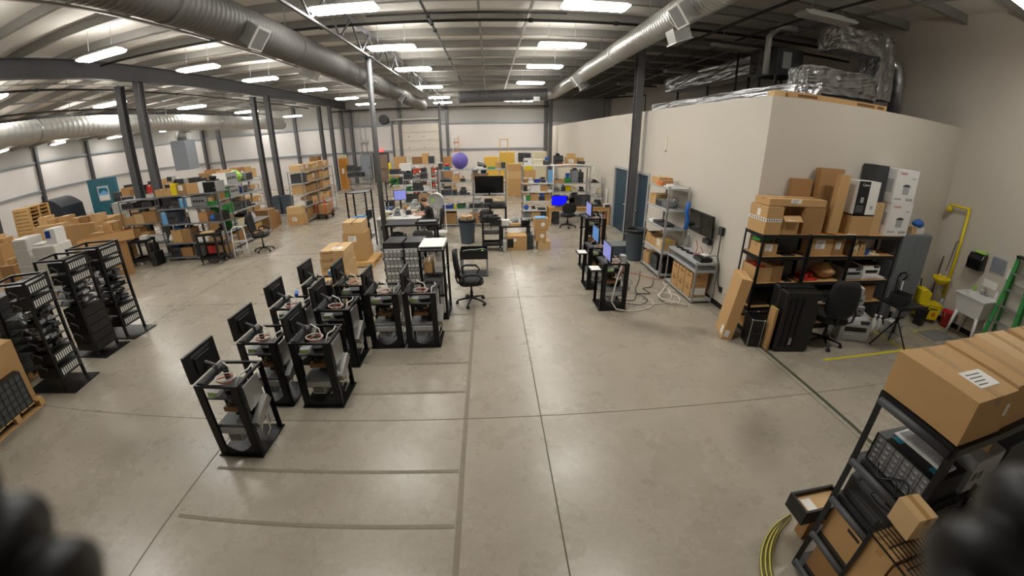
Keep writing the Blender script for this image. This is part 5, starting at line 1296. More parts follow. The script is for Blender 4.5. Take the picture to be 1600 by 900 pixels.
for s_, (x, n, z0) in enumerate(((-2.03, 12, 0), (-1.6, 12, 0))):
    z = .02
    b_ = thing('low_dolly', f'black dolly under the {"left" if s_ == 0 else "right"} server stack', 'dolly', (x, 7.92, -.002)); MB().bx(-.2, .2, -.3, .3, .004, .018).build('dolly_deck', 'black', b_)
    for k in range(n):
        slab(f'pale slim server, {ORD[k]} from the floor in the {"left" if s_ == 0 else "right"} server stack', (x+.008*((k*5) % 3-1), 7.92+.01*((k*3) % 3-1), z), (.38, .58, .072), .015*((k*7) % 3-1), 'light_grey' if k % 3 else 'mid_grey', gsv, top='white' if k % 2 else 'light_grey'); z += .079
    for k in range(3):
        slab(f'black slim server, {ORD[k]} from the top of the {"left" if s_ == 0 else "right"} server stack', (x, 7.94, z), (.38, .5, .038), -.02*k, 'black_metal', gsv, top='dark_grey'); z += .042
# black open cabinet with audio units
bc = thing('equipment_rack', 'black open rack with a white unit on top and grey units inside', 'rack', (-1.03, 6.62, 0))
for x in (-.2, .2):
    for y in (-.3, .3): MB().bx(x-.02, x+.02, y-.02, y+.02, .02, 1.28).build('rack_post', 'black_metal', bc)
MB().bx(-.22, .22, -.32, .32, 0, .02).build('rack_plate', 'black_metal', bc); MB().bx(-.22, .22, -.32, .32, 1.28, 1.3).build('rack_plate', 'black_metal', bc)
for z in (.12, .46, .86): MB().bx(-.2, .2, -.3, .3, z-.012, z).build('rack_shelf', 'black_metal', bc)
slab('wide white server lying on top of the black open rack', (-1.03, 6.62, 1.302), (.42, .6, .06), 0, 'white', None, top='dark_grey')
gb = 'units inside the black open rack'
device('grey twin-fan unit on the middle shelf of the black open rack, upper one', (-1.03, 6.6, .64), (.32, .5, .16), 0, 'light_grey', gb, face='mid_grey', slots=2)
device('grey twin-fan unit on the middle shelf of the black open rack, lower one', (-1.03, 6.6, .462), (.32, .5, .165), 0, 'light_grey', gb, face='mid_grey', slots=2)
carton('small orange-brown carton in the top of the black open rack', (-1.12, 6.55, .865), (.14, .3, .2), 0, 'kraft', gb)
paper_pile('tall pile of white paper in the top of the black open rack', (-.92, 6.55, .862), (.15, .3, .3), 0, 'paper', gb)
device('white boxy unit at the bottom of the black open rack', (-1.03, 6.58, .122), (.32, .52, .31), 0, 'white', gb, face='light_grey', slots=2)
office_chair('black office chair beside the black open rack in the aisle', (-.42, 7.02, 0), PI/2+.1)
oc = thing('open_chassis', 'black open topped electronics chassis on a stand behind the office chair', 'electronics', (-.42, 8.75, 0))
for x in (-.3, .3):
    for y in (-.2, .2): MB().bx(x-.02, x+.02, y-.02, y+.02, .02, .42).build('leg', 'mid_grey', oc)
MB().bx(-.32, .32, -.22, .22, .42, .44).bx(-.32, .32, -.22, -.21, .44, .62).bx(-.32, .32, .21, .22, .44, .62).bx(-.32, -.31, -.21, .21, .44, .62).bx(.31, .32, -.21, .21, .44, .62).build('chassis_shell', 'black', oc); MB().bx(-.32, .32, -.22, .22, 0, .02).build('stand_base', 'black', oc)
MB().bx(-.2, .1, -.18, .1, .45, .47).box((-.1,0,.5),(.16,.06,.06)).build('circuit_board', 'green_pcb', oc)
MB().tube([(-.25,-.1,.6),(-.1,-.16,.64),(.05,-.1,.62),(.2,-.15,.66),(.28,-.05,.6)], .012, 5).build('ribbon_cable', 'light_grey', oc)
MB().ball((.2,-.16,.6), .035, 10, 6).build('lime_knob', 'lime', oc)

# tall black frame left of the round post
bf = thing('open_stand', 'tall black open stand with small equipment, left of the round post', 'stand', (-3.86, 11.42, 0))
for x in (-.28, .28):
    for y in (-.3, .3): MB().bx(x-.02, x+.02, y-.02, y+.02, 0, 1.72).build('stand_post', 'black_metal', bf)
for z in (.35, .92, 1.7): MB().bx(-.3, .3, -.32, .32, z-.02, z).build('stand_shelf', 'black_metal', bf)
tag(MB().box((0,0,.025), (.42,.26,.05), (0,0,.1)).box((.05,0,.07), (.2,.2,.04)).build('folded_cloth', 'sky_blue'), 'pale blue folded cloth on the tall black stand', 'cloth').location = (-3.88, 11.26, .926)
coil('grey coiled cable hanging on the tall black stand shelf', (-4.0, 11.42, .354), .12, .02, 0, 'light_grey', None, 5)
device('black power strip box on the tall black stand', (-3.69, 11.62, .922), (.14, .2, .2), 0, 'black', slots=3)
gtw = thing('tower_unit', 'black tower unit with white slots on the tall black stand', 'electronic device', (-3.69, 11.3, .352)); MB().bx(-.06, .06, -.12, .12, 0, .42).build('tower_case', 'black', gtw); 
for k in range(4): MB().bx(-.04, .04, -.123, -.12, .06+k*.09, .11+k*.09).build('tower_slot', 'white', gtw)

# black work table, white bench and the person
bt = thing('work_table', 'black plastic work table in front of the white bench', 'table', (-2.2, 10.62, 0))
MB().bx(-.72, .72, -.3, .3, .84, .9).build('tabletop', 'black', bt, .01)
MB().bx(-.7, .7, -.28, .28, .3, .34).build('lower_shelf', 'black', bt)
for x in (-.66, .66):
    for y in (-.25, .25): MB().bx(x-.03, x+.03, y-.03, y+.03, 0, .84).build('leg', 'black', bt)
g5 = 'things on and under the black work table'
tr_ = thing('shallow_tray', 'black shallow tray with a grey mat on the black work table', 'tray', (-1.78, 10.58, .9)); MB().bx(-.28, .28, -.24, .24, 0, .02).bx(-.28,.28,-.24,-.22,.02,.06).bx(-.28,.28,.22,.24,.02,.06).bx(-.28,-.26,-.22,.22,.02,.06).bx(.26,.28,-.22,.22,.02,.06).build('tray_body', 'black', tr_); MB().bx(-.24, .24, -.2, .2, .02, .03).build('tray_mat', 'mid_grey', tr_)
device('black audio box on the lower shelf of the black work table', (-2.6, 10.5, .342), (.4, .36, .24), 0, 'black', g5, face='mid_grey')
device('dark grey unit on the lower shelf of the black work table', (-1.9, 10.5, .342), (.5, .36, .3), 0, 'dark_grey', g5)
coil('black cable heap on the lower audio box', (-2.6, 10.48, .586), .16, .014, 0, 'black', g5, 4)
printer('black printer on the floor below the black work table', (-2.25, 10.3, 0), (.46, .3, .28), 0, 'dark_grey', g5, top='black')
wb = thing('workbench', 'white topped workbench where the seated person works', 'workbench', (-2.8, 12.1, 0))
MB().bx(-.72, .66, -.45, .45, .77, .8).build('tabletop', 'white', wb, .004)
MB().bx(-.7, .64, -.42, .42, .7, .77).build('bench_apron', 'light_grey', wb)
for x in (-.66, .6):
    for y in (-.38, .38): MB().bx(x-.03, x+.03, y-.03, y+.03, 0, .7).build('leg', 'light_grey', wb)
g6 = 'things on the white topped workbench'
bwl = thing('desk_lamp_head', 'cream round lamp shade standing on the white workbench end', 'lamp', (-3.26, 11.9, .825)); MB().lathe([(.1,0),(.11,.02),(.06,.06),(.16,.12),(.19,.17),(.18,.18)], n=20).build('lamp_shade', 'cream', bwl); MB().cyl((.12,0,.0),(.25,.02,.05),.02,8).build('lamp_arm', 'white', bwl)
paper_pile('broad white sheets at the near end of the white workbench', (-3.15, 11.71, .8), (.46, .1, .02), .05, 'paper', g6)
lp = thing('laptop', 'white open laptop in front of the seated person', 'laptop', (-2.62, 11.98, .803), PI/2); MB().bx(-.17, .17, -.12, .12, 0, .018).build('laptop_base', 'white', lp); MB().box((0,.15,.11), (.34,.012,.22), (-.25,0,0)).build('laptop_lid', 'white', lp); MB().bx(-.15, .15, -.04, .1, .018, .02).build('keyboard', 'light_grey', lp)
make('heap', 'heap of grey cables and tools in the middle of the white workbench', (-2.95, 12.28, .803), (.34, .4, .26), 0, 'mid_grey', g6, {})
make('box', 'small tan carton on the white workbench beside the grey heap', (-2.58, 12.42, .803), (.14, .16, .1), .2, 'kraft_light', g6, {})
monitor('lilac screen on a swing arm over the back of the workbench', (-3.08, 13.3, .82), .42, .34, .35, 'screen_lilac', g6, stand=.3)
b2 = thing('workbench', 'pale bench behind the person carrying the lilac screen', 'workbench', (-3.1, 13.4, 0)); MB().bx(-.6, .6, -.35, .35, .76, .8).build('tabletop', 'cream', b2)
for x in (-.55, .55):
    for y in (-.3, .3): MB().bx(x-.025, x+.025, y-.025, y+.025, 0, .76).build('leg', 'light_grey', b2)
make('bag', 'pink and tan bag on the bench below the lilac screen', (-2.9, 13.1, .8), (.16, .16, .2), 0, 'kraft_red', g6, {})
make('heap', 'heap of pale machine parts at the back of the workbench', (-2.6, 13.4, .8), (.34, .4, .4), 0, 'light_grey', g6, {})
device('black speaker box standing behind the drum fan', (-2.3, 13.9, .0), (.4, .3, 1.0), 0, 'black')

def person_seated(loc):
    t = thing('person', 'person in a black t-shirt seated at the white workbench, leaning to the left', 'person', loc)
    J = {'pelvis': (0,0,.57,.13), 'belly': (-.03,0,.74,.125), 'chest': (-.1,0,.96,.14), 'neck': (-.17,0,1.12,.06), 'skull': (-.22,0,1.2,.088), 'crown': (-.26,0,1.3,.085),
         'nose': (-.325,0,1.22,.016), 'earR': (-.22,-.09,1.22,.018), 'earL': (-.22,.09,1.22,.018)}
    E = [('pelvis','belly'),('belly','chest'),('chest','neck'),('neck','skull'),('skull','crown'),('skull','nose'),('skull','earR'),('skull','earL')]
    for s, q in ((-1, 'R'), (1, 'L')):
        J['sh'+q] = (-.1, .18*s, 1.06, .062); J['ua'+q] = (-.14, .23*s, .94, .05); J['el'+q] = (-.2, .27*s, .86, .042); J['fa'+q] = (-.3, .23*s, .865, .037); J['wr'+q] = (-.42, .17*s, .85, .026); J['pa'+q] = (-.48, .15*s, .845, .028)
        E += [('chest','sh'+q),('sh'+q,'ua'+q),('ua'+q,'el'+q),('el'+q,'fa'+q),('fa'+q,'wr'+q),('wr'+q,'pa'+q)]
        for f in range(4):
            y0 = .15*s+(f-1.5)*.019; ln = (.03, .036, .034, .026)[f]
            J[f'k{f}'+q] = (-.505, y0, .848, .0095); J[f'm{f}'+q] = (-.505-ln, y0, .842, .0085); J[f't{f}'+q] = (-.505-ln*1.7, y0, .825, .0075)
            E += [('pa'+q, f'k{f}'+q), (f'k{f}'+q, f'm{f}'+q), (f'm{f}'+q, f't{f}'+q)]
        J['th0'+q] = (-.47, (.15-.042)*s, .84, .011); J['th1'+q] = (-.5, (.15-.062)*s, .832, .009); E += [('pa'+q,'th0'+q),('th0'+q,'th1'+q)]
        J['hip'+q] = (-.04, .1*s, .555, .1); J['thigh'+q] = (-.22, .12*s, .55, .085); J['knee'+q] = (-.42, .14*s, .53, .062); J['calf'+q] = (-.43, .14*s, .34, .056); J['ank'+q] = (-.42, .14*s, .1, .038); J['ball'+q] = (-.54, .15*s, .045, .04); J['toe'+q] = (-.61, .15*s, .04, .03)
        E += [('pelvis','hip'+q),('hip'+q,'thigh'+q),('thigh'+q,'knee'+q),('knee'+q,'calf'+q),('calf'+q,'ank'+q),('ank'+q,'ball'+q),('ball'+q,'toe'+q)]
    names = list(J); me = bpy.data.meshes.new('body'); me.from_pydata([J[n][:3] for n in names], [(names.index(a), names.index(b)) for a, b in E], [])
    o = bpy.data.objects.new('body_tmp', me); COL.objects.link(o); o.modifiers.new('s', 'SKIN').use_smooth_shade = True
    for i, n in enumerate(names):
        v = me.skin_vertices[0].data[i]; r = J[n][3]; v.radius = (r, r); v.use_root = (n == 'pelvis')
    sd = o.modifiers.new('d', 'SUBSURF'); sd.levels = 1; sd.render_levels = 1
    bpy.context.view_layer.update(); dg = bpy.context.evaluated_depsgraph_get(); ev = bpy.data.meshes.new_from_object(o.evaluated_get(dg)); bpy.data.objects.remove(o)
    ev.materials.clear()
    for n in ('skin', 'black_soft', 'trouser', 'hair', 'rubber'): ev.materials.append(MATS[n])
    P = {n: Vector(J[n][:3]) for n in names}
    for p in ev.polygons:
        c = p.center; n = min(names, key=lambda q: (P[q]-c).length)
        k = 0
        if n in ('chest', 'belly', 'shR', 'shL', 'uaR', 'uaL'): k = 1
        elif n[:3] in ('pel', 'hip', 'thi', 'kne', 'cal') and not n.startswith('th0') and not n.startswith('th1'): k = 2
        elif n[:3] in ('ank', 'bal', 'toe'): k = 4
        p.material_index = k; p.use_smooth = True
    b = bpy.data.objects.new('body', ev); COL.objects.link(b); b.parent = t
    h = MB(); vs = []; h.ball((-.235, 0, 1.27), (.108, .1, .1), 14, 10)
    h.v = [(x, y, z if not (x < -.29 and z < 1.29) else 1.29) for x, y, z in h.v]; h.v = [(x, y, max(z, 1.19)) for x, y, z in h.v]
    h.build('hair', 'hair', t)
    for s in (-1, 1): MB().ball((-.302, s*.034, 1.245), .011, 8, 6).build('eye', 'black', t)
    MB().ball((-.303, 0, 1.165), (.008, .026, .007), 8, 6).build('mouth', 'kraft_red', t)
    return t
mat('trouser', '2a2d36', .8)
person_seated((-1.86, 12.12, 0))
office_chair('black task chair under the seated person', (-1.8, 12.12, 0), -PI/2, h=.385)
fn = thing('drum_fan', 'large white drum fan with a lime badge behind the seated person', 'fan', (-1.83, 13.0, 0))
MB().cyl((0,-.12,1.1), (0,.12,1.1), .27, 28, caps=False).cyl((0,.11,1.1), (0,.12,1.1), .27, 28).build('fan_drum', 'white', fn)
g = MB()
for k in range(6): r = .04+k*.044; g.tube([(r*math.cos(a), -.125, 1.1+r*math.sin(a)) for a in [2*PI*i/24 for i in range(24)]], .004, 4, cyclic=True)
for k in range(16): a = 2*PI*k/16; g.bar((.03*math.cos(a),-.125,1.1+.03*math.sin(a)), (.268*math.cos(a),-.125,1.1+.268*math.sin(a)), .005)
g.build('fan_grill', 'white', fn)
bl = MB()
for k in range(3):
    a = 2*PI*k/3; bl.box((.13*math.cos(a), 0, 1.1+.13*math.sin(a)), (.22, .012, .14), (0, -a, 0)) if False else bl.bar((.04*math.cos(a),0,1.1+.04*math.sin(a)), (.24*math.cos(a),0,1.1+.24*math.sin(a)), .13, .012, up=(0,1,0))
bl.build('fan_blade', 'light_grey', fn)
MB().cyl((-.09,-.135,1.14), (-.09,-.128,1.14), .065, 18).build('fan_badge', 'lime', fn)
MB().bar((-.3,0,.06), (-.3,0,1.1), .03).bar((.3,0,.06), (.3,0,1.1), .03).bx(-.32, .32, -.2, .2, 0, .06).build('fan_stand', 'white', fn)

# bins, carts, cartons in the middle
tc = trash_can('grey trash can full of carton scraps at the end of the bench', (-.74, 11.65, 0), .26, .74)
for k, (x, y, a, l) in enumerate(((-.86, 11.62, .2, 'brown carton scrap sticking out of the trash can, tall one'), (-.6, 11.66, -.2, 'brown carton scrap sticking out of the trash can, tilted one'))):
    t = carton(l, (x, y, .66), (.16, .12, .2), a, 'kraft_light', None, tape=False); t.rotation_euler = (.25, a, a)
b_ = utility_cart('black utility cart standing between trash can and cartons', (.0, 10.8, 0), (.55, .45, .9))
MB().bx(-.27, .27, -.22, .22, .5, .52).build('tray', 'black', b_)
tote('black tub resting in the top of the utility cart', (0, 10.8, .862), (.42, .34, .12), 0, 'dark_grey', fill_m='black')
gcx = 'cartons by the black utility cart'
c_ = carton('brown carton with a dark panel and white sticker beside the utility cart', (.72, 10.85, 0), (.56, .42, .42), 0, 'kraft', gcx, tape=False)
MB().bx(-.27, -.1, -.212, -.21, .08, .34).build('dark_panel', 'black', c_); MB().cyl((-.06,-.2105,.3),(-.06,-.213,.3),.045,12).build('round_sticker', 'paper', c_)
device('small grey tower beside the carton with dark panel', (.37, 10.66, 0), (.1, .3, .3), 0, 'light_grey', face='light_grey', slots=0)
device('tall black computer tower between the carton piles', (1.1, 10.92, 0), (.2, .42, .42), 0, 'black', slots=2)
carton('light brown carton at the bottom of the two-sticker carton pile', (1.5, 10.85, 0), (.36, .4, .24), 0, 'kraft_light', gcx)
for k, z in enumerate((.244, .572)):
    c_ = carton(f'brown carton with a round white sticker, {"lower" if k == 0 else "upper"} one of the pile', (1.4+.02*k, 10.86, z), (.3+.1*k, .36, .32), 0, 'kraft', gcx, tape=False)
    MB().cyl((.04,-.1805,.16),(.04,-.183,.16),.06,14).build('round_sticker', 'paper', c_)
paper_pile('pale blue sheet on top of the sticker carton pile', (1.4, 10.84, .894), (.34, .3, .025), 0, 'sky_blue', gcx)
lt = thing('low_table', 'low black table heaped with parts behind the cartons', 'table', (.72, 11.5, 0)); MB().bx(-.45, .45, -.35, .35, .55, .58).build('tabletop', 'black', lt)
for x in (-.4, .4):
    for y in (-.3, .3): MB().bx(x-.025, x+.025, y-.025, y+.025, 0, .55).build('leg', 'black', lt)
glt = 'things on the low black table'
device('white box at the cart end of the low black table', (.42, 11.3, .58), (.22, .2, .18), 0, 'white', glt, face='white', slots=0)
tote('black bowl-like tub at the far end of the low black table', (1.02, 11.4, .58), (.28, .28, .16), 0, 'black', glt, fill_m='light_grey')
make('heap', 'heap of pale cables and parts on the low black table', (.72, 11.58, .583), (.36, .4, .24), 0, 'light_grey', glt, {})
make('box', 'open tan carton piece at the front of the low black table', (.7, 11.25, .58), (.3, .12, .08), .1, 'kraft_light', glt, {})
make('bag', 'white sack under the low black table', (.45, 11.3, 0), (.24, .3, .4), 0, 'cream', None, {'cat': 'sack'})

# ================================================================== steel shelf with the purple ball
BS = Shelf('grey steel shelving unit carrying the purple ball and the black television', 'ball shelf', (-.62, 14.3), 2.4, .6, (.08, .64, 1.12, 1.6, 2.03), 0, messy=True, post='alu', deck='light_grey', mids=(-.02,), top=2.06, pw=.04)
gbs = 'goods on the ball shelf'
bl_ = thing('exercise_ball', 'purple exercise ball resting on top of the steel shelf', 'ball', (-1.06, 14.3, 2.03)); MB().ball((0,0,.29), .29, 24, 16).build('ball_shell', 'purple', bl_); MB().cyl((0,-.289,.29),(0,-.293,.29),.012,8).build('ball_plug', 'white', bl_)
tag(MB().box((0,0,.05), (.22,.16,.1), (0,0,.2)).build('teal_case', 'teal'), 'teal case on the ball shelf top, left of the purple ball', 'case').location = (-1.52, 14.12, 2.032)
tag(MB().ball((0,0,.06), (.09,.08,.06), 12, 8).build('red_helmet', 'red'), 'red cap on the teal case beside the purple ball', 'cap').location = (-1.52, 14.16, 2.134)
device('black speaker at the left end of the ball shelf top', (-1.76, 14.2, 2.03), (.13, .16, .22), 0, 'black', gbs, name='speaker', slots=0)
device('black speaker at the right end of the ball shelf top', (.48, 14.2, 2.03), (.15, .16, .22), 0, 'black', gbs, name='speaker', slots=0)
make('heap', 'pale papers and parts spread right of the purple ball', (-.36, 14.1, 2.034), (.36, .12, .1), 0, 'white', gbs, {})
tag(MB().box((0,0,.12), (.3,.2,.06), (.5,.3,.3)).box((.05,.05,.06),(.24,.2,.08)).build('fan_heater', 'black'), 'black and white appliance tilted on the ball shelf top', 'appliance').location = (-.3, 14.42, 2.034)
tag(MB().box((0,0,.03), (.26,.18,.06), (0,0,-.15)).build('green_case', 'green'), 'green case lying on the ball shelf top', 'case').location = (.06, 14.14, 2.034)
carton('tan carton on the ball shelf top next to the right speaker', (.3, 14.42, 2.03), (.2, .2, .2), 0, 'kraft', gbs)
BS.fill(3, 'upper tier', [('dev', 'long black device', .4, .3, .08, 'black_metal', {}), ('box', 'tan carton', .3, .3, .09, 'kraft', {}), ('dev', 'small black device', .16, .2, .1, 'black', {}), ('gap', '', .2, 0, 0, ''), ('box', 'brown carton behind the television', .3, .3, .24, 'kraft', {'y': .1}), ('box', 'tan carton behind the television', .3, .3, .26, 'kraft_light', {'y': .1})], group=gbs)
BS.fill(2, 'middle tier', [('dev', 'white printer-like box', .4, .36, .22, 'white', {'slots': 1}), ('dev', 'dark camera case', .16, .2, .2, 'dark_grey', {}), ('bottle', 'clear bottle', .07, .07, .16, 'clear', {}), ('dev', 'grey power supply', .26, .24, .18, 'mid_grey', {}), ('dev', 'small white adapter', .1, .1, .1, 'white', {})], group=gbs)
tvb = monitor('large black television standing on the right half of the ball shelf', (-.04, 13.93, 1.122), 1.02, .6, 0, 'screen_off', gbs, stand=.07, name='television', cat='television')
BS.fill(1, 'lower tier', [('bin', 'blue bin of white cables', .42, .36, .14, 'deep_blue', {'fill_m': 'white'}), ('bottle', 'yellow bottle', .09, .09, .2, 'yellow', {}), ('bin', 'green bin of parts', .34, .34, .14, 'green_pcb', {'fill_m': 'black'}), ('gap', '', .1, 0, 0, ''), ('dev', 'black rack unit', .5, .4, .16, 'black_metal', {}), ('dev', 'light grey unit', .4, .4, .16, 'light_grey', {})], group=gbs)
BS.fill(1, 'lower tier', [], group=gbs)
BS.fill(0, 'bottom tier', [('open', 'large open brown carton', .5, .42, .4, 'kraft_dark', {'flaps': False, 'fill_m': 'black'}), ('gap', '', .5, 0, 0, ''), ('box', 'reddish brown carton', .34, .3, .36, 'kraft_red', {}), ('dev', 'stacked black equipment', .5, .42, .4, 'black_metal', {})], group=gbs)
rk_ = utility_cart('dark equipment cart loaded with black gear below the television', (.25, 13.55, 0), (.6, .45, .8), 0, 'black')
device('black mixing unit on the dark equipment cart', (.25, 13.55, .762), (.5, .36, .16), 0, 'black_metal')

# ================================================================== shelves and desk near the far door
S2 = Shelf('white shelving unit with boxes left of the bright blue screen', 'white box shelf', (1.8, 14.95), 1.2, .5, (.12, .4, .76, 1.12, 1.44, 2.1), 0, messy=True, post='alu', deck='white', top=2.14)
g7 = 'goods on the white box shelf'
S2.fill(5, 'top tier', [('dev', 'purple and white appliance', .34, .3, .26, 'maroon', {'face': 'white', 'slots': 2}), ('box', 'yellow-cream carton', .38, .3, .2, 'cream', {'tape': 'kraft'}), ('box', 'dark topped carton', .26, .28, .16, 'dark_grey', {})], group=g7)
S2.fill(4, 'second tier', [('box', 'tan carton', .18, .3, .14, 'kraft_dark', {}), ('paper', 'low pile of papers', .2, .3, .06, 'paper', {}), ('bin', 'blue and white tub', .24, .26, .14, 'deep_blue', {'fill_m': 'white'}), ('dev', 'white box', .2, .3, .12, 'white', {'slots': 0})], group=g7)
tag(MB().bx(-.09, .09, -.05, .05, 0, .48).bx(-.06, .06, -.056, -.05, .05, .43).build('blue_case', 'sky_blue', None, .01), 'light blue upright case at the right end of the white box shelf', 'case').location = (2.26, 14.75, 1.445)
S2.fill(3, 'third tier', [('dev', 'black module', .14, .2, .2, 'black', {}), ('roll', 'white roll', .1, .1, .18, 'white', {}), ('open', 'white trimmed carton', .38, .34, .24, 'white', {'fill_m': 'kraft', 'flaps': False}), ('box', 'brown carton with pale top', .26, .3, .2, 'kraft', {})], group=g7)
S2.fill(2, 'fourth tier', [('bottle', 'white bottle', .1, .1, .24, 'white', {}), ('dev', 'green box', .14, .2, .2, 'green_pcb', {'face': 'green', 'slots': 0}), ('box', 'brown carton', .32, .34, .26, 'kraft', {}), ('dev', 'black device', .22, .24, .14, 'black', {}), ('box', 'reddish carton', .2, .3, .26, 'kraft_red', {})], group=g7)
S2.fill(1, 'fifth tier', [('bag', 'blue bag', .24, .24, .2, 'blue', {}), ('paper', 'white and orange papers', .3, .3, .03, 'paper', {}), ('dev', 'dark flat device', .3, .3, .07, 'dark_grey', {})], group=g7)
S2.fill(0, 'bottom tier', [('bin', 'grey bin', .3, .3, .18, 'mid_grey', {'fill_m': 'kraft'}), ('box', 'brown carton', .34, .3, .2, 'kraft', {}), ('dev', 'black box', .26, .3, .18, 'black', {})], group=g7)
S3 = Shelf('grey shelving unit with many small parts behind the wooden desk', 'parts shelf', (3.2, 15.6), 1.5, .5, (.1, .66, 1.02, 1.36, 2.0), 0, messy=True, post='alu', deck='light_grey', top=2.04, brace=True)
g8 = 'goods on the parts shelf'
S3.fill(4, 'top tier', [('dev', 'tall black cassette rack', .36, .3, .4, 'black', {'slots': 5}), ('gap', '', .1, 0, 0, ''), ('box', 'tan two-layer carton', .44, .34, .34, 'kraft', {'slabel': 'front'}), ('dev', 'grey box', .3, .3, .2, 'mid_grey', {})], group=g8)
make('box', 'orange-brown roll-like carton at the front edge of the parts shelf top', (2.75, 15.372, 2.0), (.3, .05, .1), 0, 'orange', g8, {'tape': False})
S3.fill(3, 'second tier', [('open', 'long tan carton of parts', .44, .34, .12, 'kraft', {'flaps': False, 'fill_m': 'black'}), ('dev', 'green box', .24, .24, .18, 'green', {'face': 'green', 'slots': 0}), ('dev', 'tall pale blue-grey case', .28, .3, .5, 'cab_grey', {'face': 'sheet_grey', 'slots': 0}), ('dev', 'dark box', .2, .3, .4, 'dark_grey', {})], group=g8)
S3.fill(2, 'third tier', [('heap', 'heap of grey parts', .3, .3, .16, 'mid_grey', {}), ('dev', 'white twin-hole unit', .16, .2, .2, 'white', {'slots': 1}), ('bin', 'yellow bin', .24, .24, .2, 'yellow', {}), ('heap', 'heap of pale wires', .3, .3, .2, 'cream', {}), ('heap', 'heap of dark wires', .22, .3, .24, 'dark_grey', {})], group=g8)
S3.fill(1, 'lower tier', [('dev', 'black module', .3, .3, .2, 'black', {}), ('heap', 'heap of mixed black parts', .4, .3, .2, 'black', {}), ('dev', 'grey module', .3, .3, .24, 'mid_grey', {})], group=g8)
lpst = thing('swing_lamp', 'white long arm swing lamp over the parts shelf', 'lamp', (2.35, 14.62, 0)); MB().cyl((0,0,.66),(0,0,2.08),.018,8).tube([(0,0,2.08),(.7,.02,2.12),(1.5,.0,2.08)], .03, 8).tube([(1.5,0,2.08),(1.52,-.02,1.9),(1.5,-.05,1.7)], .024, 8).build('lamp_arm', 'white', lpst); MB().cyl((0,0,.65),(0,0,.68),.08,14).build('lamp_clamp', 'white', lpst)
wd = thing('wooden_desk', 'light wooden desk with the bright blue screen on it', 'desk', (3.24, 14.25, 0))
MB().bx(-1.13, 1.13, -.38, .3, .6, .65).build('desktop', 'wood', wd, .004)
for x in (-1.09, 1.09):
    for y in (-.34, .26): MB().bx(x-.04, x+.04, y-.04, y+.04, 0, .6).build('leg', 'wood', wd)
MB().bx(-1.05, 1.05, -.36, -.33, .5, .6).build('desk_apron', 'wood', wd)
gd = 'things on and under the wooden desk'
monitor('bright blue screen on the wooden desk', (2.5, 14.02, .652), .56, .36, .05, 'screen_blue', gd, stand=.04)
kb2 = thing('keyboard', 'grey keyboard below the bright blue screen', 'keyboard', (2.5, 13.87, .652)); MB().bx(-.2, .2, -.02, .05, 0, .02).build('keyboard_body', 'mid_grey', kb2)
dcs = thing('drawer_chest', 'black desktop chest with rows of small drawers on the wooden desk', 'drawer chest', (3.4, 14.2, .65)); MB().bx(-.26, .26, -.16, .16, 0, .4).build('chest_shell', 'black', dcs)
for r in range(4):
    d_ = MB(); d_.use('dark_grey').bx(-.25, .25, -.168, -.16, .02+r*.095, .1+r*.095).use('light_grey').bx(-.06, .06, -.175, -.168, .05+r*.095, .062+r*.095); d_.build('drawer', None, dcs)
monitor('small black screen beside the desktop chest', (2.98, 14.1, .65), .2, .26, -.3, 'screen_off', gd, stand=.06)
make('heap', 'heap of dark tools at the door end of the wooden desk', (3.95, 14.1, .65), (.36, .36, .3), 0, 'dark_grey', gd, {})
device('black computer tower under the wooden desk, left side', (2.4, 14.2, 0), (.22, .44, .44), 0, 'black', gd)
device('black computer tower under the wooden desk, right side', (3.9, 14.2, 0), (.22, .44, .44), 0, 'black', gd)
st_ = thing('round_stool', 'black round stool in front of the wooden desk', 'stool', (3.35, 13.35, 0))
MB().lathe([(.24,.42),(.26,.44),(.26,.47),(.22,.49)], n=22).build('seat', 'black_soft', st_); MB().cyl((0,0,.06),(0,0,.42),.025,10).build('stool_post', 'chrome', st_); MB().lathe([(.22,0),(.22,.02),(.05,.06)], n=20).build('stool_base', 'chrome', st_)
office_chair('dark office chair pulled up to the wooden desk', (2.72, 13.48, 0), PI, arms=False, h=.44, back=.36)
WS2 = Shelf('chrome wire shelf with white tubs beside the blue door', 'wire shelf by the far door', (4.12, 15.05), .58, .4, (.2, .66, 1.0, 1.42), 0, post='alu', deck='light_grey', wire=True, top=1.6, pw=.022)
g9 = 'goods on the wire shelf by the far door'
WS2.fill(3, 'top tier', [('heap', 'heap of black cables', .34, .3, .14, 'black', {})], group=g9)
WS2.fill(2, 'second tier', [('bin', 'white tub', .24, .3, .22, 'white', {'fill_m': 'white'}), ('bin', 'cream tub', .2, .28, .18, 'cream', {})], group=g9)
WS2.fill(1, 'third tier', [('bin', 'white tub', .24, .3, .24, 'white', {'fill_m': 'white'}), ('bin', 'white low tub', .22, .28, .2, 'white', {})], group=g9)
carton('brown carton on the wall shelf top beside the wire shelf', (4.15, 15.9, 1.75), (.3, .4, .5), 0, 'kraft', None) if False else None
pn = thing('white_panel_board', 'white board leaning between the wire shelf and the blue door', 'board', (4.36, 14.35, .655)); MB().bx(-.015, .015, -.05, .05, 0, .62).build('board_face', 'white', pn); 
bs_ = device('white rounded machine at the door end of the wooden desk', (4.26, 13.96, .653), (.2, .24, .1), 0, 'white', gd, slots=0)

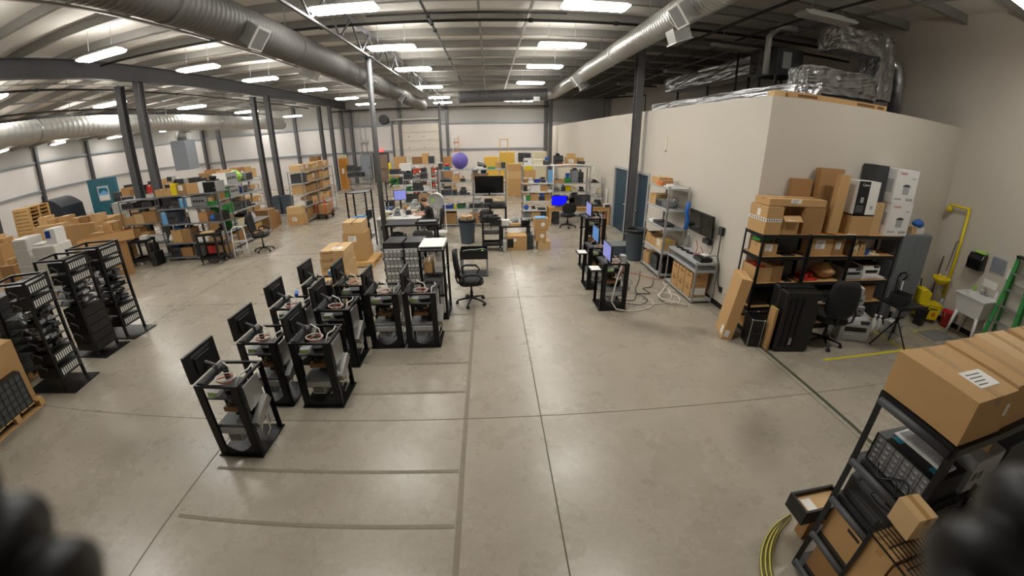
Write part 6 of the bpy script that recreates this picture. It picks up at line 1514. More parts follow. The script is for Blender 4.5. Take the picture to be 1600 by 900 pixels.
# more gear round the workbenches
mi = thing('bench_microscope', 'black armed bench microscope at the window end of the white workbench', 'microscope', (-3.3, 12.4, .803))
MB().bx(-.1, .1, -.12, .12, 0, .03).build('microscope_base', 'black', mi, .004); MB().cyl((0,.08,.03),(0,.08,.4),.02,10).build('microscope_post', 'chrome', mi)
MB().bar((0,.08,.36),(0,-.06,.36), .05).cyl((0,-.06,.26),(0,-.06,.42),.035,12).cyl((-.03,-.06,.42),(-.05,-.12,.5),.02,8).cyl((.03,-.06,.42),(.05,-.12,.5),.02,8).build('microscope_head', 'black', mi)
device('grey bench power supply behind the laptop', (-2.62, 12.25, .803), (.18, .16, .16), .2, 'mid_grey', None)
tote('small blue parts bin on the bench below the lilac screen', (-3.45, 13.15, .8), (.2, .24, .12), 0, 'blue', fill_m='light_grey')
device('black box stack piece at the far end of the pale bench', (-3.5, 13.5, .8), (.26, .3, .3), 0, 'black', None)
monitor('black switched-off screen at the far end of the pale bench', (-2.62, 13.12, .803) if False else (-2.7, 13.68, 1.21) if False else (-3.3, 13.62, .803), .46, .32, .1, 'screen_off', None, stand=.12) if False else None
device('white cabinet on the floor between the benches', (-3.6, 12.75, 0), (.34, .3, .62), 0, 'white', None, slots=2, face='light_grey')
st2 = thing('monitor_stand', 'black pole stand with a folded arm behind the lilac screen', 'stand', (-3.75, 14.1, 0)); MB().cyl((0,0,.02),(0,0,1.7),.03,10).bx(-.2,.2,-.2,.2,0,.02).build('stand_pole','black_metal',st2); MB().bar((0,0,1.6),(.45,-.1,1.75),.06,.04).bar((.45,-.1,1.75),(.2,-.2,1.5),.06,.04).build('stand_arm','black',st2)
G7 = Shelf('tall grey shelf crowded with parts behind the drum fan', 'crowded shelf behind the fan', (-2.75, 15.6), 1.3, .5, (.2, .7, 1.15, 1.6), 0, messy=True, post='alu', deck='light_grey', top=1.9)
g17 = 'goods on the crowded shelf'
G7.fill(3, 'top', [('dev', 'black module', .3, .3, .26, 'black', {}), ('heap', 'heap of grey parts', .3, .3, .2, 'mid_grey', {}), ('dev', 'grey module', .3, .3, .24, 'light_grey', {})], group=g17)
G7.fill(2, 'second tier', [('heap', 'heap of green boards', .3, .3, .22, 'green_pcb', {}), ('dev', 'black case', .4, .3, .3, 'black', {}), ('bin', 'white bin', .26, .3, .2, 'white', {'fill_m': 'kraft'})], group=g17)
G7.fill(1, 'third tier', [('dev', 'black unit', .5, .36, .3, 'black_metal', {}), ('box', 'brown carton', .4, .36, .3, 'kraft', {})], group=g17)

# ================================================================== black drive racks at the left
def drive_rack(label, loc, rz, w_=.5, d=.85, h=1.75, solid=False, group='black drive racks'):
    t = thing('drive_rack', label, 'rack', loc, rz, group)
    for x in (-w_/2, w_/2-.04):
        for y in (-d/2, d/2-.04): MB().bx(x, x+.04, y, y+.04, .02, h).build('rack_post', 'black_metal', t)
    MB().prism([(-w_/2-.04,-d/2-.22),(w_/2+.04,-d/2-.22),(w_/2+.04,d/2+.02),(-w_/2-.04,d/2+.02)], 0, .02, 'z').build('base_plate', 'black_metal', t)
    tp = MB()
    tp.bx(-w_/2, w_/2, -d/2, -d/2+.04, h, h+.03).bx(-w_/2, w_/2, d/2-.04, d/2, h, h+.03).bx(-w_/2, -w_/2+.04, -d/2+.04, d/2-.04, h, h+.03).bx(w_/2-.04, w_/2, -d/2+.04, d/2-.04, h, h+.03)
    tp.build('top_frame', 'black_metal', t)
    for k, z in enumerate((.22, .46, h-.42, h-.2)):
        if solid and k < 2: continue
        g = MB(); g.use('black').bx(-w_/2+.03, w_/2-.03, -d/2-.008, -d/2+.5, z, z+.17); g.use('white')
        for s in range(8):
            x = -w_/2+.07+s*(w_-.14)/8; g.bx(x, x+.022, -d/2-.011, -d/2-.008, z+.035, z+.135)
        g.build('drive_tray', None, t)
    if solid:
        for k in range(5): MB().bx(-w_/2+.03, w_/2-.03, -d/2-.01, -d/2+.5, .1+k*.16, .25+k*.16).build('blank_panel', 'black', t)
    z0 = .95 if solid else .68
    rd = random.Random(int(loc[1]*100)); k = 0; z = z0
    while z < h-.46:
        MB().bx(-w_/2+.03, w_/2-.03, -d/2+.03, d/2-.06, z, z+.012).build('shelf_plate', 'black_metal', t)
        g = MB()
        for q in range(5):
            x = rd.uniform(-.36, .3)*w_; g.use(rd.choice(['light_grey', 'mid_grey', 'dark_grey', 'black', 'black'])).box((x, -d/2+.12+rd.uniform(0,.1), z+.05), (.12, .2, .05), (rd.uniform(-.1,.1), rd.uniform(-.2,.2), rd.uniform(-.2,.2)))
        g.build('loose_module', None, t); z += .13
    cb = MB()
    for q in range(7):
        zz = .3+q*.2; cb.tube([(-w_/2+.05,-d/2+.3,zz),(-w_/2-.015,-d/2+.2,zz+.1),(-w_/2-.01,-d/2+.36,zz+.16),(-w_/2+.03,-d/2+.5,zz+.05)], .012, 5)
    cb.build('side_cable', 'cable_grey', t)
    return t
drive_rack('black drive rack nearest the camera at the left, beside the big carton', (-7.02, 4.2, 0), PI/2+.12)
drive_rack('black drive rack in the middle with blank black panels low down', (-7.36, 5.3, 0), PI/2, solid=True)
drive_rack('black drive rack farthest from the camera of the three at the left', (-7.34, 6.0, 0), PI/2)
p1 = pallet('wooden pallet under the big carton and wire crate at the left edge', (-7.35, 3.15, 0), 0, 1.3, 1.05)
carton('very big brown carton on the pallet at the left edge of the photo', (-7.42, 3.2, .142), (1.1, .94, .92), 0, 'kraft', None)
gc_ = thing('wire_crate', 'black gridded crate standing on the pallet before the very big carton', 'crate', (-6.77, 3.06, .142), PI/2)
MB().bx(-.42, .42, -.06, .08, 0, .5).build('crate_body', 'mesh_grey', gc_)
g = MB()
for k in range(9): g.bx(-.425+k*.85/8-.009, -.425+k*.85/8+.009, -.075, -.06, 0, .505)
for k in range(6): g.bx(-.43, .43, -.075, -.06, k*.1-.008 if k else 0, k*.1+.008)
g.build('crate_grid', 'dark_grey', gc_)
MB().bx(-.43, .43, -.07, .09, .5, .515).build('crate_rim', 'black', gc_)
p2 = pallet('wooden pallet under the tall pile of slim grey trays', (-8.3, 4.24, 0), 0, 1.0, .7)
gt = 'slim grey trays piled at the left'
for k in range(20):
    slab(f'slim grey tray, {ORD[k % 10]} from the {"pallet" if k < 10 else "top"} of the tray pile', (-8.1, 4.24, .144+(k if k < 10 else 29-k)*.055), (.5, .7, .05), PI/2, 'mid_grey' if k % 4 else 'dark_grey', gt, name='equipment_tray', cat='tray', top='mesh_grey', ears=False)
device('black cover box on the tall grey tray pile', (-8.1, 4.24, 1.25), (.5, .7, .22), PI/2, 'black', slots=0)
p3 = pallet('wooden pallet between the nearest and the middle drive rack', (-8.48, 5.0, 0), 0, 1.2, .6)
carton('brown carton on the pallet behind the nearest drive rack', (-8.25, 5.0, .144), (.6, .45, .9), 0, 'kraft', None)
carton('small brown carton on the brown carton behind the drive racks', (-8.25, 5.0, 1.05), (.3, .3, .2), .2, 'kraft_light', None)

# ================================================================== grey shelf row facing the camera, carts, ladder, chair
G1 = Shelf('long grey steel shelving unit facing the camera behind two black carts', 'long grey shelf', (-8.97, 11.06), 2.2, .6, (.12, .56, 1.15, 1.62, 2.0), 0, messy=True, post='steel_grey', deck='mid_grey', mids=(-.1,), top=2.03, pw=.04)
g10 = 'goods on the long grey shelf'
G1.fill(4, 'top', [('box', 'small brown carton', .28, .34, .2, 'kraft'), ('box', 'brown carton', .28, .34, .22, 'kraft'), ('box', 'bright yellow carton', .2, .34, .34, 'yellow', {'tape': 'yellow'}), ('box', 'tan carton', .32, .36, .3, 'kraft_dark', {'slabel': 'front'}), ('box', 'orange-brown carton', .4, .4, .3, 'kraft'), ('box', 'white carton', .16, .36, .32, 'white', {'tape': 'tape_white'}), ('dev', 'dark fronted grey server', .4, .44, .3, 'light_grey', {'face': 'black'})], group=g10)
G1.fill(3, 'second tier', [('mon', 'black screen', .5, .14, .34, 'screen_off'), ('dev', 'dark machine', .26, .3, .22, 'black'), ('box', 'pale blue carton', .24, .3, .28, 'sky_blue', {'tape': 'tape_white'}), ('dev', 'white door-like panel', .16, .3, .3, 'white', {'slots': 0, 'face': 'white'}), ('dev', 'grey machine', .5, .4, .3, 'light_grey', {'face': 'mid_grey'}), ('dev', 'green handled tool case', .2, .2, .12, 'green', {'face': 'green'})], group=g10)
G1.fill(2, 'third tier', [('box', 'pale teal carton', .2, .4, .38, 'sky_blue', {'tape': 'tape_white'}), ('dev', 'dark blue equipment box', .36, .4, .36, 'slate', {}), ('heap', 'heap of chrome and black gear', .36, .34, .26, 'dark_grey', {}), ('gap', '', .06, 0, 0, ''), ('box', 'tall white carton', .3, .34, .44, 'white', {'tape': 'tape_white'}), ('box', 'reddish brown carton', .3, .36, .28, 'kraft_red', {}), ('bag', 'blue bag', .22, .2, .2, 'blue', {}), ('dev', 'dark unit', .26, .36, .26, 'black', {})], group=g10)
G1.fill(1, 'fourth tier', [('bag', 'white sack', .2, .24, .26, 'white', {'cat': 'sack'}), ('box', 'brown carton', .36, .4, .4, 'kraft', {}), ('box', 'brown carton with flaps', .34, .4, .42, 'kraft_dark', {}), ('gap', '', .14, 0, 0, ''), ('box', 'white low carton', .4, .3, .14, 'white', {}), ('box', 'tan flat carton', .5, .3, .1, 'kraft_light', {})], group=g10)
G1.fill(0, 'bottom tier', [('dev', 'dark grey case', .4, .4, .3, 'dark_grey', {}), ('box', 'brown carton', .4, .4, .28, 'kraft_dark', {}), ('gap', '', .1, 0, 0, ''), ('box', 'olive box', .34, .4, .34, 'mesh_grey', {}), ('bin', 'red bin', .4, .4, .3, 'red', {'fill_m': 'orange'}), ('box', 'brown carton', .3, .4, .3, 'kraft', {})], group=g10)
G0 = Shelf('grey shelving unit at the left end of the long grey shelf', 'left end grey shelf', (-10.95, 11.2), 1.6, .4, (.12, .6, 1.2, 1.7, 1.96), 0, post='steel_grey', deck='mid_grey', top=2.0)
G0.fill(3, 'upper tier', [('dev', 'black unit', .5, .28, .16, 'black', {}), ('bin', 'black round tub', .3, .28, .18, 'black', {}), ('dev', 'black case', .4, .28, .18, 'black_metal', {})], group='goods on the left end grey shelf')
G0.fill(2, 'middle tier', [('box', 'brown carton', .4, .3, .22, 'kraft', {}), ('box', 'tan carton', .36, .3, .3, 'kraft_light', {}), ('box', 'brown flapped carton', .5, .3, .36, 'kraft_dark', {})], group='goods on the left end grey shelf')
G0.fill(1, 'lower tier', [('box', 'brown carton', .5, .3, .46, 'kraft_dark', {}), ('box', 'ochre carton', .3, .3, .3, 'wood', {}), ('box', 'white carton', .4, .3, .2, 'white', {})], group='goods on the left end grey shelf')
c1 = utility_cart('black two-tray cart before the left half of the long grey shelf', (-10.82, 10.62, 0), (.66, .46, .8), .12)
paper_pile('white paper pile at the back of the left black cart', (-10.74, 10.7, .756), (.28, .18, .14), .1, 'paper')
device('black computer tower on the floor beside the left black cart', (-10.26, 10.5, 0), (.2, .36, .42), 0, 'black')
c2 = utility_cart('black two-tray cart before the right half of the long grey shelf', (-8.2, 10.42, 0), (.6, .46, .92), .18)
make('box', 'flat tan carton lying on the right black cart', (-8.2, 10.4, .876), (.36, .26, .06), .25, 'kraft_light', None, {})
make('paper', 'white papers on the right black cart', (-8.43, 10.44, .877), (.06, .16, .02), .1, 'paper', None, {})
sl = thing('step_stool', 'white folding step stool with two treads beside the office chair', 'step stool', (-7.5, 10.75, 0), .35)
for s in (-1, 1):
    MB().tube([(s*.2,0,0),(s*.19,.08,.5),(s*.17,.13,.86),(s*.12,.14,.92),(0,.145,.94)], .016, 8).build('stool_frame', 'white', sl)
    MB().tube([(s*.19,.32,0),(s*.17,.2,.5)], .014, 8).build('rear_leg', 'white', sl)
for z, y in ((.25, .06), (.5, .1)): MB().bx(-.18, .18, y-.1, y+.08, z-.012, z+.012).build('tread', 'light_grey', sl)
office_chair('black office chair in front of the green box shelf at the left', (-7.2, 11.5, 0), PI/2+.2, h=.5, back=.55)

# shelf with the green boxes, facing the aisle
G2 = Shelf('grey shelving unit with bright green boxes facing the left aisle', 'green box shelf', (-8.75, 12.95), 2.7, .6, (.1, .62, 1.16, 1.66, 2.05), PI/2, messy=True, post='alu', deck='light_grey', mids=(.0,), top=2.08)
g11 = 'goods on the green box shelf'
G2.fill(4, 'top', [('bag', 'white plastic wrapped bundle', .6, .5, .2, 'white', {'cat': 'bundle'}), ('dev', 'white machine with dark lid', .6, .5, .38, 'white', {'face': 'light_grey'}), ('bag', 'lime green bag', .5, .5, .42, 'lime', {}), ('dev', 'small metal rack', .4, .4, .26, 'mid_grey', {})], group=g11)
G2.fill(3, 'second tier', [('box', 'brown carton', .36, .4, .3, 'kraft_dark', {}), ('dev', 'bright green box', .3, .4, .34, 'green', {'face': 'green', 'slots': 2}), ('dev', 'white flat machine', .5, .4, .3, 'white', {'face': 'light_grey'}), ('bag', 'dark blue bag', .4, .4, .26, 'deep_blue', {}), ('heap', 'heap of grey gear', .5, .4, .3, 'mid_grey', {})], group=g11)
G2.fill(2, 'third tier', [('bin', 'green bin', .36, .4, .28, 'green', {'fill_m': 'white'}), ('dev', 'green square box', .34, .4, .34, 'green', {'face': 'green', 'slots': 1}), ('dev', 'dark printer', .44, .4, .3, 'dark_grey', {}), ('dev', 'light printer', .44, .4, .26, 'light_grey', {}), ('heap', 'heap of black parts', .4, .4, .26, 'black', {})], group=g11)
G2.fill(1, 'lower tier', [('heap', 'heap of black gear', .4, .4, .3, 'black', {}), ('dev', 'green-white box', .34, .4, .28, 'green', {'face': 'light_grey'}), ('bin', 'tan bin', .4, .4, .26, 'cream', {'fill_m': 'kraft'}), ('dev', 'dark machine', .44, .4, .36, 'black_metal', {}), ('bag', 'white wrapped parcel', .36, .36, .36, 'white', {'cat': 'parcel'})], group=g11)
G2.fill(0, 'bottom tier', [('box', 'brown carton', .5, .44, .36, 'kraft', {}), ('box', 'olive carton', .5, .44, .4, 'kraft_dark', {}), ('heap', 'heap of grey parts', .5, .4, .3, 'mid_grey', {}), ('box', 'tan carton', .6, .44, .42, 'kraft', {})], group=g11)
gfl = 'cartons stacked past the green box shelf'
for k, (x, y, w_, d, h, m_) in enumerate(((-8.9, 14.75, .6, .6, .8, 'kraft_dark'), (-9.6, 14.9, .6, .6, 1.3, 'kraft'), (-9.0, 15.4, .5, .5, .6, 'kraft_dark'))):
    carton(f'brown carton on the floor past the green box shelf, {["aisle side","wall side","hidden low"][k]} one', (x, y, 0), (w_, d, h), .05*k, m_, gfl)
for k, (x, y) in enumerate(((-10.2, 18.25), (-9.75, 18.3))):
    tote(f'tall grey bin beside the carton shelf row, {"wall side" if k == 0 else "aisle side"} one', (x, y, 0), (.42, .5, .85), 0, 'slate', 'tall grey bins')

# carton shelf row along the aisle
def carton_row(S, plan, group):
    for ti, word, its in plan: S.fill(ti, word, its, group=group)
G3 = Shelf('long grey shelving row full of brown cartons along the left aisle', 'carton shelf row', (-7.88, 17.35), 3.3, .62, (.12, .66, 1.18, 1.62, 2.06), PI/2, post='alu', deck='light_grey', mids=(-.3,), top=2.1, pw=.04)
g12 = 'cartons on the carton shelf row'
rd = random.Random(5)
def rowitems(total, hmax, n0, mats_):
    out = []; x = 0
    while x < total-.2:
        w_ = min(rd.uniform(.24, .5), total-x); out.append(('box', rd.choice(['brown carton', 'tan carton', 'plain carton']), w_, rd.uniform(.42, .52), rd.uniform(.6, 1)*hmax, rd.choice(mats_), {'slabel': rd.choice([False, False, 'front'])})); x += w_+.012
    return out
km = ['kraft', 'kraft', 'kraft_dark', 'kraft_light']
G3.fill(4, 'top', rowitems(3.0, .3, 0, ['kraft', 'kraft_light', 'kraft_light']), group=g12)
G3.fill(3, 'second tier', [('dev', 'dark mesh crate', .5, .46, .36, 'dark_grey', {})]+rowitems(2.4, .36, 1, km), group=g12)
G3.fill(2, 'third tier', rowitems(3.0, .36, 0, km), group=g12)
G3.fill(1, 'fourth tier', [('dev', 'white flat unit', .4, .4, .2, 'white', {}), ('dev', 'black flat unit', .3, .4, .14, 'black', {})]+rowitems(2.2, .36, 2, km), group=g12)
G3.fill(0, 'bottom tier', [('box', 'large brown carton', .6, .5, .44, 'kraft_dark', {}), ('gap', '', .8, 0, 0, '')]+rowitems(1.4, .4, 1, km), group=g12)
carton('brown carton on the floor at the near end of the carton shelf row', (-7.9, 15.42, 0), (.66, .44, .44), 0, 'kraft', None, slabel='front')
carton('tan carton on top of the floor carton at the near end of the row', (-7.92, 15.42, .444), (.6, .42, .3), .04, 'kraft_light', None)
rc = thing('hand_truck', 'red framed trolley with black deck parked before the carton shelf row', 'trolley', (-7.2, 16.6, 0), PI/2)
MB().bx(-.45, .45, -.25, .25, .16, .2).build('trolley_deck', 'black', rc)
for x in (-.42, .42):
    MB().tube([(x,-.2,.2),(x,-.2,.85),(x,.2,.85),(x,.2,.2)], .018, 8).build('side_rail', 'red', rc)
    for y in (-.18, .18): MB().cyl((x*.85-.02,y,.07),(x*.85+.02,y,.07),.07,12).bx(x*.85-.01, x*.85+.01, y-.02, y+.02, .12, .16).build('wheel', 'rubber', rc)
carton('brown carton riding on the red framed trolley', (-7.2, 16.6, .202), (.36, .5, .4), 0, 'kraft_red', None)
# rows behind
G4 = Shelf('grey shelving unit with high stacked cartons behind the green box shelf', 'high carton shelf', (-10.6, 15.6), 3.4, .6, (.12, .7, 1.3, 1.9), PI/2, post='alu', deck='light_grey', top=1.95, mids=(0,))
g13 = 'cartons on the high carton shelf'
for ti, wd_, hm in ((3, 'top', .62), (2, 'second tier', .4), (1, 'third tier', .44), (0, 'bottom tier', .44)): G4.fill(ti, wd_, rowitems(3.2, hm, 0, km+['kraft_red']), group=g13)
G5 = Shelf('grey shelving unit of boxes behind the paired columns', 'shelf behind the columns', (-12.5, 13.6), 3.0, .6, (.12, .7, 1.3, 1.9), 0, messy=True, post='alu', deck='light_grey', top=1.95, mids=(0,))
g14 = 'goods on the shelf behind the columns'
G5.fill(3, 'top', [('box', 'brown carton', .4, .4, .3, 'kraft'), ('box', 'reddish carton', .3, .4, .2, 'kraft_red'), ('dev', 'black long unit', .5, .3, .16, 'black', {}), ('box', 'red and white carton', .3, .4, .3, 'red', {'tape': 'tape_white'}), ('box', 'tan carton', .5, .4, .3, 'kraft_light'), ('box', 'brown carton', .4, .4, .34, 'kraft')], group=g14)
for ti, wd_ in ((2, 'second tier'), (1, 'third tier')): G5.fill(ti, wd_, rowitems(2.8, .4, 0, km), group=g14)
lc = thing('long_carton', 'tall narrow orange-brown carton standing against the far column', 'box', (-10.0, 27.1, 0)); MB().bx(-.28, .28, -.12, .12, 0, 2.08).build('box_body', 'orange_kraft', lc); MB().bx(-.1, .06, -.123, -.12, 1.05, 1.4).build('shipping_label', 'paper', lc)
carton('white topped carton resting on the tall narrow carton', (-10.0, 27.1, 2.082), (.5, .24, .22), 0, 'cream', None)

# ================================================================== pallets and loads on the far left
def pallet_stack(label, loc, n, rz=0.0):
    for k in range(n): pallet(f'wooden pallet, {ORD[k]} from the floor in the tall pallet pile by the white wall', (loc[0], loc[1], loc[2]+.1425*k), rz+.02*((k*3) % 3-1), 1.2, 1.0, group='stacked wooden pallets')
pallet_stack('', (-18.2, 12.4, .426), 12)
tag(carton('long low carton base under the tall pallet pile', (-18.2, 12.4, 0), (1.3, 1.1, .42), 0, 'kraft_dark', None))
gp = 'palletised cartons on the far left'
PAL = [((-13.9, 11.6), 1.5, 1.0, 1.36, 'kraft', 'large upright panelled brown carton load before the teal display'),
       ((-16.0, 11.9), 1.7, 1.1, 1.42, 'kraft_light', 'large pale brown carton load beside the tall pallet pile'),
       ((-12.4, 11.0), 1.1, .8, 1.1, 'kraft', 'brown carton load left of the long grey shelf'),
       ((-15.4, 9.4), .9, .9, .7, 'kraft_dark', 'low brown carton load behind the drive racks'),
       ((-17.2, 10.2), 1.0, 1.0, 1.25, 'kraft', 'taller brown carton load at the far left edge'),
       ((-16.6, 8.4), 1.0, 1.0, .95, 'kraft_dark', 'nearer low carton load at the far left edge')]
for (x, y), w_, d, h, m_, l in PAL:
    pallet('wooden pallet under the ' + ' '.join(l.replace(',', '').split()[:12]), (x, y, 0), 0, w_, d)
    carton(l, (x, y, .142), (w_*.96, d*.94, h-.14), 0, m_, gp)
rd = random.Random(9)
for i, ((x, y), w_, d, h, m_, l) in enumerate(PAL):
    for k in range(3):
        carton(f'{ORD[k]} small carton from left on the {" ".join(l.replace(",", "").replace("large ", "").split()[:9])}', (x+(k-1)*w_*.3, y+rd.uniform(-.1,.1), h+.004), (w_*.26, d*.4, rd.uniform(.12,.3)), rd.uniform(-.1,.1), rd.choice(km), gp)
carton('upright tan carton panelled load standing behind the pale load', (-15.3, 13.4, 0), (1.5, .8, 1.2), 0, 'kraft', gp)
for k, (x, y, h, l) in enumerate(((-13.2, 8.6, 1.6, 'tall white plastic wrapped load at the far left, thin one'), (-12.0, 8.5, 1.36, 'white wrapped load with papers on top behind the drive racks'))):
    t = thing('wrapped_load', l, 'wrapped load', (x, y, 0)); MB().bx(-.36-.15*k, .36+.15*k, -.3, .3, .1, h).build('wrapped_goods', 'wrap', t, .04, 3); MB().bx(-.36-.15*k, .36+.15*k, -.34, .34, 0, .1).build('load_base', 'pallet', t)
    MB().bx(-.365-.15*k, .365+.15*k, -.305, .305, h*.5, h*.52).build('wrap_fold', 'white', t); MB().bx(-.365-.15*k, .365+.15*k, -.305, .305, h*.8, h*.815).build('wrap_fold', 'white', t)
paper_pile('pile of white papers on the white wrapped load', (-12.25, 8.45, 1.362), (.5, .36, .06), 0, 'paper')
bwc = carton('blue and white carton on the white wrapped load', (-11.75, 8.55, 1.362), (.4, .36, .4), .1, 'white', None, tape=False)
MB().bx(-.18, .02, -.1815, -.18, .16, .36).bx(-.2015, -.2, -.15, .12, .1, .3).build('blue_print', 'deep_blue', bwc)
op = open_box('long open brown carton tray behind the drive racks', (-11.0, 9.55, 1.0), (1.5, .6, .2), .8, 'kraft', None, flaps=False)
carton('brown carton supporting the long open carton tray', (-11.0, 9.55, 0), (1.0, .5, .998), .8, 'kraft_dark', None)
carton('white and ochre carton standing by the left black cart', (-11.75, 10.3, 0), (.5, .4, 1.0), 0, 'white', None)
carton('ochre carton on the brown load left of the long grey shelf', (-12.1, 10.67, 1.104), (.3, .1, .26), 0, 'wood', None)
# teal poster wall and covered load
pw = thing('display_wall', 'teal display wall with a white framed picture near the white wall', 'display', (-20.2, 18.2, 0))
MB().bx(-1.0, 1.0, -.08, .08, .5, 2.52).build('display_panel', 'teal_grad', pw)
MB().bx(-.36, .46, -.09, -.08, 1.35, 2.14).build('picture_border', 'light_grey', pw)
g = MB(); g.use('white').bx(-.3, .4, -.094, -.09, 1.4, 2.08).use('sky_blue').bx(-.28, .38, -.097, -.094, 1.66, 2.06).use('teal').prism([(-.28,1.75),(.1,1.9),(.38,1.78),(.38,1.98),(-.1,2.04),(-.28,1.98)], -.099, -.097, 'y'); g.build('picture', None, pw)
for x in (-.9, .9): MB().bx(x-.04, x+.04, -.3, .3, 0, .06).bx(x-.03, x+.03, -.03, .03, .06, .5).build('display_foot', 'black', pw)
cv = thing('covered_load', 'dark tarpaulin covered bulky load with a post, left of the teal display', 'covered load', (-22.9, 17.3, 0))
n = 12; prof = [(-1.4, .0)]+[(-1.4+2.6*k/n, .95+1.0*math.sin(PI*(.12+.7*k/n))) for k in range(n+1)]+[(1.3, .0)]
MB().prism(list(reversed(prof)), -.7, .7, 'y').build('tarpaulin', 'tarp', cv, .06, 3)
MB().bx(-.1, 0, -.8, -.71, .0, 2.2).build('post', 'black', cv)
dk = utility_cart('dark machine cart right of the teal display', (-17.2, 16.4, 0), (1.0, .7, 1.2), 0, 'black')
device('dark grey machine with rounded top right of the teal display', (-17.1, 16.4, 1.164), (.7, .5, .7), 0, 'dark_grey')
device('pale tilted flat unit in front of the dark machine', (-16.4, 15.4, 0), (.4, .5, 1.5), .2, 'light_grey', slots=0, face='light_grey')

# ================================================================== back wall
od = bpy.data.objects.new('door_3', None); COL.objects.link(od); od['kind'] = 'structure'
yd = YB-.13
for k in range(7): structure(MB().bx(-7.1, -3.72, yd, yd+.05, .02+k*.6, .6+k*.6).build('door_panel', 'garage', od))
structure(MB().bx(-7.25, -7.1, yd-.06, yd+.06, 0, 4.5).bx(-3.72, -3.57, yd-.06, yd+.06, 0, 4.5).build('door_track', 'steel_grey', od))
structure(MB().cyl((-7.3, yd-.1, 4.55), (-3.5, yd-.1, 4.55), .09, 10).bx(-7.2, -3.6, yd-.03, yd, 2.3, 2.36).build('door_roller', 'galv_light', od))
g = MB()
for x in (-6.0, -4.85):
    for z in (.9, 1.7, 2.5, 3.3): g.cyl((x, yd-.012, z), (x, yd, z), .05, 8)
structure(g.build('door_bolt', 'mid_grey', od))
ed = bpy.data.objects.new('door_4', None); COL.objects.link(ed); ed['kind'] = 'structure'
structure(MB().bx(-8.75, -7.75, YB-.1, YB-.05, .01, 2.1).build('door_leaf', 'tan_door', ed))
structure(MB().bx(-8.85, -8.75, YB-.14, YB, 0, 2.2).bx(-7.75, -7.65, YB-.14, YB, 0, 2.2).bx(-8.75, -7.75, YB-.14, YB, 2.1, 2.2).build('door_frame', 'steel_dark', ed))
structure(MB().bx(-8.6, -7.9, YB-.16, YB-.1, 1.0, 1.06).build('door_handle', 'steel_grey', ed))
ex = thing('exit_sign', 'red lit exit sign above the tan door in the back wall', 'exit sign', (-8.15, YB-.16, 2.28))
MB().bx(-.2, .2, -.03, .03, 0, .2).build('sign_box', 'exit_red', ex)
text('EXIT', ex, (-.17, -.032, .04), .15, FRONT, 'white', name='sign_lettering')
ep = thing('electrical_panel', 'grey electrical cabinet on the back wall beside the tan door', 'electrical panel', (-9.35, YB-.14, .3)); MB().bx(-.4, .4, -.25, 0, 0, 1.8).build('panel_box', 'cab_grey', ep); MB().bx(-.36, .36, -.265, -.25, .05, 1.75).build('panel_door', 'sheet_grey', ep); MB().bx(.24, .3, -.28, -.265, .8, .95).build('panel_latch', 'black', ep); MB().bx(-.3, .3, 0, .138, .1, 1.7).build('panel_mount', 'steel_grey', ep)
cdt = thing('conduit', 'grey conduits climbing the back wall above the electrical cabinet', 'conduit', (-9.35, YB-.14, 0))
MB().cyl((-.2,-.1,2.1), (-.2,-.1,5.0), .04, 8).cyl((.15,-.1,2.1), (.15,-.1,5.0), .04, 8).bx(-.3, .3, -.14, 0, 3.0, 3.2).build('conduit_pipe', 'light_grey', cdt)
wf = thing('wall_fan', 'black round fan high on the back wall above the tan door', 'fan', (-7.75, YB-.2, 4.6)); MB().cyl((0,-.15,0), (0,.1,0), .34, 18).build('fan_drum', 'black', wf); MB().bar((0,.1,0), (0,.2,.3), .05).build('fan_bracket', 'black', wf)
bo = thing('bollard', 'yellow post guarding the tan door at the back wall', 'bollard', (-7.42, 29.6, 0)); MB().cyl((0,0,0),(0,0,1.45),.11,16).ball((0,0,1.45),(.11,.11,.06),16,8).build('bollard_post', 'yellow', bo)
la = thing('extension_ladder', 'white and orange ladder leaning on the back wall beside the big door', 'ladder', (-2.5, 29.7, 0))
for s in (-1, 1): MB().bar((s*.2,0,0), (s*.2,.6,3.3), .03, .07).build('ladder_rail', 'white' if s < 0 else 'orange', la)
for k in range(10): MB().cyl((-.2, .06*(k+1)*.95, .31*(k+1)), (.2, .06*(k+1)*.95, .31*(k+1)), .03, 8).build('ladder_rung', 'white' if k % 2 else 'orange', la)
gb_ = 'crates and cartons near the back wall'
BX = [((-6.4, 28.6), .8, .6, 1.95, 'kraft', 'tan carton board stack in front of the big back door, left'), ((-5.4, 27.0), 1.3, .8, 1.55, 'white', 'white covered load in front of the big back door'),
      ((-3.0, 28.4), .6, .6, 1.85, 'kraft_red', 'orange-brown carton tower beside the leaning ladder'), ((.1, 28.2), 1.0, .8, 1.8, 'yellow_crate', 'yellow-tan crate behind the ball shelf, left'),
      ((1.2, 28.0), 1.0, .8, 2.1, 'yellow_crate', 'yellow-tan crate behind the ball shelf, taller one'), ((2.2, 26.6), .8, .8, 1.5, 'cream', 'cream load behind the white box shelf'),
      ((3.25, 26.0), .8, .8, 2.2, 'cream', 'cream stacked load by the far office wall')]
for (x, y), w_, d, h, m_, l in BX: carton(l, (x, y, 0), (w_, d, h), .03, m_, gb_)
device('black box on the tan pile by the far office wall', (2.35, 26.2, 1.5+.004) if False else (2.2, 26.6, 1.503), (.6, .5, .6), 0, 'black')
wfm = thing('wooden_stand', 'small open wooden frame standing on the taller yellow crate', 'frame', (1.0, 28.0, 2.102)); MB().bx(-.3, -.24, -.05, .05, 0, .9).bx(.24, .3, -.05, .05, 0, .9).bx(-.3, .3, -.05, .05, .84, .9).build('frame_bar', 'wood', wfm)
gbb = 'carton stack right of the black television'
z = 0
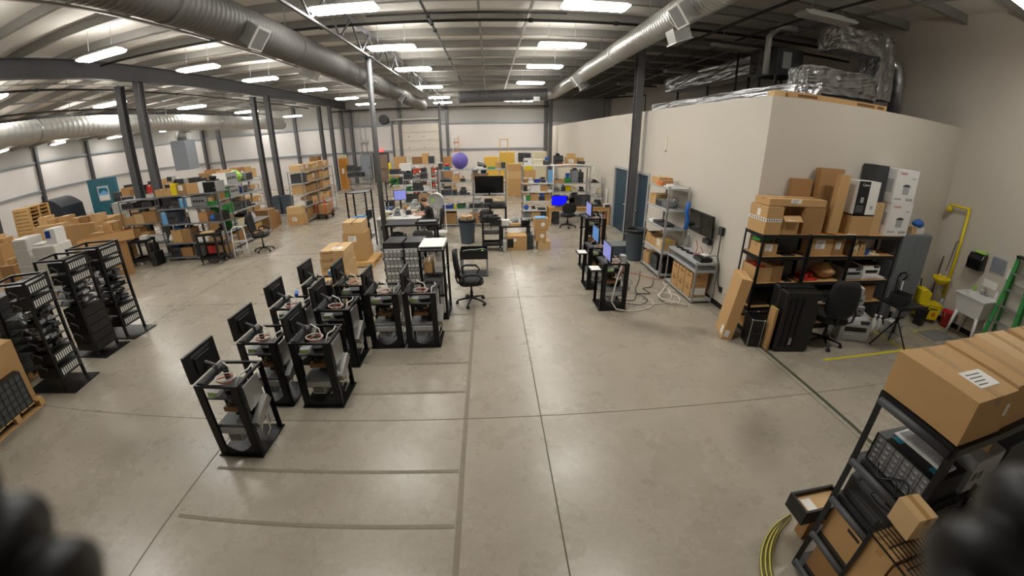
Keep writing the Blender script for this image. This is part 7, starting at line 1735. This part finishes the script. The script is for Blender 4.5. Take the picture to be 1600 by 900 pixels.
for k, h in enumerate((.5, .44, .4, .36)):
    carton(f'tan carton, {["bottom","second","third","top"][k]} of the stack right of the black television', (1.35, 21.6, z), (.8, .7, h), .03*k, ['kraft', 'kraft', 'kraft_light', 'kraft'][k], gbb); z += h+.003
carton('orange carton beside the stack right of the black television', (2.1, 21.2, 0), (.6, .6, .7), 0, 'kraft_red', None)
carton('tan carton on top of the orange carton', (2.1, 21.2, .703), (.6, .6, .7), .05, 'kraft', None)
device('yellow box on the upper tan carton', (2.05, 21.1, 1.406), (.4, .3, .26), 0, 'yellow', face='yellow', slots=0)
# racks with lit red panels
def led_rack(label, x, y, w_):
    t = thing('indicator_rack', label, 'rack', (x, y, 0))
    for sx in (-w_/2, w_/2):
        for sy in (-.3, .3): MB().bx(sx-.02, sx+.02, sy-.02, sy+.02, 0, 1.85).build('rack_post', 'black_metal', t)
    for k in range(5):
        MB().bx(-w_/2+.02, w_/2-.02, -.28, .28, .3+k*.32, .52+k*.32).build('rack_unit', 'rack_red' if k > 1 else 'dark_grey', t)
        for q in range(2): MB().bx(-w_*.35+q*w_*.5, -w_*.35+q*w_*.5+.04, -.29, -.28, .37+k*.32, .41+k*.32).build('indicator_light', 'led_white' if q else 'lens_led', t)
    return t
led_rack('wide rack with glowing red panels beyond the seated person', -3.3, 18.5, .5)
led_rack('narrow rack with glowing red panels beyond the drum fan', -2.55, 18.6, .26)
GT = Shelf('white topped bench shelf with machines before the big back door', 'machine bench', (-4.1, 19.4), 1.6, .6, (.3, 1.0, 1.5), 0, post='alu', deck='white', top=1.54)
GT.fill(2, 'top', [('dev', 'black armed machine', .5, .4, .24, 'black', {}), ('dev', 'white machine', .6, .4, .16, 'white', {})], group='goods on the machine bench')
GT.fill(1, 'middle tier', [('dev', 'green board box', .4, .4, .3, 'green_pcb', {'face': 'green'}), ('dev', 'pale machine', .5, .4, .36, 'light_grey', {})], group='goods on the machine bench')
G6 = Shelf('shelf of wooden crates and a clear jar beyond the red racks', 'crate shelf', (-3.2, 20.4), 1.5, .6, (.3, 1.0, 1.9), 0, post='alu', deck='light_grey', top=1.94)
G6.fill(2, 'top', [('box', 'wooden crate', .5, .4, .34, 'wood_dark', {'tape': False}), ('box', 'small tan crate', .3, .4, .5, 'wood', {'tape': False}), ('dev', 'clear jar', .3, .3, .36, 'clear', {'slots': 0, 'face': 'clear'})], group='goods on the crate shelf')
# grey machines left of the far aisle
ms = Shelf('grey frame bench with machines beside the far columns', 'far machine bench', (-8.6, 26.0), 1.5, .7, (.4, .9, 1.25), 0, post='alu', deck='mid_grey', top=1.3)
ms.fill(2, 'top', [('dev', 'dark monitor-like unit', .5, .4, .4, 'dark_grey', {}), ('dev', 'blue-grey unit', .4, .4, .3, 'slate', {})], group='goods on the far machine bench')
ms.fill(1, 'middle tier', [('dev', 'grey unit', .5, .5, .26, 'mid_grey', {}), ('dev', 'black unit', .5, .5, .26, 'black', {})], group='goods on the far machine bench')
carton('tan carton on the floor by the far columns', (-11.6, 26.4, 0), (.8, .6, 1.4), 0, 'kraft', None)
carton('brown carton on the tan carton by the far columns', (-11.6, 26.4, 1.403), (.6, .5, .9), 0, 'kraft_dark', None)

# ================================================================== lettering becomes mesh
bpy.context.view_layer.update()
dg_ = bpy.context.evaluated_depsgraph_get()
for o in [o for o in bpy.data.objects if o.type == 'FONT']:
    me = bpy.data.meshes.new_from_object(o.evaluated_get(dg_)); me.materials.clear(); me.materials.append(o.data.materials[0])
    n = bpy.data.objects.new(o.name + '_mesh', me); COL.objects.link(n); n.parent = o.parent
    n.location = o.location; n.rotation_euler = o.rotation_euler; nm = o.name.split('.')[0]
    bpy.data.objects.remove(o); n.name = nm
